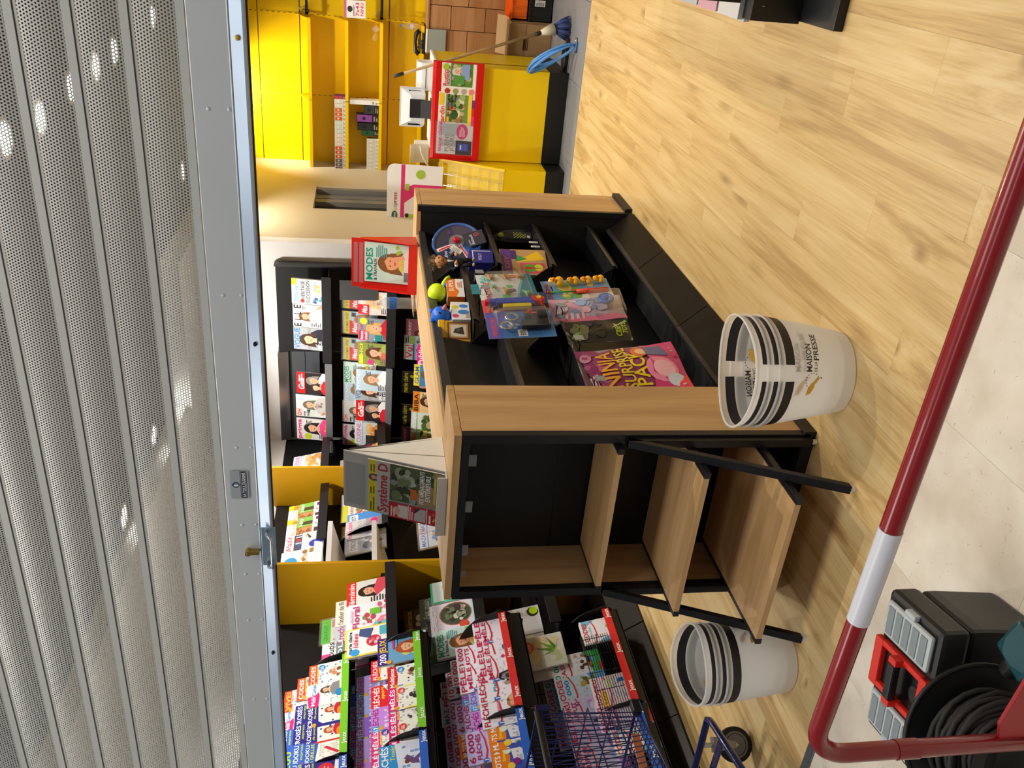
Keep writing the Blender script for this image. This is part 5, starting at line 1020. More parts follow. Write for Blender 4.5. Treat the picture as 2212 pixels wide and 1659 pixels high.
def row(ti, r_, items, grp):
    nm, z, X, rows = TIERS[ti]; zz, xx = rows[r_]
    rn = ['front', 'second', 'third', 'fourth', 'back'][r_]
    for i, it in enumerate(items):
        key, px = it[0], it[1]; n = it[2] if len(it) > 2 else 1
        for c in range(n):
            lab = '%s, %s in %s row, %s puzzle shelf' % (D[key][0], ORD[i], rn, nm)
            if c: lab = '%s, copy behind %s, %s row, %s puzzle shelf' % (D[key][0], ORD[i], rn, nm) if n == 2 else '%s, %s copy behind %s, %s row, %s shelf' % (D[key][0], ORD[c-1], ORD[i], rn, nm)
            left_mag(key, px, xx-.008*c, zz, lab, group=grp, dy=-.010*c, jit=random.uniform(-2, 2), tk=.006 if n > 1 else .010)
row(0, 0, [('codes', (700, 1457)), ('meli', (700, 1500)), ('croises', (700, 1543), 2), ('croises', (700, 1588), 2), ('sudoku', (700, 1630)), ('croises2', (705, 1672))], 'small puzzle magazines on the top shelf')
row(0, 1, [('codes', (665, 1486)), ('croises2', (665, 1545)), ('croises2', (665, 1588)), ('sudoku2', (665, 1632)), ('sudoku', (665, 1674))], 'small puzzle magazines on the top shelf')
row(0, 2, [('vive', (640, 1512)), ('meli', (640, 1556)), ('sudoku2', (640, 1600)), ('zen', (640, 1643))], 'small puzzle magazines on the top shelf')
row(1, 0, [('jeux200', (850, 1403)), ('multi', (870, 1460), 2), ('meles', (870, 1507)), ('meles2', (870, 1545), 3), ('meles', (880, 1586), 2), ('toxic', (870, 1642))], 'puzzle magazines on the second shelf')
row(1, 1, [('fleches', (815, 1446)), ('fleches_sport', (815, 1505)), ('lil4', (815, 1552)), ('meles2', (815, 1600)), ('meles', (815, 1645))], 'puzzle magazines on the second shelf')
row(1, 2, [('lil1', (790, 1482)), ('lil2', (790, 1528)), ('lil3', (790, 1575)), ('lil1', (790, 1622)), ('lil4', (790, 1664))], 'puzzle magazines on the second shelf')
row(1, 3, [('zen', (775, 1500)), ('lil2', (775, 1548)), ('lil1', (775, 1598)), ('lil3', (775, 1645))], 'puzzle magazines on the second shelf')
row(2, 0, [('pele', (1065, 1362), 2), ('pele2', (1065, 1404), 2), ('pele3', (1070, 1443)), ('plaisir', (1070, 1480)), ('pratique', (1080, 1532)), ('mots_meles', (1095, 1583)), ('mots_meles2', (1100, 1632))], 'puzzle magazines on the third shelf')
row(2, 1, [('mots10000', (1030, 1418), 2), ('pele', (1040, 1462)), ('lil2', (1030, 1505), 2), ('lil4', (1030, 1560)), ('n6000', (1040, 1612))], 'puzzle magazines on the third shelf')
row(2, 2, [('mots10000', (1010, 1448)), ('lil1', (1010, 1495)), ('n6000', (1010, 1548)), ('mots_meles', (1010, 1600)), ('n7000', (1010, 1650))], 'puzzle magazines on the third shelf')
row(2, 3, [('mots10000', (1000, 1474)), ('n7000', (1000, 1540)), ('n6000', (1000, 1595)), ('n8000', (1000, 1640))], 'puzzle magazines on the third shelf')
row(2, 4, [('pele2', (985, 1495)), ('gazpack', (985, 1530)), ('n8000', (985, 1580)), ('n7000', (985, 1632))], 'puzzle magazines on the third shelf')
row(3, 0, [('codes_white', (1285, 1362), 2), ('sudoku_pink', (1330, 1490)), ('sudoku_lilac', (1330, 1545)), ('codes_white', (1340, 1600))], 'puzzle magazines on the lowest shelf')
row(3, 1, [('cases', (1230, 1445), 2), ('codes7000', (1250, 1492)), ('sudoku_lilac', (1260, 1540)), ('meli_violet', (1260, 1592)), ('sudoku_lilac', (1260, 1640))], 'puzzle magazines on the lowest shelf')
row(3, 2, [('cases', (1215, 1462)), ('codes7000', (1220, 1515)), ('meli_violet', (1230, 1580))], 'puzzle magazines on the lowest shelf')
# wire front of the lowest shelf
t = thing('wire_divider', 'black wire grid hooked across the lowest puzzle shelf', 'grid', (-3.405, 2.80, .29))
q = MB()
for k in range(12): q.cyl((-.012*k/11*2.5, 0, .012*k), (-.012*k/11*2.5, .62, .012*k), .0016, 6)
for k in range(6): q.cyl((.002, .02+.116*k, -.005), (-.032, .02+.116*k, .14), .0018, 6)
stuff(q.build('grid_wires', BLACKG, t))
q = MB(); q.cyl((-.033, -.005, .142), (-.033, .625, .142), .003, 8); q.build('top_wire', BLACK, t)
for y in (2.82, 3.16):
    pass
# D: craft bay
tD = left_bay('black craft magazine bay between the puzzle bay and the yellow divider', 3.623, 4.283)
def shelf(t, X, z, y0, y1, depth=.20, lipm=BLACK, h=.05, steps=3, dz=.065, dx=.07, board=BLACK):
    rp_(t, 'shelf_lip', lipm, [(X, z-.012), (X+.012, z-.012), (X+.004, z+h), (X-.004, z+h)], 'y', y0+.004, y1-.004, bevel=.001)
    for k in range(steps):
        a = X-.008-dx*k; b = X-.008-dx*(k+1) if k < steps-1 else XW
        rb(t, 'shelf_step', board, max(XW, b)-.001, y0+.004, z-.004+dz*k, a, y1-.004, z+dz*k)
        if k: rb(t, 'shelf_riser', board, a-.003, y0+.004, z+dz*(k-1), a, y1-.004, z+dz*k)
shelf(tD, -3.60, 1.415, 3.623, 4.283, dz=.072, dx=.075)
shelf(tD, -3.57, .915, 3.623, 4.283, dz=.09, dx=.075)
shelf(tD, -3.52, .50, 3.623, 4.283, dz=.075, dx=.08)
CR = 'craft magazines beside the yellow divider'
def lm(key, px, X, z, lab, **k): return left_mag(key, px, X, z, D[key][0]+', '+lab, group=k.pop('group', CR), jit=k.pop('jit', random.uniform(-2, 2)), **k)
X1 = -3.615
lm('therapeute', (800, 1280), X1, 1.417, 'front of the upper craft shelf')
lm('floral', (800, 1330), X1, 1.417, 'front of the upper craft shelf')
lm('idees', (800, 1386), X1, 1.417, 'front of the upper craft shelf', tk=.016)
lm('catpink', (805, 1352), X1+.008, 1.417, 'lying in front of the flower magazine', tk=.004, lean=R(17))
lm('atelier', (755, 1322), X1-.075, 1.489, 'second row of the upper craft shelf', tk=.014)
lm('crochet', (755, 1362), X1-.075, 1.489, 'second row of the upper craft shelf')
lm('darkjo', (755, 1400), X1-.075, 1.489, 'second row of the upper craft shelf')
lm('passion', (715, 1358), X1-.15, 1.561, 'back row of the upper craft shelf', wrapped=True)
lm('boutis', (715, 1402), X1-.15, 1.561, 'back row of the upper craft shelf')
lm('purplepack', (710, 1425), X1-.17, 1.561, 'back row of the upper craft shelf')
X2 = -3.59
lm('quilt', (985, 1334), X2, .917, 'front of the middle craft shelf', tk=.010)
lm('mt', (995, 1388), X2, .917, 'front of the middle craft shelf', tk=.016)
lm('mint_tin', (960, 1281), X2-.03, .917+.06, 'end of the middle craft shelf', tk=.02)
lm('fait', (930, 1314), X2-.075, 1.007, 'second row of the middle craft shelf', tk=.014)
lm('cottage', (945, 1404), X2-.085, 1.007, 'second row of the middle craft shelf')
lm('darkjo', (945, 1362), X2-.085, 1.007, 'second row of the middle craft shelf')
lm('brownanim', (905, 1338), X2-.15, 1.097, 'back row of the middle craft shelf')
lm('crochet', (925, 1440), X2-.15, 1.097, 'back row of the middle craft shelf, near the puzzle bay', dy=.03)
X3 = -3.54
lm('couture', (1130, 1346), X3-.06, .577, 'lowest craft shelf')
lm('daphne', (1180, 1412), X3, .502, 'front of the lowest craft shelf', tk=.012)
lm('brownbox', (1150, 1385), X3-.07, .577, 'behind the journal on the lowest craft shelf')
lm('cartes', (1160, 1448), X3-.05, .575, 'lowest craft shelf beside the red-strip puzzle shelf', dy=.02)
# yellow dividers
for (yy, xf, lab) in ((4.292, -3.60, 'yellow upright divider panel between the craft bay and the white bay'), (5.545, -3.745, 'yellow upright divider panel near the corner of the magazine walls')):
    t = thing('divider_panel', lab, 'panel', (XW, yy, 0))
    q = MB(); q.box(-.01, -.008, .02, xf-XW, .010, 2.26); q.build('panel', YELB, t, bevel=.001)
    q = MB(); q.box(-.01, -.011, 0, xf-XW, .013, .02); q.build('foot', BLACK, t)
    q = MB(); q.box(xf-XW, -.009, .02, xf-XW+.003, .011, 2.26); q.build('edge_band', YELB, t)
# C: white bay
tC = rack('white panelled bay with black grooves behind the yellow divider', (XW, 4.304, 0))
for a, b in ((.02, 1.10), (1.105, 1.38), (1.385, 1.66), (1.665, 1.93), (1.935, 2.24)): rb(tC, 'back_panel', WHITE, XW-.015, 4.306, a+.004, XW, 4.868, b-.004)
rb(tC, 'groove_backing', BLACK2, XW-.03, 4.306, .02, XW-.016, 4.868, 2.24)
for z in (1.81, 1.52):
    rp_(tC, 'white_shelf', WHITE, [(XW, z-.10), (-3.74, z-.012), (-3.725, z-.012), (-3.725, z+.02), (-3.74, z+.02), (XW, z-.09)], 'y', 4.306, 4.868)
rp_(tC, 'white_shelf', WHITE, [(XW, 1.86), (-3.86, 1.868), (-3.85, 1.92), (-3.86, 1.92), (XW, 1.868)], 'y', 4.306, 4.82)
lm('blondwhite', (670, 1236), -3.885, 1.872, 'top shelf of the white bay', group='magazines on the left wall', dy=.10)
rb(tC, 'base_tray', WHITE, XW, 4.306, .14, -3.66, 4.868, .158); rp_(tC, 'kick_panel', MATS['kick_panel'], [(-3.53, .0), (-3.53, .012), (-3.63, .155), (-3.65, .155), (-3.65, 0)], 'y', 4.306, 4.868)
# B: antiques bay
tB = left_bay('black magazine bay with antiques magazines beyond the white bay', 4.872, 5.533)
shelf(tB, -3.885, 1.86, 4.872, 5.533, steps=1, h=.05)
shelf(tB, -3.78, 1.44, 4.872, 5.533, dz=.05, dx=.06, h=.03)
shelf(tB, -3.66, .96, 4.872, 5.533, dz=.06, dx=.06, h=.03)
for z, X in ((1.46, -3.74), (.98, -3.62), (1.46, -3.74)):
    n = 10; pts = [(X, z-.02)]+[(X-.02-.28*(1-math.cos(i/n*PI/2)), z+.33*math.sin(i/n*PI/2)) for i in range(n+1)]+[(XW+.01, z+.33), (XW+.01, z-.08), (X-.1, z-.06)]
    rp_(tB, 'side_cheek', BLACK, pts, 'y', 4.872, 4.876)
LW = 'magazines on the left wall'
lm('brocante', (655, 1106), -3.905, 1.862, 'first one on the top shelf beyond the yellow panel', group=LW)
lm('brocante', (655, 1137), -3.905, 1.862, 'second one on the top shelf beyond the yellow panel', group=LW)
lm('aladin', (655, 1171), -3.905, 1.862, 'third on the antiques shelf', group=LW)
lm('aladin', (655, 1200), -3.905, 1.862, 'fourth on the antiques shelf, nearest the white bay', group=LW)
lm('idist', (775, 1125), -3.81, 1.442, 'middle shelf behind the grey stand', group=LW)
lm('idist2', (780, 1172), -3.81, 1.442, 'middle shelf behind the grey stand', group=LW, wrapped=True, tk=.012)
lm('marie_grey', (810, 1140), -3.795, 1.442, 'leaning in front of the blue review', group=LW)
lm('sysd_small', (740, 1105), -3.87, 1.492, 'back row of the middle shelf', group=LW)
lm('idist2', (745, 1082), -3.87, 1.492, 'back row by the yellow panel', group=LW)
lm('brownanim', (745, 1150), -3.88, 1.492, 'back row of the middle shelf', group=LW)
lm('gazpack', (905, 1160), -3.70, .962, 'lower shelf behind the gondola, left one', group=LW, wrapped=True, tk=.012)
lm('gazpack', (905, 1128), -3.70, .962, 'lower shelf behind the gondola, right one', group=LW, wrapped=True, tk=.012)
# A: corner bay
tA = left_bay('black magazine bay in the far left corner', 5.557, 6.03, yb=6.46)
shelf(tA, -3.90, 1.875, 5.557, 6.20, steps=1, h=.05)
shelf(tA, -3.74, 1.44, 5.557, 6.20, h=.05, dz=.07, dx=.06)
lm('orangefood', (668, 1000), -3.915, 1.877, 'corner shelf next to the yellow panel', group=LW, dy=.02)
lm('berryfood', (690, 1022), -3.915, 1.877, 'corner shelf, half behind the yellow panel', group=LW)
lm('gr_kitchen', (735, 1005), -3.80, 1.51, 'second corner shelf', group=LW)
lm('berryfood', (800, 962), -3.76, 1.442, 'second corner shelf', group=LW, dy=-.1)

# back wall bays
YB = 6.47
def back_bay(label, x0, x1, m_=BLACK2):
    t = rack(label, (x0, YB, 0)); nz = [.02, .55, 1.08, 1.61, 2.27]
    for a, b in zip(nz, nz[1:]): rb(t, 'back_panel', m_, x0+.003, YB, a+.003, x1-.003, YB+.015, b-.003)
    rb(t, 'upright', BLACK, x0-.003, YB-.006, .02, x0+.003, YB+.015, 2.27)
    x0 = max(x0, -3.62); rb(t, 'base_tray', BLACK, x0+.003, YB-.42, .12, x1-.003, YB, .14); rb(t, 'kick_panel', BLACK2, x0+.003, YB-.38, 0, x1-.003, YB-.36, .12)
    return t
def bshelf(t, z, Y, x0, x1, lipm=BLACK, board=BLACK, h=.05, steps=1, dz=.07, dy=.07):
    rp_(t, 'shelf_lip', lipm, [(Y, z-.02), (Y-.012, z-.02), (Y-.004, z+h), (Y+.004, z+h)], 'x', x0+.004, x1-.004, bevel=.001)
    for k in range(steps):
        a = Y+.008+dy*k; b = Y+.008+dy*(k+1) if k < steps-1 else YB
        rb(t, 'shelf_step', board, x0+.004, a, z-.004+dz*k, x1-.004, b+.001, z+dz*k)
        if k: rb(t, 'shelf_riser', board, x0+.004, a, z+dz*(k-1), x1-.004, a+.003, z+dz*k)
xr = at(690, 600, 'y', 6.2).x; xm = at(700, 787, 'y', 6.2).x; xl = -4.06
tb1 = back_bay('black magazine bay on the back wall beside the white wall', xm, xr)
tb2 = back_bay('black and grey magazine bay on the back wall with a shiny header', xl, xm)
rb(tb1, 'side_panel', mat('side_grey', '3a3b3d', .4), xr, YB-.07, .02, xr+.016, YB+.015, 2.27)
rb(tb1, 'back_panel', BLACK2, xm+.003, YB-.06, 1.62, xr-.003, YB-.045, 2.26)
z1 = at(700, 690, 'y', 6.22).z
bshelf(tb1, z1-.035, 6.22, xm, xr, h=.05)
z2 = at(838, 740, 'y', 6.15).z
bshelf(tb1, z2-.035, 6.15, xm, xr, h=.05, steps=2, dz=.11, dy=.08)
bshelf(tb1, .93, 6.12, xm, xr, h=.02, steps=2, dz=.09, dy=.08)
rb(tb1, 'divider_cheek', mat('cheek_grey', '4d4e50', .45), xr-.16, 6.17, 1.50, xr-.005, 6.175, 1.78)
rp_(tb2, 'header_bar', mat('header_shiny', '8d8f95', .18, metal=.8), [(YB-.02, 2.19), (YB-.05, 2.19), (YB-.075, 2.27), (YB-.02, 2.27)], 'x', xl+.01, xm-.004)
for a, b in ((1.95, 2.06), (2.065, 2.185)): rb(tb2, 'grey_panel', GREYB, xl+.01, YB-.03, a, xm-.004, YB-.004, b)
GL = mat('lip_lit_grey', '7f8287', .25, metal=.4)  # lit lips: their brightness is put into this lighter grey
bshelf(tb2, z1-.035, 6.22, xl, xm, lipm=GL, board=GREYB, h=.035)
bshelf(tb2, z2-.02, 6.15, xl, xm, lipm=GL, board=GREYB, h=.03, steps=2, dz=.10, dy=.08)
bshelf(tb2, .95, 6.12, xl, xm, h=.02, steps=2, dz=.08, dy=.08)
BM = 'magazines on the back wall'
def bm_(key, px, Y, z, lab, **k): return back_mag(key, px, Y, z, D[key][0]+', '+lab, group=BM, jit=k.pop('jit', random.uniform(-1.5, 1.5)), **k)
zt = z1-.033
bm_('pleine', (672, 629), 6.24, zt, 'top shelf beside the white wall', tk=.02)
bm_('elle', (672, 683), 6.24, zt, 'top shelf beside the white wall')
bm_('vogue', (672, 732), 6.24, zt, 'top shelf, left of the white dress one')
zs = z2-.033
bm_('maxi_bag', (770, 640), 6.245, zs+.11, 'back row of the second shelf, right one', wrapped=True, group_=None) if False else None
for i, yy in enumerate((643, 698, 755)):
    back_mag('maxi_bag', (770, yy), 6.245, zs+.112, D['maxi_bag'][0]+', second shelf, '+['right one', 'middle one', 'left one'][i], group=BM, wrapped=True, jit=random.uniform(-3, 3))
bm_('maxi', (800, 655), 6.165, zs+.002, 'second shelf behind the bottle')
bm_('version', (800, 712), 6.165, zs+.002, 'front row of the second shelf')
bm_('voici', (800, 765), 6.165, zs+.002, 'front row of the second shelf')
zg = z1-.033
bm_('gala', (680, 828), 6.24, zg, 'upper shelf under the shiny header')
bm_('ohmymag', (680, 877), 6.24, zg, 'upper shelf under the shiny header')
bm_('prima', (678, 927), 6.24, zg, 'upper shelf under the shiny header')
zs = z2-.018
for key, yy, lab in (('mt_small', 806, 'back row of the second shelf'), ('pinkback', 845, 'back row of the second shelf'), ('ohmymag', 890, 'back row of the second shelf'), ('prima', 940, 'back row of the second shelf')):
    bm_(key, (775, yy), 6.245, zs+.102, lab)
for key, yy, lab in (('pinkback', 822, 'front row of the second shelf'), ('vogue', 842, 'front row, behind the blue and white one'), ('gala', 888, 'front row of the second shelf'), ('orangefood', 936, 'front row of the second shelf')):
    bm_(key, (805, yy), 6.165 if yy != 842 else 6.18, zs+.002, lab)
zz = .935
for key, px, Y, z, lab in (('pinkpeople', (880, 715), 6.21, 1.022, 'lower shelf behind the gondola'), ('vu', (885, 752), 6.205, 1.022, 'lower shelf behind the gondola'), ('public', (905, 770), 6.13, .932, 'lower shelf just above the gondola top'),
                           ('marie_dark', (890, 828), 6.21, 1.032, 'right one of two, lower shelf'), ('marie_dark', (890, 898), 6.21, 1.032, 'left one of two, lower shelf'),
                           ('yellowblue', (905, 812), 6.13, .952, 'lower shelf just above the gondola top'), ('orange_b', (905, 870), 6.13, .952, 'lower shelf just above the gondola top'), ('avantages', (905, 912), 6.13, .952, 'lower shelf just above the gondola top'),
                           ('garden', (905, 950), 6.13, .952, 'lower shelf right of the grey stand'), ('pinkpeople', (900, 945), 6.21, 1.032, 'lower shelf right of the grey stand')):
    bm_(key, px, Y, z, lab)
# ------------------------------------------------------------------ magazines on the till holder
for key, px, lab in (('rustica', (995, 172), 'right one in the red holder'), ('jardin', (985, 236), 'middle one in the red holder'), ('clairestand', (985, 300), 'left one in the red holder')):
    h = D[key][2]; p = at(*px, 'y', 7.145)
    magazine(key, (p.x, 7.152, .747), (R(-4.0), 0, R(random.uniform(-1, 1))), D[key][0]+', '+lab, 'magazines in the red till holder', wrapped=(key == 'clairestand'))
# ------------------------------------------------------------------ grey stand on the near end of the gondola
mid = Vector((-1.935, 2.635, 0)); ang = R(0)
t = thing('counter_display', 'pale grey plastic tilted display stand on the near end of the gondola', 'display', (mid.x, mid.y, ZT+.001), (0, 0, ang))
GP = mat('stand_grey', 'ccd0d4', .4); W_ = .258
ln = R(22); H_ = .40
q = MB(); q.prism([(0, .0), (H_*math.sin(ln), H_*math.cos(ln)), (H_*math.sin(ln)+.005, H_*math.cos(ln)), (.005, 0)], 'x', -W_/2+.01, W_/2); q.build('back_plate', GP, t, bevel=.001)
q = MB(); q.prism([(-.040, 0), (0, 0), (0, .006), (-.034, .006), (-.034, .036), (-.040, .036)], 'x', -W_/2, W_/2); q.build('front_ledge', GP, t, bevel=.001)
top = Vector((H_*math.sin(ln), H_*math.cos(ln)))
for nm, x0 in (('side_fin', W_/2-.003), ('side_fin', -W_/2+.012)):
    q = MB(); q.prism([(0.0, 0), (top.x, top.y), (top.x+.012, top.y-.02), (.235, 0)], 'x', x0-.004, x0); q.build(nm, mat('stand_white', 'e8e8e4', .45), t)
q = MB(); q.prism([(top.x, top.y), (top.x+.006, top.y), (.245, 0), (.235, 0)], 'x', -W_/2+.012, W_/2-.003); q.build('rear_leg', MATS['stand_white'], t)
q = MB(); q.prism([(.105, .0), (.108, 0), (top.x+.004, top.y-.02), (top.x, top.y-.02)], 'x', W_/2-.0028, W_/2-.002); q.build('fold_line', mat('fold_grey', '8f918f', .6), t)
A = Art(W_*.72, .075, 0, .0002); A.draw([('bg', 'aeb4bc')]); o = A.build('header_panel', printmat(), t, fix=False)
o.location = (-.01, (H_-.085)*math.sin(ln)-.001, (H_-.085)*math.cos(ln)); o.rotation_euler = (-ln, 0, 0)
M_ = Matrix.LocRotScale(t.location, t.rotation_euler, None)
wp = M_ @ Vector((.005, -.004, .0075))
magazine('sysd', wp, Euler((-ln, 0, ang)), D['sysd'][0]+', on the grey stand', tk=.005)
# ------------------------------------------------------------------ red stand on the far end
p = at(883, 575, 'y', 4.88)
t = thing('counter_display', 'red plastic tilted display stand on the far end of the gondola', 'display', (p.x, 4.86, ZT+.001), (0, 0, R(6)))
ln = R(14); H_ = .385
RED2 = mat('red_stand', 'd3261c', .3)
q = MB(); q.prism([(0, 0), (H_*math.sin(ln), H_*math.cos(ln)), (H_*math.sin(ln)+.004, H_*math.cos(ln)), (.004, 0)], 'x', -.145, .145); q.build('back_plate', RED2, t, bevel=.001)
q = MB(); q.prism([(-.06, 0), (0, 0), (0, .005), (-.055, .005), (-.055, .05), (-.06, .05)], 'x', -.145, .145); q.build('front_ledge', RED2, t, bevel=.001)
for x in (-.149, .145):
    q = MB(); q.prism([(-.06, 0), (.14, 0), (H_*math.sin(ln), H_*math.cos(ln)-.05), (H_*math.sin(ln)-.03, H_*math.cos(ln)-.05), (-.055, .05)], 'x', x, x+.004); q.build('side_cheek', RED2, t)
hz = H_-.075
for k in (0, 1):
    A = Art(.24, .024, 0, .0003); A.draw([('bg', 'b96a72')]); o = A.build('header_window', printmat(), t, fix=False); zz = hz+.005+.033*k; o.location = (0, zz*math.sin(ln)-.0005, zz*math.cos(ln)); o.rotation_euler = (-ln, 0, 0)
q = MB(); q.prism([(hz*math.sin(ln)-.004, hz*math.cos(ln)-.004), (hz*math.sin(ln)-.001, hz*math.cos(ln)-.006), (H_*math.sin(ln), H_*math.cos(ln)), (H_*math.sin(ln)-.004, H_*math.cos(ln))], 'x', -.145, -.130); q.build('header_frame', RED2, t)
M_ = Matrix.LocRotScale(t.location, t.rotation_euler, None)
magazine('redstand', M_ @ Vector((.012, -.003, .006)), Euler((-ln, 0, R(6))), D['redstand'][0]+', on the red stand')
# bottle on the gondola top
p = at(896, 655, 'z', ZT)
bt = [(.001, .001), (.028, .001), (.033, .006)]
z = .012
for k in range(8): bt += [(.033, z), (.0305, z+.006)]; z += .0125
bt += [(.033, z), (.033, z+.045), (.031, z+.065), (.018, z+.09), (.0125, z+.10), (.0125, z+.108)]
by = 4.62
bx = at(870, 655, 'y', by).x
lathe_thing('water_bottle', 'clear ribbed water bottle with a blue label on the gondola top', 'bottle', (bx, by, ZT+.001),
    [('bottle', bt, film('bottle_film', 'f4f8fb', .16, .05)), ('label_band', [(.0336, .118), (.0336, .158)], mat('label_blue', '2e62b4', .35)), ('cap', [(.0145, z+.100), (.0145, z+.118), (.001, z+.119)], mat('cap_clear', 'dfe6ea', .3))])
# ------------------------------------------------------------------ toys on the gondola
def card_thing(name, label, loc, phi, w, h, ops, cat='toy', tk=.0015, group=None, lean=0.0, hole=True):
    """hanging toy on a printed backing card; loc is the bottom centre of the card"""
    t = thing(name, label, cat, loc, (lean, 0, phi), group)
    q = MB(); q.box(-w/2, 0, 0, w/2, tk, h); q.build('backing_card', mat('card_white', 'd9dadc', .6), t)
    A = Art(w, h, -.0002, .00012); A.draw(ops); A.build('front_print', printmat(), t, fix=False)
    return t
def blister(t, x0, z0, x1, z1, d):
    q = MB(); n = .85; cx, cz = (x0+x1)/2, (z0+z1)/2
    f = [(x0, 0, z0), (x1, 0, z0), (x1, 0, z1), (x0, 0, z1)]; g = [(cx+(x-cx)*n, -d, cz+(z-cz)*n) for x, _, z in f]
    q.add(f+g, [(0, 1, 5, 4), (1, 2, 6, 5), (2, 3, 7, 6), (3, 0, 4, 7), (4, 5, 6, 7)]); q.build('blister', film('blister_film', 'ffffff', .06, .06), t, bevel=.004)
def peg(x_end, y, z, label, x0=-1.80, grp='price-ticket hooks on the gondola'):
    t = thing('display_hook', label, 'hook', (x0, y, z), group=grp)
    L_ = x_end-x0
    q = MB(); q.tube([(0, 0, 0), (L_-.02, 0, 0), (L_, 0, .012)], .0028, 6); q.build('prong', BLACKG, t, smooth=True)
    q = MB(); q.tube([(0, 0, .03), (L_+.01, 0, .03)], .0025, 6); q.tube([(L_+.01, 0, .03), (L_+.012, 0, .012)], .0025, 6); q.build('ticket_arm', BLACKG, t, smooth=True)
    q = MB(); q.box(L_+.012, -.022, -.012, L_+.015, .022, .030); q.build('ticket_holder', mat('ticket_clear', '9aa0a4', .25, alpha=.75), t, bevel=.001)
    return t
K = at
pts = [((1035, 587), 'first from the far end, upper row', -1.60), ((1048, 620), 'hook above the dinosaur card', -1.58), ((1073, 652), 'hook holding the blue toy gun', -1.60), ((1191, 614), 'hook holding the duck card', -1.58),
       ((1213, 659), 'hook holding the pink balloon pack', -1.58), ((1250, 730), 'hook beside the dark bag', -1.58), ((1296, 818), 'hook in front of the pink surprise bag', -1.58)]
for px, lab, X in pts:
    p = K(*px, 'x', X); peg(X-.012, p.y, p.z-.01, 'black wire hook with clear ticket plate, '+lab)
for (vx, yx, lab) in ((1014, 996, 'first from the right'), (1005, 1096, 'second from the right'), (996, 1190, 'third from the right'), (991, 1245, 'leftmost one')):
    p = K(vx, yx, 'y', 2.575)
    t = thing('display_hook', 'clear ticket plate on a black hook at the gondola end, '+lab, 'hook', (p.x, Y1-.16, p.z), group='ticket hooks at the gondola end')
    L_ = Y1-.16-2.58
    for x in (-.018, .018):
        q = MB(); q.tube([(x, 0, -.006), (x, -L_, -.006)], .0022, 6); q.build('prong', BLACKG, t, smooth=True)
    q = MB(); q.box(-.024, -L_-.004, -.026, .024, -L_-.001, .022); q.build('ticket_plate', film('ticket_film', 'c8ced2', .35, .15), t, bevel=.001)
    q = MB(); q.box(-.024, -L_-.006, .019, .024, -L_, .023); q.build('plate_edge', mat('edge_clear', 'a9b0b4', .2), t)

# target set: two stacked clear-faced round packs
def target(loc, rot, label, bag):
    t = thing('target_toy', label, 'toy', loc, rot, 'round blue target toys'); t.scale = (.9, .9, .9)
    r = .150; n = 40
    q = MB(); path = [(r*math.cos(2*PI*i/n), 0, r*math.sin(2*PI*i/n)) for i in range(n)]; q.tube(path, .011, 8, True); q.build('rim', mat('rim_blue', '3f5fa8', .15, coat=.5), t, smooth=True)
    A = Art(.285, .285, 0, .0002)
    A.ell(.5, .5, .5, .5, '3a3a4c', 36)
    A.poly([(.5, .5), (.50, .02), (.80, .1), (.98, .42), (.96, .6)], '4b4658'); A.poly([(.5, .5), (.06, .24), (.28, .06), (.5, .02)], '2f6ac0'); A.poly([(.5, .5), (.02, .5), (.06, .7), (.22, .88)], '2a2f58')
    A.poly([(.46, .52), (.26, .95), (.36, .97), (.47, .66)], 'e8e4e6'); A.poly([(.45, .56), (.29, .92), (.35, .90), (.43, .72)], 'cf2f3c')
    A.poly([(.46, .48), (.04, .30), (.07, .22), (.48, .42)], 'e4dfe2'); A.poly([(.44, .47), (.09, .30), (.12, .25), (.45, .43)], 'd05a5e')
    A.text('LEW', .08, .72, .30, .06, 'd8dae8'); A.text('Baballoules', .06, .60, .42, .08, 'c8cce4', .2)
    A.ell(.8, .66, .035, .035, '6a2a9a'); A.ell(.40, .14, .05, .03, 'c8a84a'); A.ell(.56, .12, .03, .02, 'c8a84a')
    o = A.build('face_print', printmat(), t, fix=False); o.location = (0, -.002, -.1425)
    q = MB(); q.cyl((0, .0, 0), (0, .03, 0), r-.004, 36); q.build('rear_dish', mat('dish_dark', '26304a', .3), t, smooth=False)
    q = MB(); q.ball((0, -.03, 0), .024, 18, 12); q.build('red_ball', mat('ball_red', 'b8122e', .12, coat=.6), t, smooth=True)
    q = MB(); q.cyl((0, 0, 0), (0, -.02, 0), .05, 20); q.build('hub', film('hub_film', 'c8ccd4', .25), t)
    if bag:
        A = Art(.11, .13, -.028, .0002); A.draw([('bg', '3b3b46'), ('t', 'LEW', .1, .72, .5, .09, 'b8bcd0'), ('t', 'Baball', .1, .56, .8, .12, 'c4c8e0'), ('e', .75, .35, .12, .16, 'b84a3a'), ('e', .75, .35, .07, .1, '4a4458')]); o = A.build('side_packet', printmat(), t, fix=False); o.location = (.02, 0, -.175); o.rotation_euler = (0, R(-14), 0)
    return t
p = K(987, 525, 'x', -1.70)
target((-1.70, p.y, p.z), (R(-10), 0, R(58)), 'clear round target toy with red ball, front one of two on the far shelf', True)
p = K(984, 533, 'x', -1.745)
target((-1.765, p.y-.02, p.z+.005), (R(-12), 0, R(58)), 'blue-rimmed round target toy, mostly hidden behind the other', False)
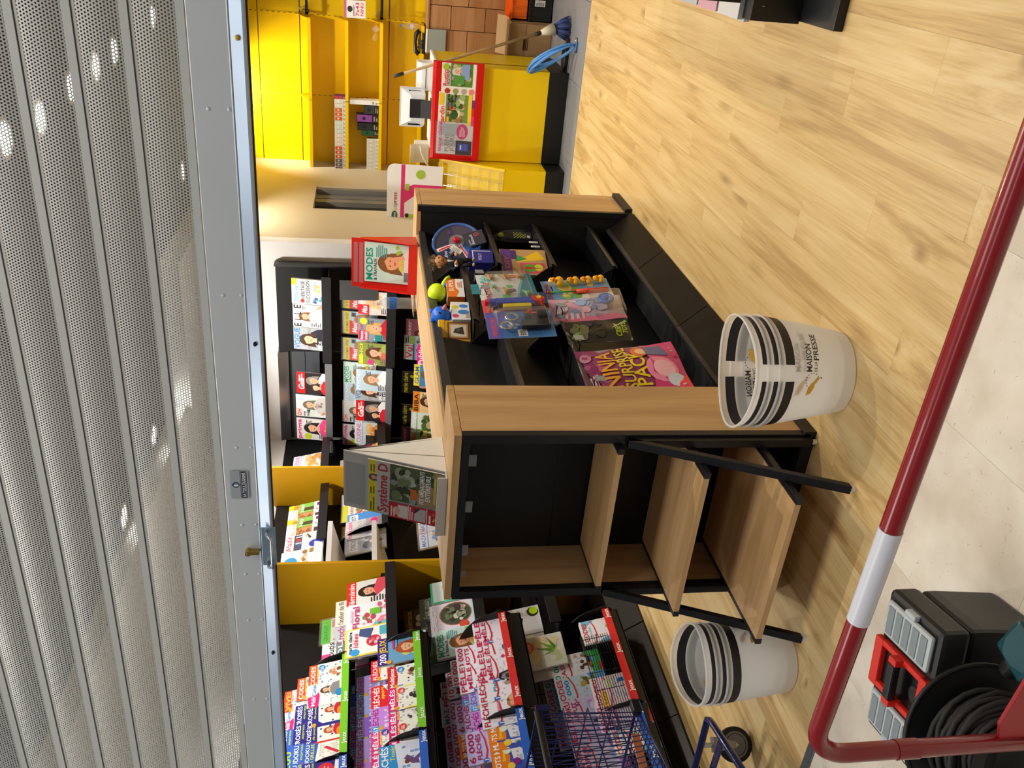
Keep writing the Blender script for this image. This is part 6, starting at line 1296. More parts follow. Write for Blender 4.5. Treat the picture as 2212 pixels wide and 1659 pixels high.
# navy box
p = K(1058, 560, 'x', -1.68)
def toybox(name, label, loc, phi, w, d, h, c, ops, side=None, sideops=None, group=None, cat='box'):
    t = thing(name, label, cat, loc, (0, 0, phi), group)
    q = MB(); q.box(-w/2, -d/2, 0, w/2, d/2, h); q.build('carton', mat('toybox_'+c, c, .45), t, bevel=.001)
    A = Art(w*.98, h*.98, -d/2-.0003, .00012); A.draw(ops); A.build('front_print', printmat(), t, fix=False)
    if side:
        A = Art(d*.98, h*.98, -w/2-.0003, .00012); A.draw(side); o = A.build('side_print', printmat(), t, fix=False); o.rotation_euler = (0, 0, -PI/2)
    if sideops:
        A = Art(w*.98, d*.98, 0, .00012); A.draw(sideops); o = A.build('top_print', printmat(), t, fix=False); o.rotation_euler = (-PI/2, 0, 0); o.location = (0, -d*.49, h+.0003)
    return t
toybox('toy_box', 'small navy blue box with a white corner line behind the doll', (-1.70, p.y+.03, .912), R(65), .10, .07, .13, '2b2f86', [('bg', '2d2f8c'), ('r', .85, .1, .9, .9, 'dfe2f0'), ('r', .2, .84, .9, .88, 'dfe2f0'), ('t', 'POLLY', .2, .5, .7, .14, 'c8ccec')])
# brown game box on the middle far shelf
p = K(1178, 568, 'x', -1.665)
toybox('game_box', 'kraft-brown game box with a purple top band and yellow dress picture', (-1.715, 4.47, .618), R(68), .20, .07, .255, 'a8835c',
    [('bg', 'c09a6c'), ('r', 0, .78, 1, 1, '5b3a86'), ('t', 'DIY', .25, .83, .75, .11, 'c05a86'), ('p', [(.50, .62), (.60, .60), (.95, .18), (.62, .02), (.56, .3)], 'f0c81e'), ('e', .52, .64, .05, .05, 'd8a070'), ('p', [(.50, .7), (.62, .42), (.80, .66)], '4a9a4a'), ('r', .06, .06, .46, .60, 'd8486a'), ('e', .26, .40, .16, .2, '5aa83a'), ('e', .28, .2, .14, .12, 'c8dc3a'), ('p', [(.2, .5), (.32, .5), (.26, .1)], 'c03a3a'), ('r', .6, .66, .96, .78, '4a2f74')],
    side=[('bg', '6a4a86'), ('r', 0, 0, 1, .78, '8a6a4a'), ('l', .2, .1, .8, .5, 5, '5a422c')], sideops=[('bg', '5b3a86'), ('t', 'DIY', .2, .3, .6, .4, 'c05a86')])
# yellow and black pack
p = K(1140, 505, 'x', -1.70)
t = thing('toy_pack', 'black and yellow chequered toy in a clear pack beside the game box', 'toy', (-1.72, p.y, .620), (0, 0, R(70)))
q = MB(); q.prism([(-.035, 0), (.035, 0), (.045, .05), (.03, .17), (-.02, .23), (-.045, .12)], 'y', -.02, .01); q.build('wrapper', film('pack_film', 'd8dadc', .10, .08), t)
q = MB(); q.prism([(-.028, .004), (.028, .004), (.034, .05), (.02, .14), (-.03, .12)], 'y', -.010, .004); q.build('pouch', BLACK2, t)
A = Art(.06, .12, -.0105, .0002)
for i in range(5):
    for j in range(8):
        if (i+j) % 2: A.k = 1; A.rect(.06+.18*i, .25+.08*j, .06+.18*i+.15, .25+.08*j+.065, 'c9cf2e')
A.rect(.1, .05, .5, .2, 'e6e6dc'); o = A.build('chequer_print', printmat(), t, fix=False)
q = MB(); q.ball((0, -.008, .18), (.02, .014, .018), 12, 8); q.build('yellow_knob', mat('knob_yellow', 'b4b428', .4), t, smooth=True)
for k in range(2):
    p = K(1155, 522+9*k, 'x', -1.67)
    t = thing('price_card', 'narrow white card standing on the shelf by the game box, %s one' % ['far', 'near'][k], 'card', (-1.675, p.y-.0, .619), (0, 0, R(80)))
    q = MB(); q.box(-.008, -.002, 0, .008, 0, .05); q.build('card', WHITE, t)
    A = Art(.015, .048, -.0025); A.draw([('l', .2, .1, .8, .9, 4, '6a6a70')]); A.build('print', printmat(), t, fix=False)

# squeeze toys on their boxes
def squeeze(px0, label_box, label_toy, boxc, ops, ballc, kind):
    p = K(*px0, 'x', -1.655)
    tb = toybox('toy_box', label_box, (-1.695, p.y, 1.114), R(76), .150 if kind == 'g' else .135, .055, .085, boxc, ops, side=[('bg', boxc), ('r', 0, .5, 1, 1, 'f08030' if kind == 'g' else 'dfe4ea')], sideops=[('bg', 'dfdfe0')])
    t = thing('squeeze_toy', label_toy, 'toy', (-1.70, p.y+.0, 1.1995), (0, 0, R(70)))
    m_ = mat('squeeze_'+ballc, ballc, .45)
    q = MB(); q.ball((0, 0, .046), (.048, .046, .046), 24, 16); q.build('body', m_, t, smooth=True)
    if kind == 'g':
        for dx in (-.012, .018):
            q = MB(); q.tube([(.03+dx*.3, 0, .02), (.055, -.005+dx, .012), (.078, dx*1.4-.01, -.004), (.085, dx*1.6-.012, -.02)], [.011, .009, .008, .009], 8); q.build('arm', m_, t, smooth=True)
        q = MB(); q.ball((.045, -.01, .004), (.012, .012, .012), 10, 8); q.build('blue_spot', mat('spot_blue', '2f6fd8', .4), t, smooth=True)
    else:
        for x in (-.030, .034):
            q = MB(); q.ball((x, 0, .088), (.012, .008, .012), 10, 8); q.build('ear', m_, t, smooth=True)
        q = MB(); q.frustum((.004, -.040, .034), (.012, -.064, .028), .014, .003, 10); q.build('beak', mat('beak_pink', 'e08aa0', .4), t, smooth=True)
        q = MB(); q.ball((-.022, -.041, .056), (.005, .003, .005), 8, 6); q.ball((.024, -.040, .056), (.005, .003, .005), 8, 6); q.build('eye', mat('eye_black', '14141a', .2), t, smooth=True)
        q = MB(); q.box(-.05, -.015, .0, -.03, .015, .012); q.build('foot', m_, t, bevel=.004)
squeeze((985, 615), 'orange and white toy box under the lime green squeeze toy', 'lime green round squeeze toy with two little arms', 'e8722a', [('bg', 'f0f0f0'), ('r', 0, .5, 1, 1, 'ee7a22'), ('p', [(0, .5), (.3, .3), (.5, .5)], 'ee7a22'), ('t', 'SUPER', .3, .62, .95, .26, 'f6f2ec'), ('l', .5, .1, .9, .4, 3, 'd8783a')], 'd2f01e', 'g')
squeeze((985, 664), 'white toy box with blue cartoon blobs under the blue squeeze toy', 'bright blue round squeeze toy with small ears and a pink beak', 'd5d9de', [('bg', 'e4e7ea'), ('e', .42, .35, .13, .2, '3f86d8'), ('e', .76, .32, .1, .16, '3f86d8'), ('e', .7, .8, .1, .12, 'd8c83a'), ('e', .2, .82, .1, .12, 'd8487a'), ('t', 'SQUIZ', .08, .06, .40, .18, 'b0703a')], '1f6ae0', 'b')
p = K(942, 688, 'x', -1.73)
toybox('toy_box', 'red and cream carton leaning at the back beside the blue toy', (-1.79, p.y+.02, 1.114), R(105), .115, .02, .15, 'b89a64', [('bg', 'd6b878'), ('r', 0, .62, 1, 1, 'c83a5a'), ('n', .05, .1, .95, .6, ['e0a03a', '5a86b0', 'c05a3a', 'e8d8a8'], 14, 3), ('t', 'JEU', .2, .68, .8, .2, 'f0d8a8')])
p = K(1004, 712, 'x', -1.72)
t = thing('tin_box', 'yellow tin with a framed brown label, next to the white toy box', 'tin', (-1.755, 3.685, 1.114+.068), (0, 0, R(52)))
q = MB(); q.box(-.055, -.035, -.068, .055, .035, .075); q.build('tin', mat('tin_yellow', 'dca91e', .3), t, bevel=.006)
q = MB(); q.box(-.057, -.037, .050, .057, .037, .082); q.build('lid', mat('tin_yellow2', 'e6b726', .3), t, bevel=.005)
A = Art(.10, .115, -.0355, .0003); A.draw([('r', .06, .04, .94, .92, '7a3c1e'), ('r', .13, .1, .87, .86, 'c89a5a'), ('r', .2, .16, .8, .8, 'e0d8c8'), ('p', [(.3, .25), (.7, .3), (.62, .6), (.4, .7)], '3a3632'), ('e', .55, .5, .1, .1, '5a544e')]); o = A.build('front_label', printmat(), t, fix=False); o.location = (0, 0, -.066)
A = Art(.10, .06, 0, .0003); A.draw([('e', .2, .5, .06, .08, '8a5a1a'), ('e', .5, .5, .06, .1, '5a3a14'), ('e', .8, .5, .06, .08, '8a5a1a')]); o = A.build('lid_print', printmat(), t, fix=False); o.rotation_euler = (-PI/2, 0, 0); o.location = (0, -.03, .0825)

# boxed figure: a doll in a dark suit
p = K(1036, 603, 'x', -1.625)
t = thing('doll', 'doll with spiky brown hair in a dark suit, between target toy and orange box', 'doll', (-1.63, 4.285, p.z), (0, 0, R(40)))
SK = mat('doll_skin', 'c98d62', .5); SUIT = mat('doll_suit', '171a28', .7); HAIR = mat('doll_hair', '5f4a33', .8)
q = MB(); q.ball((0, 0, .182), (.030, .030, .036), 20, 14); q.ball((0, -.030, .178), (.006, .008, .007), 8, 6); q.ball((-.030, 0, .180), (.006, .008, .011), 8, 6); q.ball((.030, 0, .180), (.006, .008, .011), 8, 6); q.cyl((0, 0, .135), (0, 0, .155), .012, 10); q.build('head', SK, t, smooth=True)
q = MB()
for x in (-.012, .012): q.ball((x, -.028, .188), (.004, .003, .003), 8, 6)
q.box(-.010, -.0315, .162, .010, -.029, .165); q.build('face_features', mat('doll_eye', '2a1a14', .4), t)
q = MB(); rn = random.Random(4)
q.ball((0, .006, .196), (.032, .030, .030), 16, 8)
for k in range(46):
    a = rn.random()*2*PI; e = .2+rn.random()*1.2; d_ = Vector((math.cos(a)*math.cos(e), math.sin(a)*math.cos(e)+.15, math.sin(e))); c = Vector((0, .004, .194))
    q.frustum(c+d_*.024, c+d_*(.042+.014*rn.random()), .007, .001, 5)
q.build('hair', HAIR, t)
q = MB(); q.lathe([(.001, .058), (.024, .06), (.026, .09), (.030, .125), (.022, .140), (.010, .146)], 16, 1, .7); q.build('jacket', SUIT, t, smooth=True)
q = MB(); q.prism([(-.006, .142), (.006, .142), (0, .105)], 'y', -.0215, -.019); q.build('shirt', WHITE, t)
for s_ in (-1, 1):
    q = MB(); q.tube([(s_*.026, 0, .130), (s_*.044, -.012, .108), (s_*.034, -.038, .098)], [.011, .010, .008], 8); q.build('sleeve', SUIT, t, smooth=True)
    q = MB(); q.tube([(s_*.034, -.036, .098), (s_*.028, -.048, .100)], [.0085, .0085], 8); q.build('cuff', WHITE, t, smooth=True)
    q = MB(); q.ball((s_*.024, -.056, .102), (.010, .011, .009), 10, 8)
    for f in range(3): q.tube([(s_*.020+.005*(f-1), -.060, .104), (s_*.018+.005*(f-1), -.071, .100)], .0028, 5)
    q.build('hand', SK, t, smooth=True)
    q = MB(); q.tube([(s_*.012, 0, .066), (s_*.014, -.002, .036), (s_*.014, 0, .010)], [.014, .012, .010], 8); q.build('leg', SUIT, t, smooth=True)
    q = MB(); q.ball((s_*.014, -.008, .006), (.010, .020, .007), 10, 8); q.build('shoe', mat('doll_shoe', 'b8a48a', .5), t, smooth=True)
A = Art(.03, .06, 0, .0003); A.draw([('bg', 'ecebe8'), ('l', .1, .15, .9, .85, 5, 'a0a0a4')]); o = A.build('paper_tag', printmat(), t, fix=False); o.location = (.034, -.05, .075); o.rotation_euler = (0, R(35), 0)

# dinosaur card
def dino(t, x, z, s, ang, m_, v=0):
    q = MB(); M = Matrix.Rotation(ang, 3, 'Y')
    P_ = lambda a, b, c: tuple(M @ Vector((a*s, b*s-.012, c*s))+Vector((x, 0, z)))
    q.tube([P_(-1.5, 0, -.2), P_(-.9, 0, .0), P_(-.35, 0, .1), P_(.3, 0, .15), P_(.62, 0, .45), P_(.8, 0, .85)], [.06*s, .16*s, .32*s, .34*s, .2*s, .15*s], 8)
    q.tube([P_(.72, 0, .8), P_(1.0, 0, .92), P_(1.3, 0, .82)], [.16*s, .2*s, .09*s], 8)
    for a in (-.3, .32):
        for b in (-.22, .22): q.tube([P_(a, b, .0), P_(a+.06, b*1.3, -.42), P_(a-.02, b*1.3, -.75), P_(a+.16, b*1.3, -.80)], [.15*s, .10*s, .07*s, .07*s], 6)
    if v:
        for k in range(4): q.frustum(P_(-.6+.35*k, 0, .28), P_(-.62+.35*k, 0, .58), .10*s, .01*s, 4)
    q.build('dinosaur', m_, t, smooth=True)
DT = mat('dino_tan', 'b48a4a', .35); DG = mat('dino_green', '7fb07a', .35)
pa = K(1160, 618, 'x', -1.60)
t = card_thing('dinosaur_card', 'white and teal card of six small plastic dinosaurs hanging on a hook', (-1.60, 3.905, .785), R(88), .33, .275,
    [('bg', 'd5d8da'), ('p', [(0, 0), (1, 0), (1, .10), (.6, .22), (.3, .3), (0, .34)], '1f7f96'), ('p', [(0, .34), (.3, .3), (.6, .22), (1, .10), (1, .13), (.5, .30), (0, .40)], '6ab8c4'), ('n', .7, .72, 1, .98, ['2f9aa0', '5abab8', '8ad0cc'], 8, 3), ('t', 'DINOSAURE', .12, .80, .70, .10, 'c8302a'), ('e', .55, .45, .05, .05, '5ac06a'), ('e', .2, .55, .08, .06, '6ae07a'), ('r', .36, .36, .46, .48, '4a4a9a'), ('e', .9, .34, .06, .06, 'e0783a'), ('t', '3+', .9, .05, .97, .06, '3a3a4a')], lean=R(-4))
for i, (x, z, s, a, m_, v) in enumerate([(.11, .205, .026, .2, DT, 0), (.11, .135, .026, -.1, DT, 0), (.11, .06, .026, .5, DT, 1), (-.06, .215-.07, .027, .4, DT, 0), (-.09, .05, .026, .2, DG, 1), (.0, .205, .02, .3, DG, 0)]): dino(t, x, z, s, a, m_, v)
blister(t, -.15, .015, .16, .235, .032)
q = MB(); q.box(-.055, -.001, .270, .055, .001, .31); q.build('header_tab', mat('teal_card', '2a7f90', .5), t)
# toy gun card
t = card_thing('toy_gun_card', 'blue, yellow and red toy dart gun on a pink card', (-1.60, 3.665, .775), R(84), .165, .29, [('bg', 'c88a96'), ('r', 0, .0, 1, .5, 'a8526a'), ('n', .1, .6, .9, .95, ['e0a06a', 'd8607a', 'f0c8a8'], 9, 3), ('r', .0, .88, 1, 1, 'd8485a')], lean=R(-4))
GBL = mat('gun_blue', '3552c0', .3); GRD = mat('gun_red', 'dc2a22', .3); GYL = mat('gun_yellow', 'e8d21e', .3)
# the gun is mounted muzzle up
q = MB(); q.box(.0, -.034, .06, .045, -.006, .23); q.box(.008, -.036, .23, .038, -.008, .262); q.box(-.01, -.03, .05, .03, -.008, .10); q.build('gun_body', GBL, t, bevel=.004)
q = MB(); q.prism([(.005, .015), (.05, .0), (.06, .055), (.03, .08)], 'y', -.032, -.008); q.cyl((.032, -.034, .025), (.032, -.006, .025), .024, 14); q.build('grip', GRD, t, bevel=.003)
q = MB(); q.cyl((.036, -.037, .028), (.036, -.033, .028), .012, 14); q.build('wheel', GYL, t)
q = MB(); q.box(-.03, -.03, .07, -.002, -.008, .20); q.build('dart_rack', GYL, t, bevel=.003)
q = MB(); q.box(.012, -.034, .262, .034, -.010, .28); q.build('muzzle', GRD, t, bevel=.002)
for k in range(3):
    q = MB(); q.ball((-.035+.010*k, -.022, .215+.012*(2-k)), (.009, .009, .011), 10, 8); q.build('dart_tip', BLACKG, t, smooth=True)
blister(t, -.06, .005, .075, .28, .042)
# handcuffs and pistol card
t = card_thing('police_set_card', 'blue card with silver toy handcuffs and a black plastic pistol', (-1.61, 3.512, .765), R(80), .20, .30, [('bg', '3f74b8'), ('r', 0, .0, 1, .2, '4a86d0'), ('p', [(0, .8), (1, .7), (1, 1), (0, 1)], '5a5ab0'), ('t', 'WARRIORS', .06, .86, .80, .08, 'd8403a'), ('r', .05, .42, .3, .56, 'e6e6e6'), ('t', '50%', .08, .45, .28, .08, '2a2a3a'), ('n', .3, .5, .6, .8, ['7aa0d0', 'e0e4ea', '9ab4d8'], 7, 3)], lean=R(-4))
for x, z in ((-.03, .215), (.035, .185)):
    q = MB(); n = 20; q.tube([(x+.026*math.cos(2*PI*i/n), -.018, z+.026*math.sin(2*PI*i/n)) for i in range(n)], .006, 6, True); q.build('cuff', mat('toy_chrome', 'c8ccd0', .12, metal=.8), t, smooth=True)
q = MB(); q.box(-.055, -.036, .02, -.01, -.008, .15); q.box(-.05, -.034, .07, .02, -.010, .10); q.build('pistol', mat('toy_black', '1b1b1e', .3), t, bevel=.004)
q = MB(); q.box(.02, -.036, .02, .07, -.008, .13); q.build('radio', mat('toy_dark', '2c2a2c', .3), t, bevel=.006)
for x, z in ((.035, .105), (.05, .09), (.03, .075)):
    q = MB(); q.box(x, -.0385, z, x+.010, -.036, z+.022); q.build('red_key', GRD, t)
blister(t, -.085, .008, .09, .27, .045)
# ducks
t = card_thing('duck_card', 'blue fishing-game card with four yellow toy ducks and a red rod', (-1.60, 3.91, .405), R(84), .215, .335, [('bg', '6f9fd0'), ('n', .1, .1, .95, .8, ['b8c86a', '7ab85a', 'e0d06a', '8ac0e8'], 18, 4), ('p', [(0, .0), (.4, 0), (.3, .45), (0, .5)], 'e0dcd0'), ('t', 'CANARDS', .1, .90, .85, .06, 'd84a6a'), ('e', .45, .56, .1, .06, 'e05a4a'), ('e', .15, .2, .1, .05, 'e8c83a')], lean=R(-5))
DK = mat('duck_yellow', 'f2bd1e', .3); BK = mat('duck_beak', 'e8641e', .35)
for (x, z, s) in ((.045, .235, 1.25), (.058, .155, 1.0), (.062, .090, .95), (.066, .026, .95)):
    q = MB(); q.ball((x, -.022*s, z+.012*s), (.026*s, .021*s, .018*s), 16, 10); q.ball((x-.002, -.026*s, z+.041*s), (.017*s, .016*s, .016*s), 14, 10); q.frustum((x+.02*s, -.02*s, z+.018*s), (x+.034*s, -.018*s, z+.034*s), .010*s, .002, 8); o = q.build('duck', DK, t, smooth=True)
    q = MB(); q.ball((x-.012*s, -.042*s, z+.038*s), (.009*s, .009*s, .005*s), 10, 6); b_ = q.build('beak', BK, o, smooth=True)
    q = MB(); q.ball((x-.010*s, -.039*s, z+.048*s), .0022*s, 6, 5); q.ball((x+.008*s, -.040*s, z+.048*s), .0022*s, 6, 5); q.build('eye', MATS['eye_black'], o, smooth=True)
q = MB(); q.cyl((-.035, -.014, .18), (-.03, -.014, .31), .004, 8); q.build('rod', mat('rod_green', '3f9a4a', .35), t, smooth=True)
q = MB(); q.cyl((-.028, -.014, .02), (-.035, -.014, .18), .012, 12); q.build('rod_grip', mat('rod_red', 'd8432a', .35), t, smooth=True)
q = MB(); q.ball((-.03, -.014, .315), .008, 8, 6); q.build('float', GRD, t, smooth=True)
q = MB(); q.box(-.11, -.001, .33, .0, .001, .40); q.build('header_tab', mat('blue_card', '2f6fb0', .5), t)
# pink balloon pack and dark bag
def pouch(name, label, loc, phi, w, h, ops, bulge, seed, tilt=0.0, roll_=0.0):
    t = thing(name, label, 'toy', loc, (tilt, roll_, phi))
    n = 14; m_ = 18; rn = random.Random(seed)
    A = Art(w, h, 0, 0.0); A.eps = .00025; A.draw(ops)
    def f(x, z):
        u = x/w+.5; v = z/h
        return -(bulge*math.sin(PI*min(1, max(0, u)))*math.sin(PI*min(1, max(0, v)))**.6 + .004*math.sin(7*u+3*v+seed)+.003*math.sin(13*v-5*u))
    # the print is cut fine enough to follow the pillow shape
    me = A.mesh('front_print', fix=False)
    import bmesh
    bm = bmesh.new(); bm.from_mesh(me)
    for k in range(1, 8):
        g = bm.verts[:]+bm.edges[:]+bm.faces[:]; bmesh.ops.bisect_plane(bm, geom=g, plane_co=((k/8-.5)*w, 0, 0), plane_no=(1, 0, 0))
        g = bm.verts[:]+bm.edges[:]+bm.faces[:]; bmesh.ops.bisect_plane(bm, geom=g, plane_co=(0, 0, k/8*h), plane_no=(0, 0, 1))
    for v in bm.verts: v.co.y += f(v.co.x, v.co.z)
    bm.to_mesh(me); bm.free(); me.polygons.foreach_set('use_smooth', [True]*len(me.polygons)); link('front_print', me, printmat(), t)
    q = MB()
    q.add([((i/n-.5)*w, .002, j/m_*h) for i in range(n+1) for j in range(m_+1)], [(i*(m_+1)+j, (i+1)*(m_+1)+j, (i+1)*(m_+1)+j+1, i*(m_+1)+j+1) for i in range(n) for j in range(m_)])
    o = q.v
    q.build('back_sheet', mat('foil', 'b8b8c0', .25, metal=.5), t, smooth=True)
    return t, f
t, f_ = pouch('balloon_pack', 'pale pink and clear pack with a blue whistle toy, hanging below the gun card', (-1.60, 3.685, .40), R(78), .19, .345, [('bg', 'b9a9bc'), ('p', [(0, .55), (1, .5), (1, 1), (0, 1)], 'd0a0b4'), ('n', .05, .45, .95, .95, ['c8b0d0', 'e0b8c4', '9ab0d8', 'd8c8d8'], 20, 3), ('p', [(0, 0), (.2, 0), (.1, .9), (0, .9)], 'd87a96'), ('l', .08, .55, .3, .85, 4, 'e8c0cc'), ('n', .3, .1, .9, .5, ['a8a8c0', 'c0b8d0', '8a96b8'], 12, 6)], .022, 2, R(-6))
q = MB(); n = 16; q.tube([(.03+.03*math.cos(2*PI*i/n), -.036, .08+.03*math.sin(2*PI*i/n)) for i in range(n)], .009, 8, True); q.ball((.035, -.036, .085), (.022, .012, .020), 12, 8); q.build('whistle', mat('whistle_blue', '2f76d8', .2), t, smooth=True)
q = MB(); q.prism([(-.085, .0), (.095, .0), (.1, .15), (-.09, .15)], 'y', -.05, -.01); q.build('blister', film('blister_film'), t, bevel=.012)
q = MB(); q.box(-.10, -.002, .342, .03, 0, .41); q.build('clear_header', film('header_film', 'd8dce0', .3, .1), t)
t, f_ = pouch('dark_toy_bag', 'dark camouflage toy bag with lime green lettering, hanging by the pink pack', (-1.61, 3.46, .425), R(74), .14, .29, [('bg', '34302a'), ('n', .05, .4, .95, .95, ['5a5a3a', '3a3a2c', '6a6a4a', '2a2622', '7a8a3a', '4a3a4a'], 22, 3), ('n', .02, .7, .4, .98, ['7ab06a', '3a6a3a'], 5, 3), ('t', 'CREEPY', .1, .16, .75, .09, 'b4d024', .2), ('t', 'TOYS', .2, .06, .8, .08, 'b4d024', .2), ('e', .85, .05, .06, .05, '5ac03a')], .014, 5, R(-6))
q = MB(); q.tube([(.0, -.020, .08), (.035, -.022, .02)], .002, 5); q.build('tie', WHITEP, t)
NJ = [('bg', '8a3a62'), ('n', .02, .55, .98, .98, ['9a4a6e', '7a2f58', 'a8567a'], 16, 3), ('e', .80, .92, .09, .07, 'b88098'), ('t', 'NINJA', .12, .66, .92, .16, 'e0a028'), ('t', 'SURPRISE', .10, .51, .97, .12, 'd8c02a'), ('t', 'PACK', .14, .37, .82, .14, 'e8cc20'),
      ('p', [(0, 0), (1, 0), (1, .34), (.5, .3), (0, .36)], 'c83a7a'), ('e', .40, .22, .24, .19, 'e88ab0'), ('e', .40, .2, .16, .13, 'f2b8cc'), ('e', .18, .12, .13, .11, 'c8d4e4'), ('e', .80, .38, .14, .10, 'd86a2a'), ('e', .80, .36, .09, .07, 'e8b890'), ('p', [(.66, .1), (.92, .14), (.95, .32), (.7, .32)], '4a5a8a'), ('p', [(0, 0), (.3, 0), (.1, .12), (0, .14)], 'e83a4a'), ('n', .5, .0, .98, .1, ['c8e0e8', '7ac05a', 'e8e8f0', 'c83a5a'], 7, 3), ('l', .08, .86, .5, .96, 3, 'c8a0b0')]
pouch('surprise_bag', 'large pink foil surprise bag with yellow letters, hanging in the near bay', (-1.60, 3.10, .30), R(84), .345, .42, NJ, .02, 3, R(-8))
pouch('surprise_bag', 'pink and blue foil bag mostly hidden by the near gondola end', (-1.66, 2.96, .33), R(84), .20, .38, [('bg', 'a84a70'), ('n', .05, .1, .95, .9, ['d8d0d8', '5a9ad0', '3a3a44', 'd87a90'], 22, 6)], .015, 7, R(-8))
# ------------------------------------------------------------------ shopping baskets
BASK = translucent('basket_plastic', 'fafaf8', 'ffffff', .60, .35, .16)
BAND = mat('grip_dark', '1d1c1e', .5)
INKM = mat('basket_ink', '33302c', .5)
HB_ = .298
def basket_r(v):            # half-axes at height fraction v
    return .136+.052*v**.9, .118+.032*v**.9
def rimz(a):                # the rim rises a little at both long ends
    return HB_*(1-.055*math.sin(a)**2)
def basket_meshes():
    n = 84; m_ = 26; vs = []; fs = []; fb = []
    for j in range(m_+1):
        v = j/m_
        for i in range(n):
            a = 2*PI*i/n; rx, ry = basket_r(v); vs.append((rx*math.cos(a), ry*math.sin(a), .004+rimz(a)*v))
    def slot(i, j):
        v = (j+.5)/m_; a = 2*PI*(i+.5)/n
        if not (.80 < v < .925): return False
        s_ = (a % PI)
        return abs(s_-PI/2) > .15
    for j in range(m_):
        for i in range(n):
            (fb if slot(i, j) else fs).append((j*n+i, j*n+(i+1) % n, (j+1)*n+(i+1) % n, (j+1)*n+i))
    q = MB(); q.add(vs, fs)
    q2 = MB(); k = [(basket_r(0)[0]*math.cos(2*PI*i/n), basket_r(0)[1]*math.sin(2*PI*i/n), .005) for i in range(n)]; q2.add(k, [tuple(range(n))])
    q3 = MB(); rx, ry = basket_r(1); q3.tube([(rx*math.cos(2*PI*i/n), ry*math.sin(2*PI*i/n), .004+rimz(2*PI*i/n)) for i in range(n)], .0038, 6, True)
    # darker rims of the hand slots
    q4 = MB(); q4.add(vs, fb); return q.mesh('wall', True), q2.mesh('base'), q3.mesh('rim', True), q4.mesh('grip_band', True)
WM, BM2, RM, GM = basket_meshes(); GM.materials.append(BAND)
for me in (WM, BM2, RM): me.materials.append(BASK)
def wrapped_print(ops, w, h, a0, z0, inside=False, mirror=False):
    A = Art(w, h, 0, 0.0); A.eps = 0; A.draw(ops)
    import bmesh
    me = A.mesh('logo_print', fix=False); bm = bmesh.new(); bm.from_mesh(me)
    for k in range(1, 10):
        g = bm.verts[:]+bm.edges[:]+bm.faces[:]; bmesh.ops.bisect_plane(bm, geom=g, plane_co=((k/10-.5)*w, 0, 0), plane_no=(1, 0, 0))
    for v in bm.verts:
        z = z0+v.co.z; fr = z/HB_; rx, ry = basket_r(fr); a = a0+v.co.x/((rx+ry)/2)
        o = -.0012 if inside else .0012
        v.co = ((rx+o)*math.cos(a), (ry+o)*math.sin(a), z)
    bm.to_mesh(me); bm.free(); me.materials.append(printmat()); return me
LOGO = [('t', 'MAISON', .38, .52, .80, .24, '33302c'), ('t', 'DE LA', .38, .30, .53, .12, '33302c'), ('t', 'PRESSE', .55, .22, .99, .22, '33302c'),
        ('p', [(.02, .70), (.06, .50), (.16, .38), (.25, .36), (.22, .52), (.13, .66)], 'e0ae3c'), ('p', [(.22, .48), (.33, .24), (.29, .18), (.20, .36)], 'd8b456')]
for k in range(9):
    a = R(150-22*k); LOGO.append(('e', .245+.115*math.cos(a), .40+.34*math.sin(a)*.9+.06, .0085, .0085, '33302c'))
LOGO.append(('e', .30, .12, .013, .013, '33302c'))
def basket_stack(cx, cy, yaw, labels, print_a):
    for k in range(3):
        t = thing('shopping_basket', labels[k], 'basket', (cx, cy, .001+.040*k), (0, 0, yaw), 'nested shopping baskets')
        link('wall', WM, None, t); link('base', BM2, None, t); link('rim', RM, None, t); link('grip_band', GM, None, t)
        if k in (0, 1):
            link('logo_print', wrapped_print(LOGO, .205, .085, print_a, .125), None, t)
        if k == 2:
            # the same print on the far side, seen from behind through the clear plastic
            link('logo_print', wrapped_print(LOGO, .205, .085, print_a+PI, .130, True), None, t)
BX, BY_ = -1.295, 2.47
basket_stack(BX, BY_, R(25), ['milky plastic shopping basket, lowest of the stack in front of the gondola', 'milky plastic shopping basket, middle of the stack in front of the gondola', 'milky plastic shopping basket, top of the stack in front of the gondola'], R(-54-25))
basket_stack(-2.455, 2.285, R(139), ['milky plastic shopping basket, lowest of the stack left of the stepped shelf', 'milky plastic shopping basket, middle of the stack left of the stepped shelf', 'milky plastic shopping basket, top of the stack left of the stepped shelf'], R(-139+20))

# ------------------------------------------------------------------ red and white barrier
RB = mat('barrier_red', '8e1a20', .25, coat=.3)
BARY, BARZ, TR = 1.012, .775, .0178
bp = thing('site_barrier', 'red tubular site barrier with a white band, in front of the shop', 'barrier', (-1.34, BARY, 0))
pX = 0.0; r_ = .075
path = [(pX, 0, .012)]+[(pX, 0, BARZ-r_-.02)]+[(pX+r_-r_*math.cos(a), 0, BARZ-r_+r_*math.sin(a)) for a in [PI/2*i/8 for i in range(9)]]
path += [(x, 0, BARZ) for x in (.3, .8, 1.4, 2.1)]+[(2.2+r_*math.sin(a), 0, BARZ-r_+r_*math.cos(a)) for a in [PI/2*i/8 for i in range(9)]]+[(2.2+r_, 0, .012)]
q = MB(); q.tube(path, TR, 20); q.build('frame_tube', RB, bp, smooth=True)
x0 = at(1924, 1143, 'y', BARY).x+1.34; x1 = at(1853, 1340, 'y', BARY).x+1.34
q = MB(); q.cyl((x1, 0, BARZ), (x0, 0, BARZ), TR+.0012, 28); q.build('white_band', mat('band_white', 'dcdde6', .3), bp, auto=50)
q = MB(); q.cyl((x0+.95, 0, BARZ), (x0+1.15, 0, BARZ), TR+.0012, 28); q.build('white_band', MATS['band_white'], bp, auto=50)
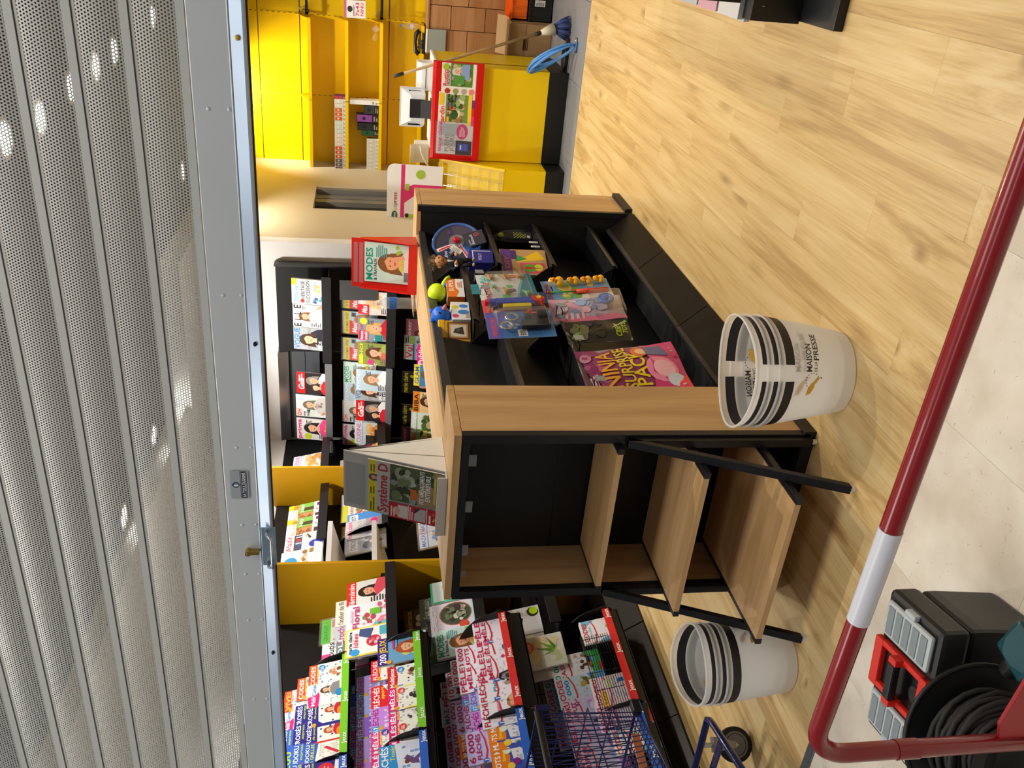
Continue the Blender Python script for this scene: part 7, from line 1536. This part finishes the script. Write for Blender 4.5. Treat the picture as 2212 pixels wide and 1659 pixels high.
q = MB(); q.cyl((pX, 0, .600), (pX, 0, .555), TR+.0016, 24); q.build('sleeve_joint', RB, bp, auto=50)
q = MB(); q.cyl((pX, 0, .30), (2.275, 0, .30), TR*.8, 16); q.build('lower_rail', RB, bp, smooth=True)
q = MB(); q.prism([(pX+.01, .30), (pX+.01, .385), (pX+.055, .402), (pX+.20, .39), (pX+.20, .30)], 'y', -.004, .004); q.build('gusset_plate', mat('plate_red', 'b3262a', .4), bp, bevel=.001)
for i in range(9):
    x = .25+.22*i; q = MB(); q.cyl((x, 0, .30), (x, 0, .02), .007, 10); q.build('lower_bar', RB, bp)
q = MB(); q.cyl((pX, 0, .02), (2.275, 0, .02), TR*.8, 16); q.build('bottom_rail', RB, bp, smooth=True)
for x in (pX, 2.275):
    q = MB(); q.box(x-.02, -.20, 0, x+.02, .20, .012); q.build('foot_bar', RB, bp, bevel=.002)

# ------------------------------------------------------------------ tool box
ang = R(12.3)
tb = thing('tool_box', 'black tool box with red handle plate and clear organisers, on the tiles', 'toolbox', (-1.587, 1.3925, .002), (0, 0, ang))
TBK = mat('tool_black', '191a1b', .42, bump=.15, bscale=900); TRD = mat('tool_red', 'd2281c', .45); TCL = mat('organiser_clear', 'b4bcbe', .3)
L2, W2, HT = .192, .108, .298
q = MB(); q.prism([(-L2+.012, 0), (L2-.012, 0), (L2, .17), (L2, .208), (-L2, .208), (-L2, .17)], 'y', -W2+.008, W2-.008); q.build('body', TBK, tb, bevel=.012)
q = MB(); q.box(-L2-.004, -W2-.001, .210, L2+.004, W2+.001, HT-.012); q.build('lid', TBK, tb, bevel=.014)
q = MB(); q.box(-.066, -W2+.002, HT-.013, .066, -W2+.030, HT+.006); q.box(-.066, W2-.034, HT-.013, .066, W2-.002, HT+.006); q.box(-.066, -W2+.006, HT-.013, -.05, W2-.006, HT+.004); q.box(.05, -W2+.006, HT-.013, .066, W2-.006, HT+.004)
q.build('handle_plate', TRD, tb, bevel=.004)
q = MB(); q.box(-.049, -W2+.031, HT-.0118, .049, W2-.035, HT-.008); q.build('recess', BLACKG, tb)
q = MB(); q.box(-.048, -.014, HT+.006, .048, .012, HT+.028); q.build('handle_grip', TBK, tb, bevel=.005)
for x in (-.056, .056):
    q = MB(); q.box(x-.009, -.016, HT-.01, x+.009, .014, HT+.026); q.build('handle_hinge', TRD, tb, bevel=.003)
q = MB(); q.cyl((0, -.06, HT-.009), (0, -.06, HT-.006), .022, 24); q.build('dial', TBK, tb)
for s_ in (-1, 1):
    a, b = sorted((s_*.074, s_*(L2-.012)))
    q = MB(); q.box(a+.006, -W2+.018, HT-.013, b-.006, W2-.018, HT+.001); o = q.build('organiser_lid', TCL, tb, bevel=.006)
    w = 2*W2-.052
    for k in range(5):
        y0 = -W2+.026+w*k/5; q = MB(); q.box(a+.016, y0+.004, HT+.001, b-.016, y0+w/5-.004, HT+.0035); q.build('compartment', mat('compartment_grey', '7f8b90', .25), tb, bevel=.003)
    q = MB(); xx = b if s_ > 0 else a; q.box(xx-.006, -.02, HT-.03, xx+.008, .02, HT+.002); q.build('latch', TCL, tb, bevel=.003)
# ------------------------------------------------------------------ cable reel
rl = thing('cable_reel', 'black cable reel wound with thick black cable, in front of the tool box', 'cable reel', (-1.535, 1.135, 0))
ax = Vector((.42, -.88, .10)).normalized(); c0 = Vector((0, 0, .225)); u = ax.orthogonal().normalized(); v_ = ax.cross(u)
DRM = mat('reel_black', '141516', .45)
q = MB(); q.cyl(c0-ax*.075, c0-ax*.068, .172, 48); q.build('flange', DRM, rl, auto=50, bevel=.001)
q = MB(); n = 48; q.tube([c0-ax*.07+u*(  .170*math.cos(2*PI*i/n))+v_*(  .170*math.sin(2*PI*i/n)) for i in range(n)], .006, 8, True); q.build('flange_rim', DRM, rl, smooth=True)
q = MB(); q.cyl(c0-ax*.068, c0+ax*.075, .075, 32); q.build('drum', DRM, rl, auto=50)
q = MB(); q.cyl(c0+ax*.07, c0+ax*.075, .100, 40); q.build('near_flange', DRM, rl, auto=50)
q = MB(); path = []; rn = random.Random(8)
for layer in range(3):
    nt = 9-layer
    for k in range(nt):
        s_ = k if layer % 2 == 0 else nt-1-k
        for i in range(26):
            a = 2*PI*i/26; t_ = s_+i/26*(1 if layer % 2 == 0 else -1)
            rr = .098+.0125*layer+.006*math.sin(a*2+k*1.9)+.003*rn.random()
            path.append(c0+ax*(-.058+.0135*t_+.0068*layer+.006*math.sin(a+k*2.3))+u*(rr*math.cos(a))+v_*(rr*math.sin(a)))
q.tube(path, .0068, 7); q.build('wound_cable', mat('cable_rubber', '211f1d', .65), rl, smooth=True)
lp = [c0-ax*.10-u*0+Vector((-.13, .03, -.19)), c0+Vector((-.150, .04, -.02)), c0+Vector((-.145, .035, .06)), c0+Vector((-.10, .01, .085)), c0+Vector((-.06, .01, .05))]
fp = [Vector((-.17, -.02, .008)), Vector((-.185, -.01, .12)), Vector((-.18, .005, .20)), Vector((-.15, .015, .235)), Vector((-.11, .01, .225)), Vector((-.10, -.01, .19))]
def smooth_path(p, n=6):
    out = []
    for i in range(len(p)-1):
        p0 = p[max(0, i-1)]; p1 = p[i]; p2 = p[i+1]; p3 = p[min(len(p)-1, i+2)]
        for k in range(n):
            t = k/n; out.append(.5*((2*p1)+(p2-p0)*t+(2*p0-5*p1+4*p2-p3)*t*t+(3*p1-p0-3*p2+p3)*t**3))
    return out+[p[-1]]
q = MB(); q.tube(smooth_path(fp), .0085, 10); q.build('stand_tube', BLACKG, rl, smooth=True)
q = MB(); q.tube(smooth_path([Vector((-.17, -.02, .008)), Vector((-.05, -.08, .008)), Vector((.10, -.10, .008)), Vector((.16, .0, .008)), Vector((.13, .06, .10)), Vector((.07, .07, .19))]), .0085, 10); q.build('stand_tube', BLACKG, rl, smooth=True)
# teal cordless tool with a wire hook
tp_ = at(2180, 1410, 'z', .17)
t = thing('power_tool', 'teal green power tool with a white stripe mark, between tool box and reel', 'tool', (-1.30, 1.215, .002), (0, 0, R(75)))
TEAL = mat('tool_teal', '12474f', .4)
q = MB(); q.box(-.045, -.06, 0, .045, .05, .075); q.box(-.04, -.035, .06, .04, .035, .16); q.box(-.05, -.03, .14, .05, .075, .195); q.build('housing', TEAL, t, bevel=.010)
q = MB(); q.cyl((0, .075, .168), (0, .11, .168), .022, 20); q.build('chuck', DARKG, t, bevel=.002)
A = Art(.06, .05, -.0615, .0003); A.draw([('p', [(.1, .1), (.25, .1), (.55, .9), (.4, .9)], 'd8d8d4'), ('p', [(.4, .1), (.55, .1), (.85, .9), (.7, .9)], 'd8d8d4')]); o = A.build('stripe_mark', printmat(), t, fix=False); o.location = (0, 0, .01)
q = MB(); q.tube(smooth_path([Vector((-.05, -.05, .10)), Vector((-.085, -.055, .12)), Vector((-.09, -.05, .17)), Vector((-.06, -.03, .20)), Vector((-.045, -.01, .195))]), .0035, 8); q.build('wire_hook', CHROME, t, smooth=True)

# ------------------------------------------------------------------ black stand at the right edge
bs = thing('low_display_stand', 'low black display stand at the right edge of the shop floor', 'display', (-.285, 3.285, 0))
q = MB(); q.box(.01, -.27, 0, .75, 1.6, .035); q.build('foot_plate', BLACK, bs, bevel=.002)
q = MB(); q.box(0, .0, .035, .75, .12, .225); q.build('end_panel', BLACK, bs, bevel=.002)
q = MB(); q.box(.19, .12, .035, .75, 1.6, .27); q.box(.055, .0, .272, .75, 1.6, .62); q.build('body', BLACK2, bs, bevel=.002)
q = MB(); q.box(-.006, .12, .05, .19, 1.6, .065); q.build('ledge', BLACK, bs, bevel=.001)
q = MB(); q.box(.05, -.005, .18, .052, -.001, .19); q.build('screw', CHROME, bs)
k = 0
for i, yy in enumerate((3.46, 3.70, 3.94, 4.18, 4.42)):
    for j in range(7):
        c = ['d8e4e2', 'c9c6cf', 'e4c8d4', 'cfd6dc', 'd6d2cc'][i]
        t = thing('magazine', '%s magazine up in the %s pile on the low black stand' % (ORD[j], ORD[i]), 'magazine', (-.20+.005*math.sin(j*2.1), yy+.006*math.sin(j*1.3+i), .066+.026*j+.0005), (0, 0, R(1.5*math.sin(j+i))), 'piled magazines on the black stand')
        q = MB(); q.box(-.09, -.105, 0, .09, .105, .019); q.build('pages', mat('pile_'+c, c, .7), t)
        q = MB(); q.box(-.092, -.107, .0192, .092, .107, .0215); q.build('cover', mat('pilecover%d' % ((i+j) % 3), ['dcdce0', 'd8a8bc', 'b9c2c8'][(i+j) % 3], .4), t)

# ------------------------------------------------------------------ blue wire trolley
BL = mat('trolley_blue', '141b52', .25, coat=.4)
tr = thing('shopping_trolley', 'dark blue wire shopping trolley at the left edge, by the puzzle bays', 'trolley', (-2.98, 2.30, 0))
o_ = Vector((-2.98, 2.30, 0)); Lp = lambda x, y, z: Vector((x, y, z))-o_
# upper corners (right far, left far, left near, right near) and lower ones
U = [(-2.785, 2.40, .905), (-3.33, 2.40, .93), (-3.33, 1.72, .93), (-2.785, 1.72, .905)]
Lw = [(-2.765, 2.36, .515), (-3.28, 2.36, .52), (-3.26, 1.86, .50), (-2.70, 1.86, .47)]
U = [Lp(*p) for p in U]; Lw = [Lp(*p) for p in Lw]
q = MB(); q.tube(U, .006, 8, True); q.build('top_rim', BL, tr, smooth=True)
q = MB(); q.tube(Lw, .006, 8, True); q.build('bottom_rim', BL, tr, smooth=True)
for f in range(4):
    a0, a1 = U[f], U[(f+1) % 4]; b0, b1 = Lw[f], Lw[(f+1) % 4]
    q = MB(); nv = 21
    for k in range(1, nv):
        t_ = k/nv; q.cyl(a0.lerp(a1, t_), b0.lerp(b1, t_), .0022, 5)
    for k in range(1, 4):
        t_ = k/4; q.cyl(a0.lerp(b0, t_), a1.lerp(b1, t_), .003, 6)
    stuff(q.build('side_wires', BL, tr))
q = MB()
for k in range(1, 16):
    t_ = k/16; q.cyl(Lw[0].lerp(Lw[1], t_), Lw[3].lerp(Lw[2], t_), .0022, 5); q.cyl(Lw[0].lerp(Lw[3], t_), Lw[1].lerp(Lw[2], t_), .0022, 5)
stuff(q.build('bottom_wires', BL, tr))
q = MB(); q.tube([U[0]+Vector((.006, -.02, .012)), U[3]+Vector((.006, 0, .012))], .011, 8); q.build('rim_cover', mat('rubber_black', '111114', .5), tr, smooth=True)
q = MB(); q.box(-.016, -.03, -.016, .020, .03, .020); q.v = [tuple(Vector(v)+Lw[0]+Vector((.0, .0, .0))) for v in q.v]; q.build('bumper', MATS['rubber_black'], tr, bevel=.006)
q = MB(); q.box(-.006, -.012, -.05, .010, .012, .014); q.v = [tuple(Vector(v)+U[0]) for v in q.v]; q.build('corner_clip', BL, tr, bevel=.003)
ch = [Lp(-3.35, 1.80, .215), Lp(-3.30, 2.30, .225), Lp(-2.80, 2.33, .215), Lp(-2.70, 1.97, .215), Lp(-2.68, 1.75, .215)]
cp = smooth_path(ch, 8)
cp = [ch[0], ch[1]+Vector((-.004, -.04, 0)), ch[1]+Vector((.04, .002, 0)), ch[2]+Vector((-.05, -.002, 0)), ch[2]+Vector((-.02, -.002, 0)), ch[2]+Vector((-.002, -.022, 0)), ch[2]+Vector((.012, -.06, 0)), ch[3], ch[4]]
q = MB(); q.tube(cp, .0145, 12); q.build('chassis_tube', BL, tr, smooth=True)
q = MB(); q.tube([p+Vector((0, 0, .0)) for p in (Lp(-2.83, 2.305, .195), Lp(-2.745, 2.05, .195), Lp(-2.73, 1.85, .195))], .009, 8); q.build('inner_tube', BL, tr, smooth=True)
q = MB(); q.box(-.02, -.02, -.003, .02, .62, .003); M_ = Matrix.Translation(Lp(-2.86, 2.23, .19)) @ Matrix.Rotation(R(88), 4, 'Z'); q.v = [tuple(M_ @ Vector(v)) for v in q.v]; q.build('cross_bar', BL, tr, bevel=.001)
for x, y in ((-3.30, 2.30), (-2.70, 1.80)):
    q = MB(); q.tube([Lp(x, y, .215), Lp(x-.0, y-.0, .50)], .009, 8); q.build('support_tube', BL, tr, smooth=True)
q = MB(); q.tube([U[2], U[2]+Vector((0, -.10, .12)), U[3]+Vector((0, -.10, .12)), U[3]], .012, 10); q.build('push_handle', BL, tr, smooth=True)
def caster(x, y, yaw):
    M_ = Matrix.Translation(Lp(x, y, 0)) @ Matrix.Rotation(yaw, 4, 'Z')
    def bb(q, *a): q.v = [tuple(M_ @ Vector(v)) for v in q.v]; return q.build(*a[:3], **(a[3] if len(a) > 3 else {}))
    q = MB(); n = 32; q.cyl((-.013, 0, .072), (.013, 0, .072), .071, 36); w_ = bb(q, 'caster_tyre', MATS['rubber_black'], tr, dict(bevel=.004))
    q = MB(); q.cyl((-.0145, 0, .072), (.0145, 0, .072), .054, 32); q.v = [tuple(M_ @ Vector(v)) for v in q.v]; q.build('caster_hub', mat('hub_grey', '6d6e72', .45), w_, bevel=.003)
    q = MB(); q.tube([(.0148, .043*math.cos(2*PI*i/n), .072+.043*math.sin(2*PI*i/n)) for i in range(n)], .0012, 5, True); q.v = [tuple(M_ @ Vector(v)) for v in q.v]; q.build('hub_groove', BLACKG, w_)
    q = MB()
    for x_ in (-.020, .017): q.prism([(-.012, .072), (0, .058), (.012, .072), (.035, .155), (.035, .165), (-.025, .165), (-.02, .14)], 'x', x_, x_+.003)
    q.box(-.020, -.025, .162, .020, .035, .168); bb(q, 'caster_fork', mat('fork_grey', '9a978e', .35, metal=.6), tr)
    q = MB(); q.cyl((-.024, 0, .072), (.024, 0, .072), .006, 12); bb(q, 'axle_bolt', CHROME, tr)
    q = MB(); q.cyl((0, .005, .168), (0, .005, .21), .010, 12); bb(q, 'caster_stem', CHROME, tr)
caster(-2.965, 2.315, R(-40)); caster(-2.72, 1.80, R(62)); caster(-3.33, 1.82, R(62)); caster(-3.27, 2.30, R(62))
# shopping in the trolley
t = thing('carrier_bag', 'green and white printed carrier bag lying in the blue trolley', 'bag', (-3.02, 2.05, .53), (0, 0, R(30)))
q = MB(); q.ball((0, 0, .07), (.15, .12, .065), 20, 12); q.build('bag', mat('bag_green', '4fa23a', .5), t, smooth=True)
A = Art(.2, .1, -.118, .001); A.draw([('e', .3, .5, .2, .2, 'e8efe4'), ('e', .7, .5, .2, .22, 'e8efe4'), ('e', .3, .5, .08, .08, 'c83a3a'), ('r', .1, .1, .9, .16, 'e8efe4')]); o = A.build('bag_print', printmat(), t, fix=False); o.location = (0, .0, .03)
t = thing('orange_book', 'thin orange-covered booklet standing inside the far end of the blue trolley', 'book', (-2.815, 2.12, .53), (0, R(4), R(90)))
q = MB(); q.box(-.15, -.004, 0, .15, .004, .03); q.build('pages', PAPER, t)
q = MB(); q.box(-.152, -.006, .0, .152, -.0045, .032); q.build('cover', mat('book_orange', 'e88a5a', .5), t)
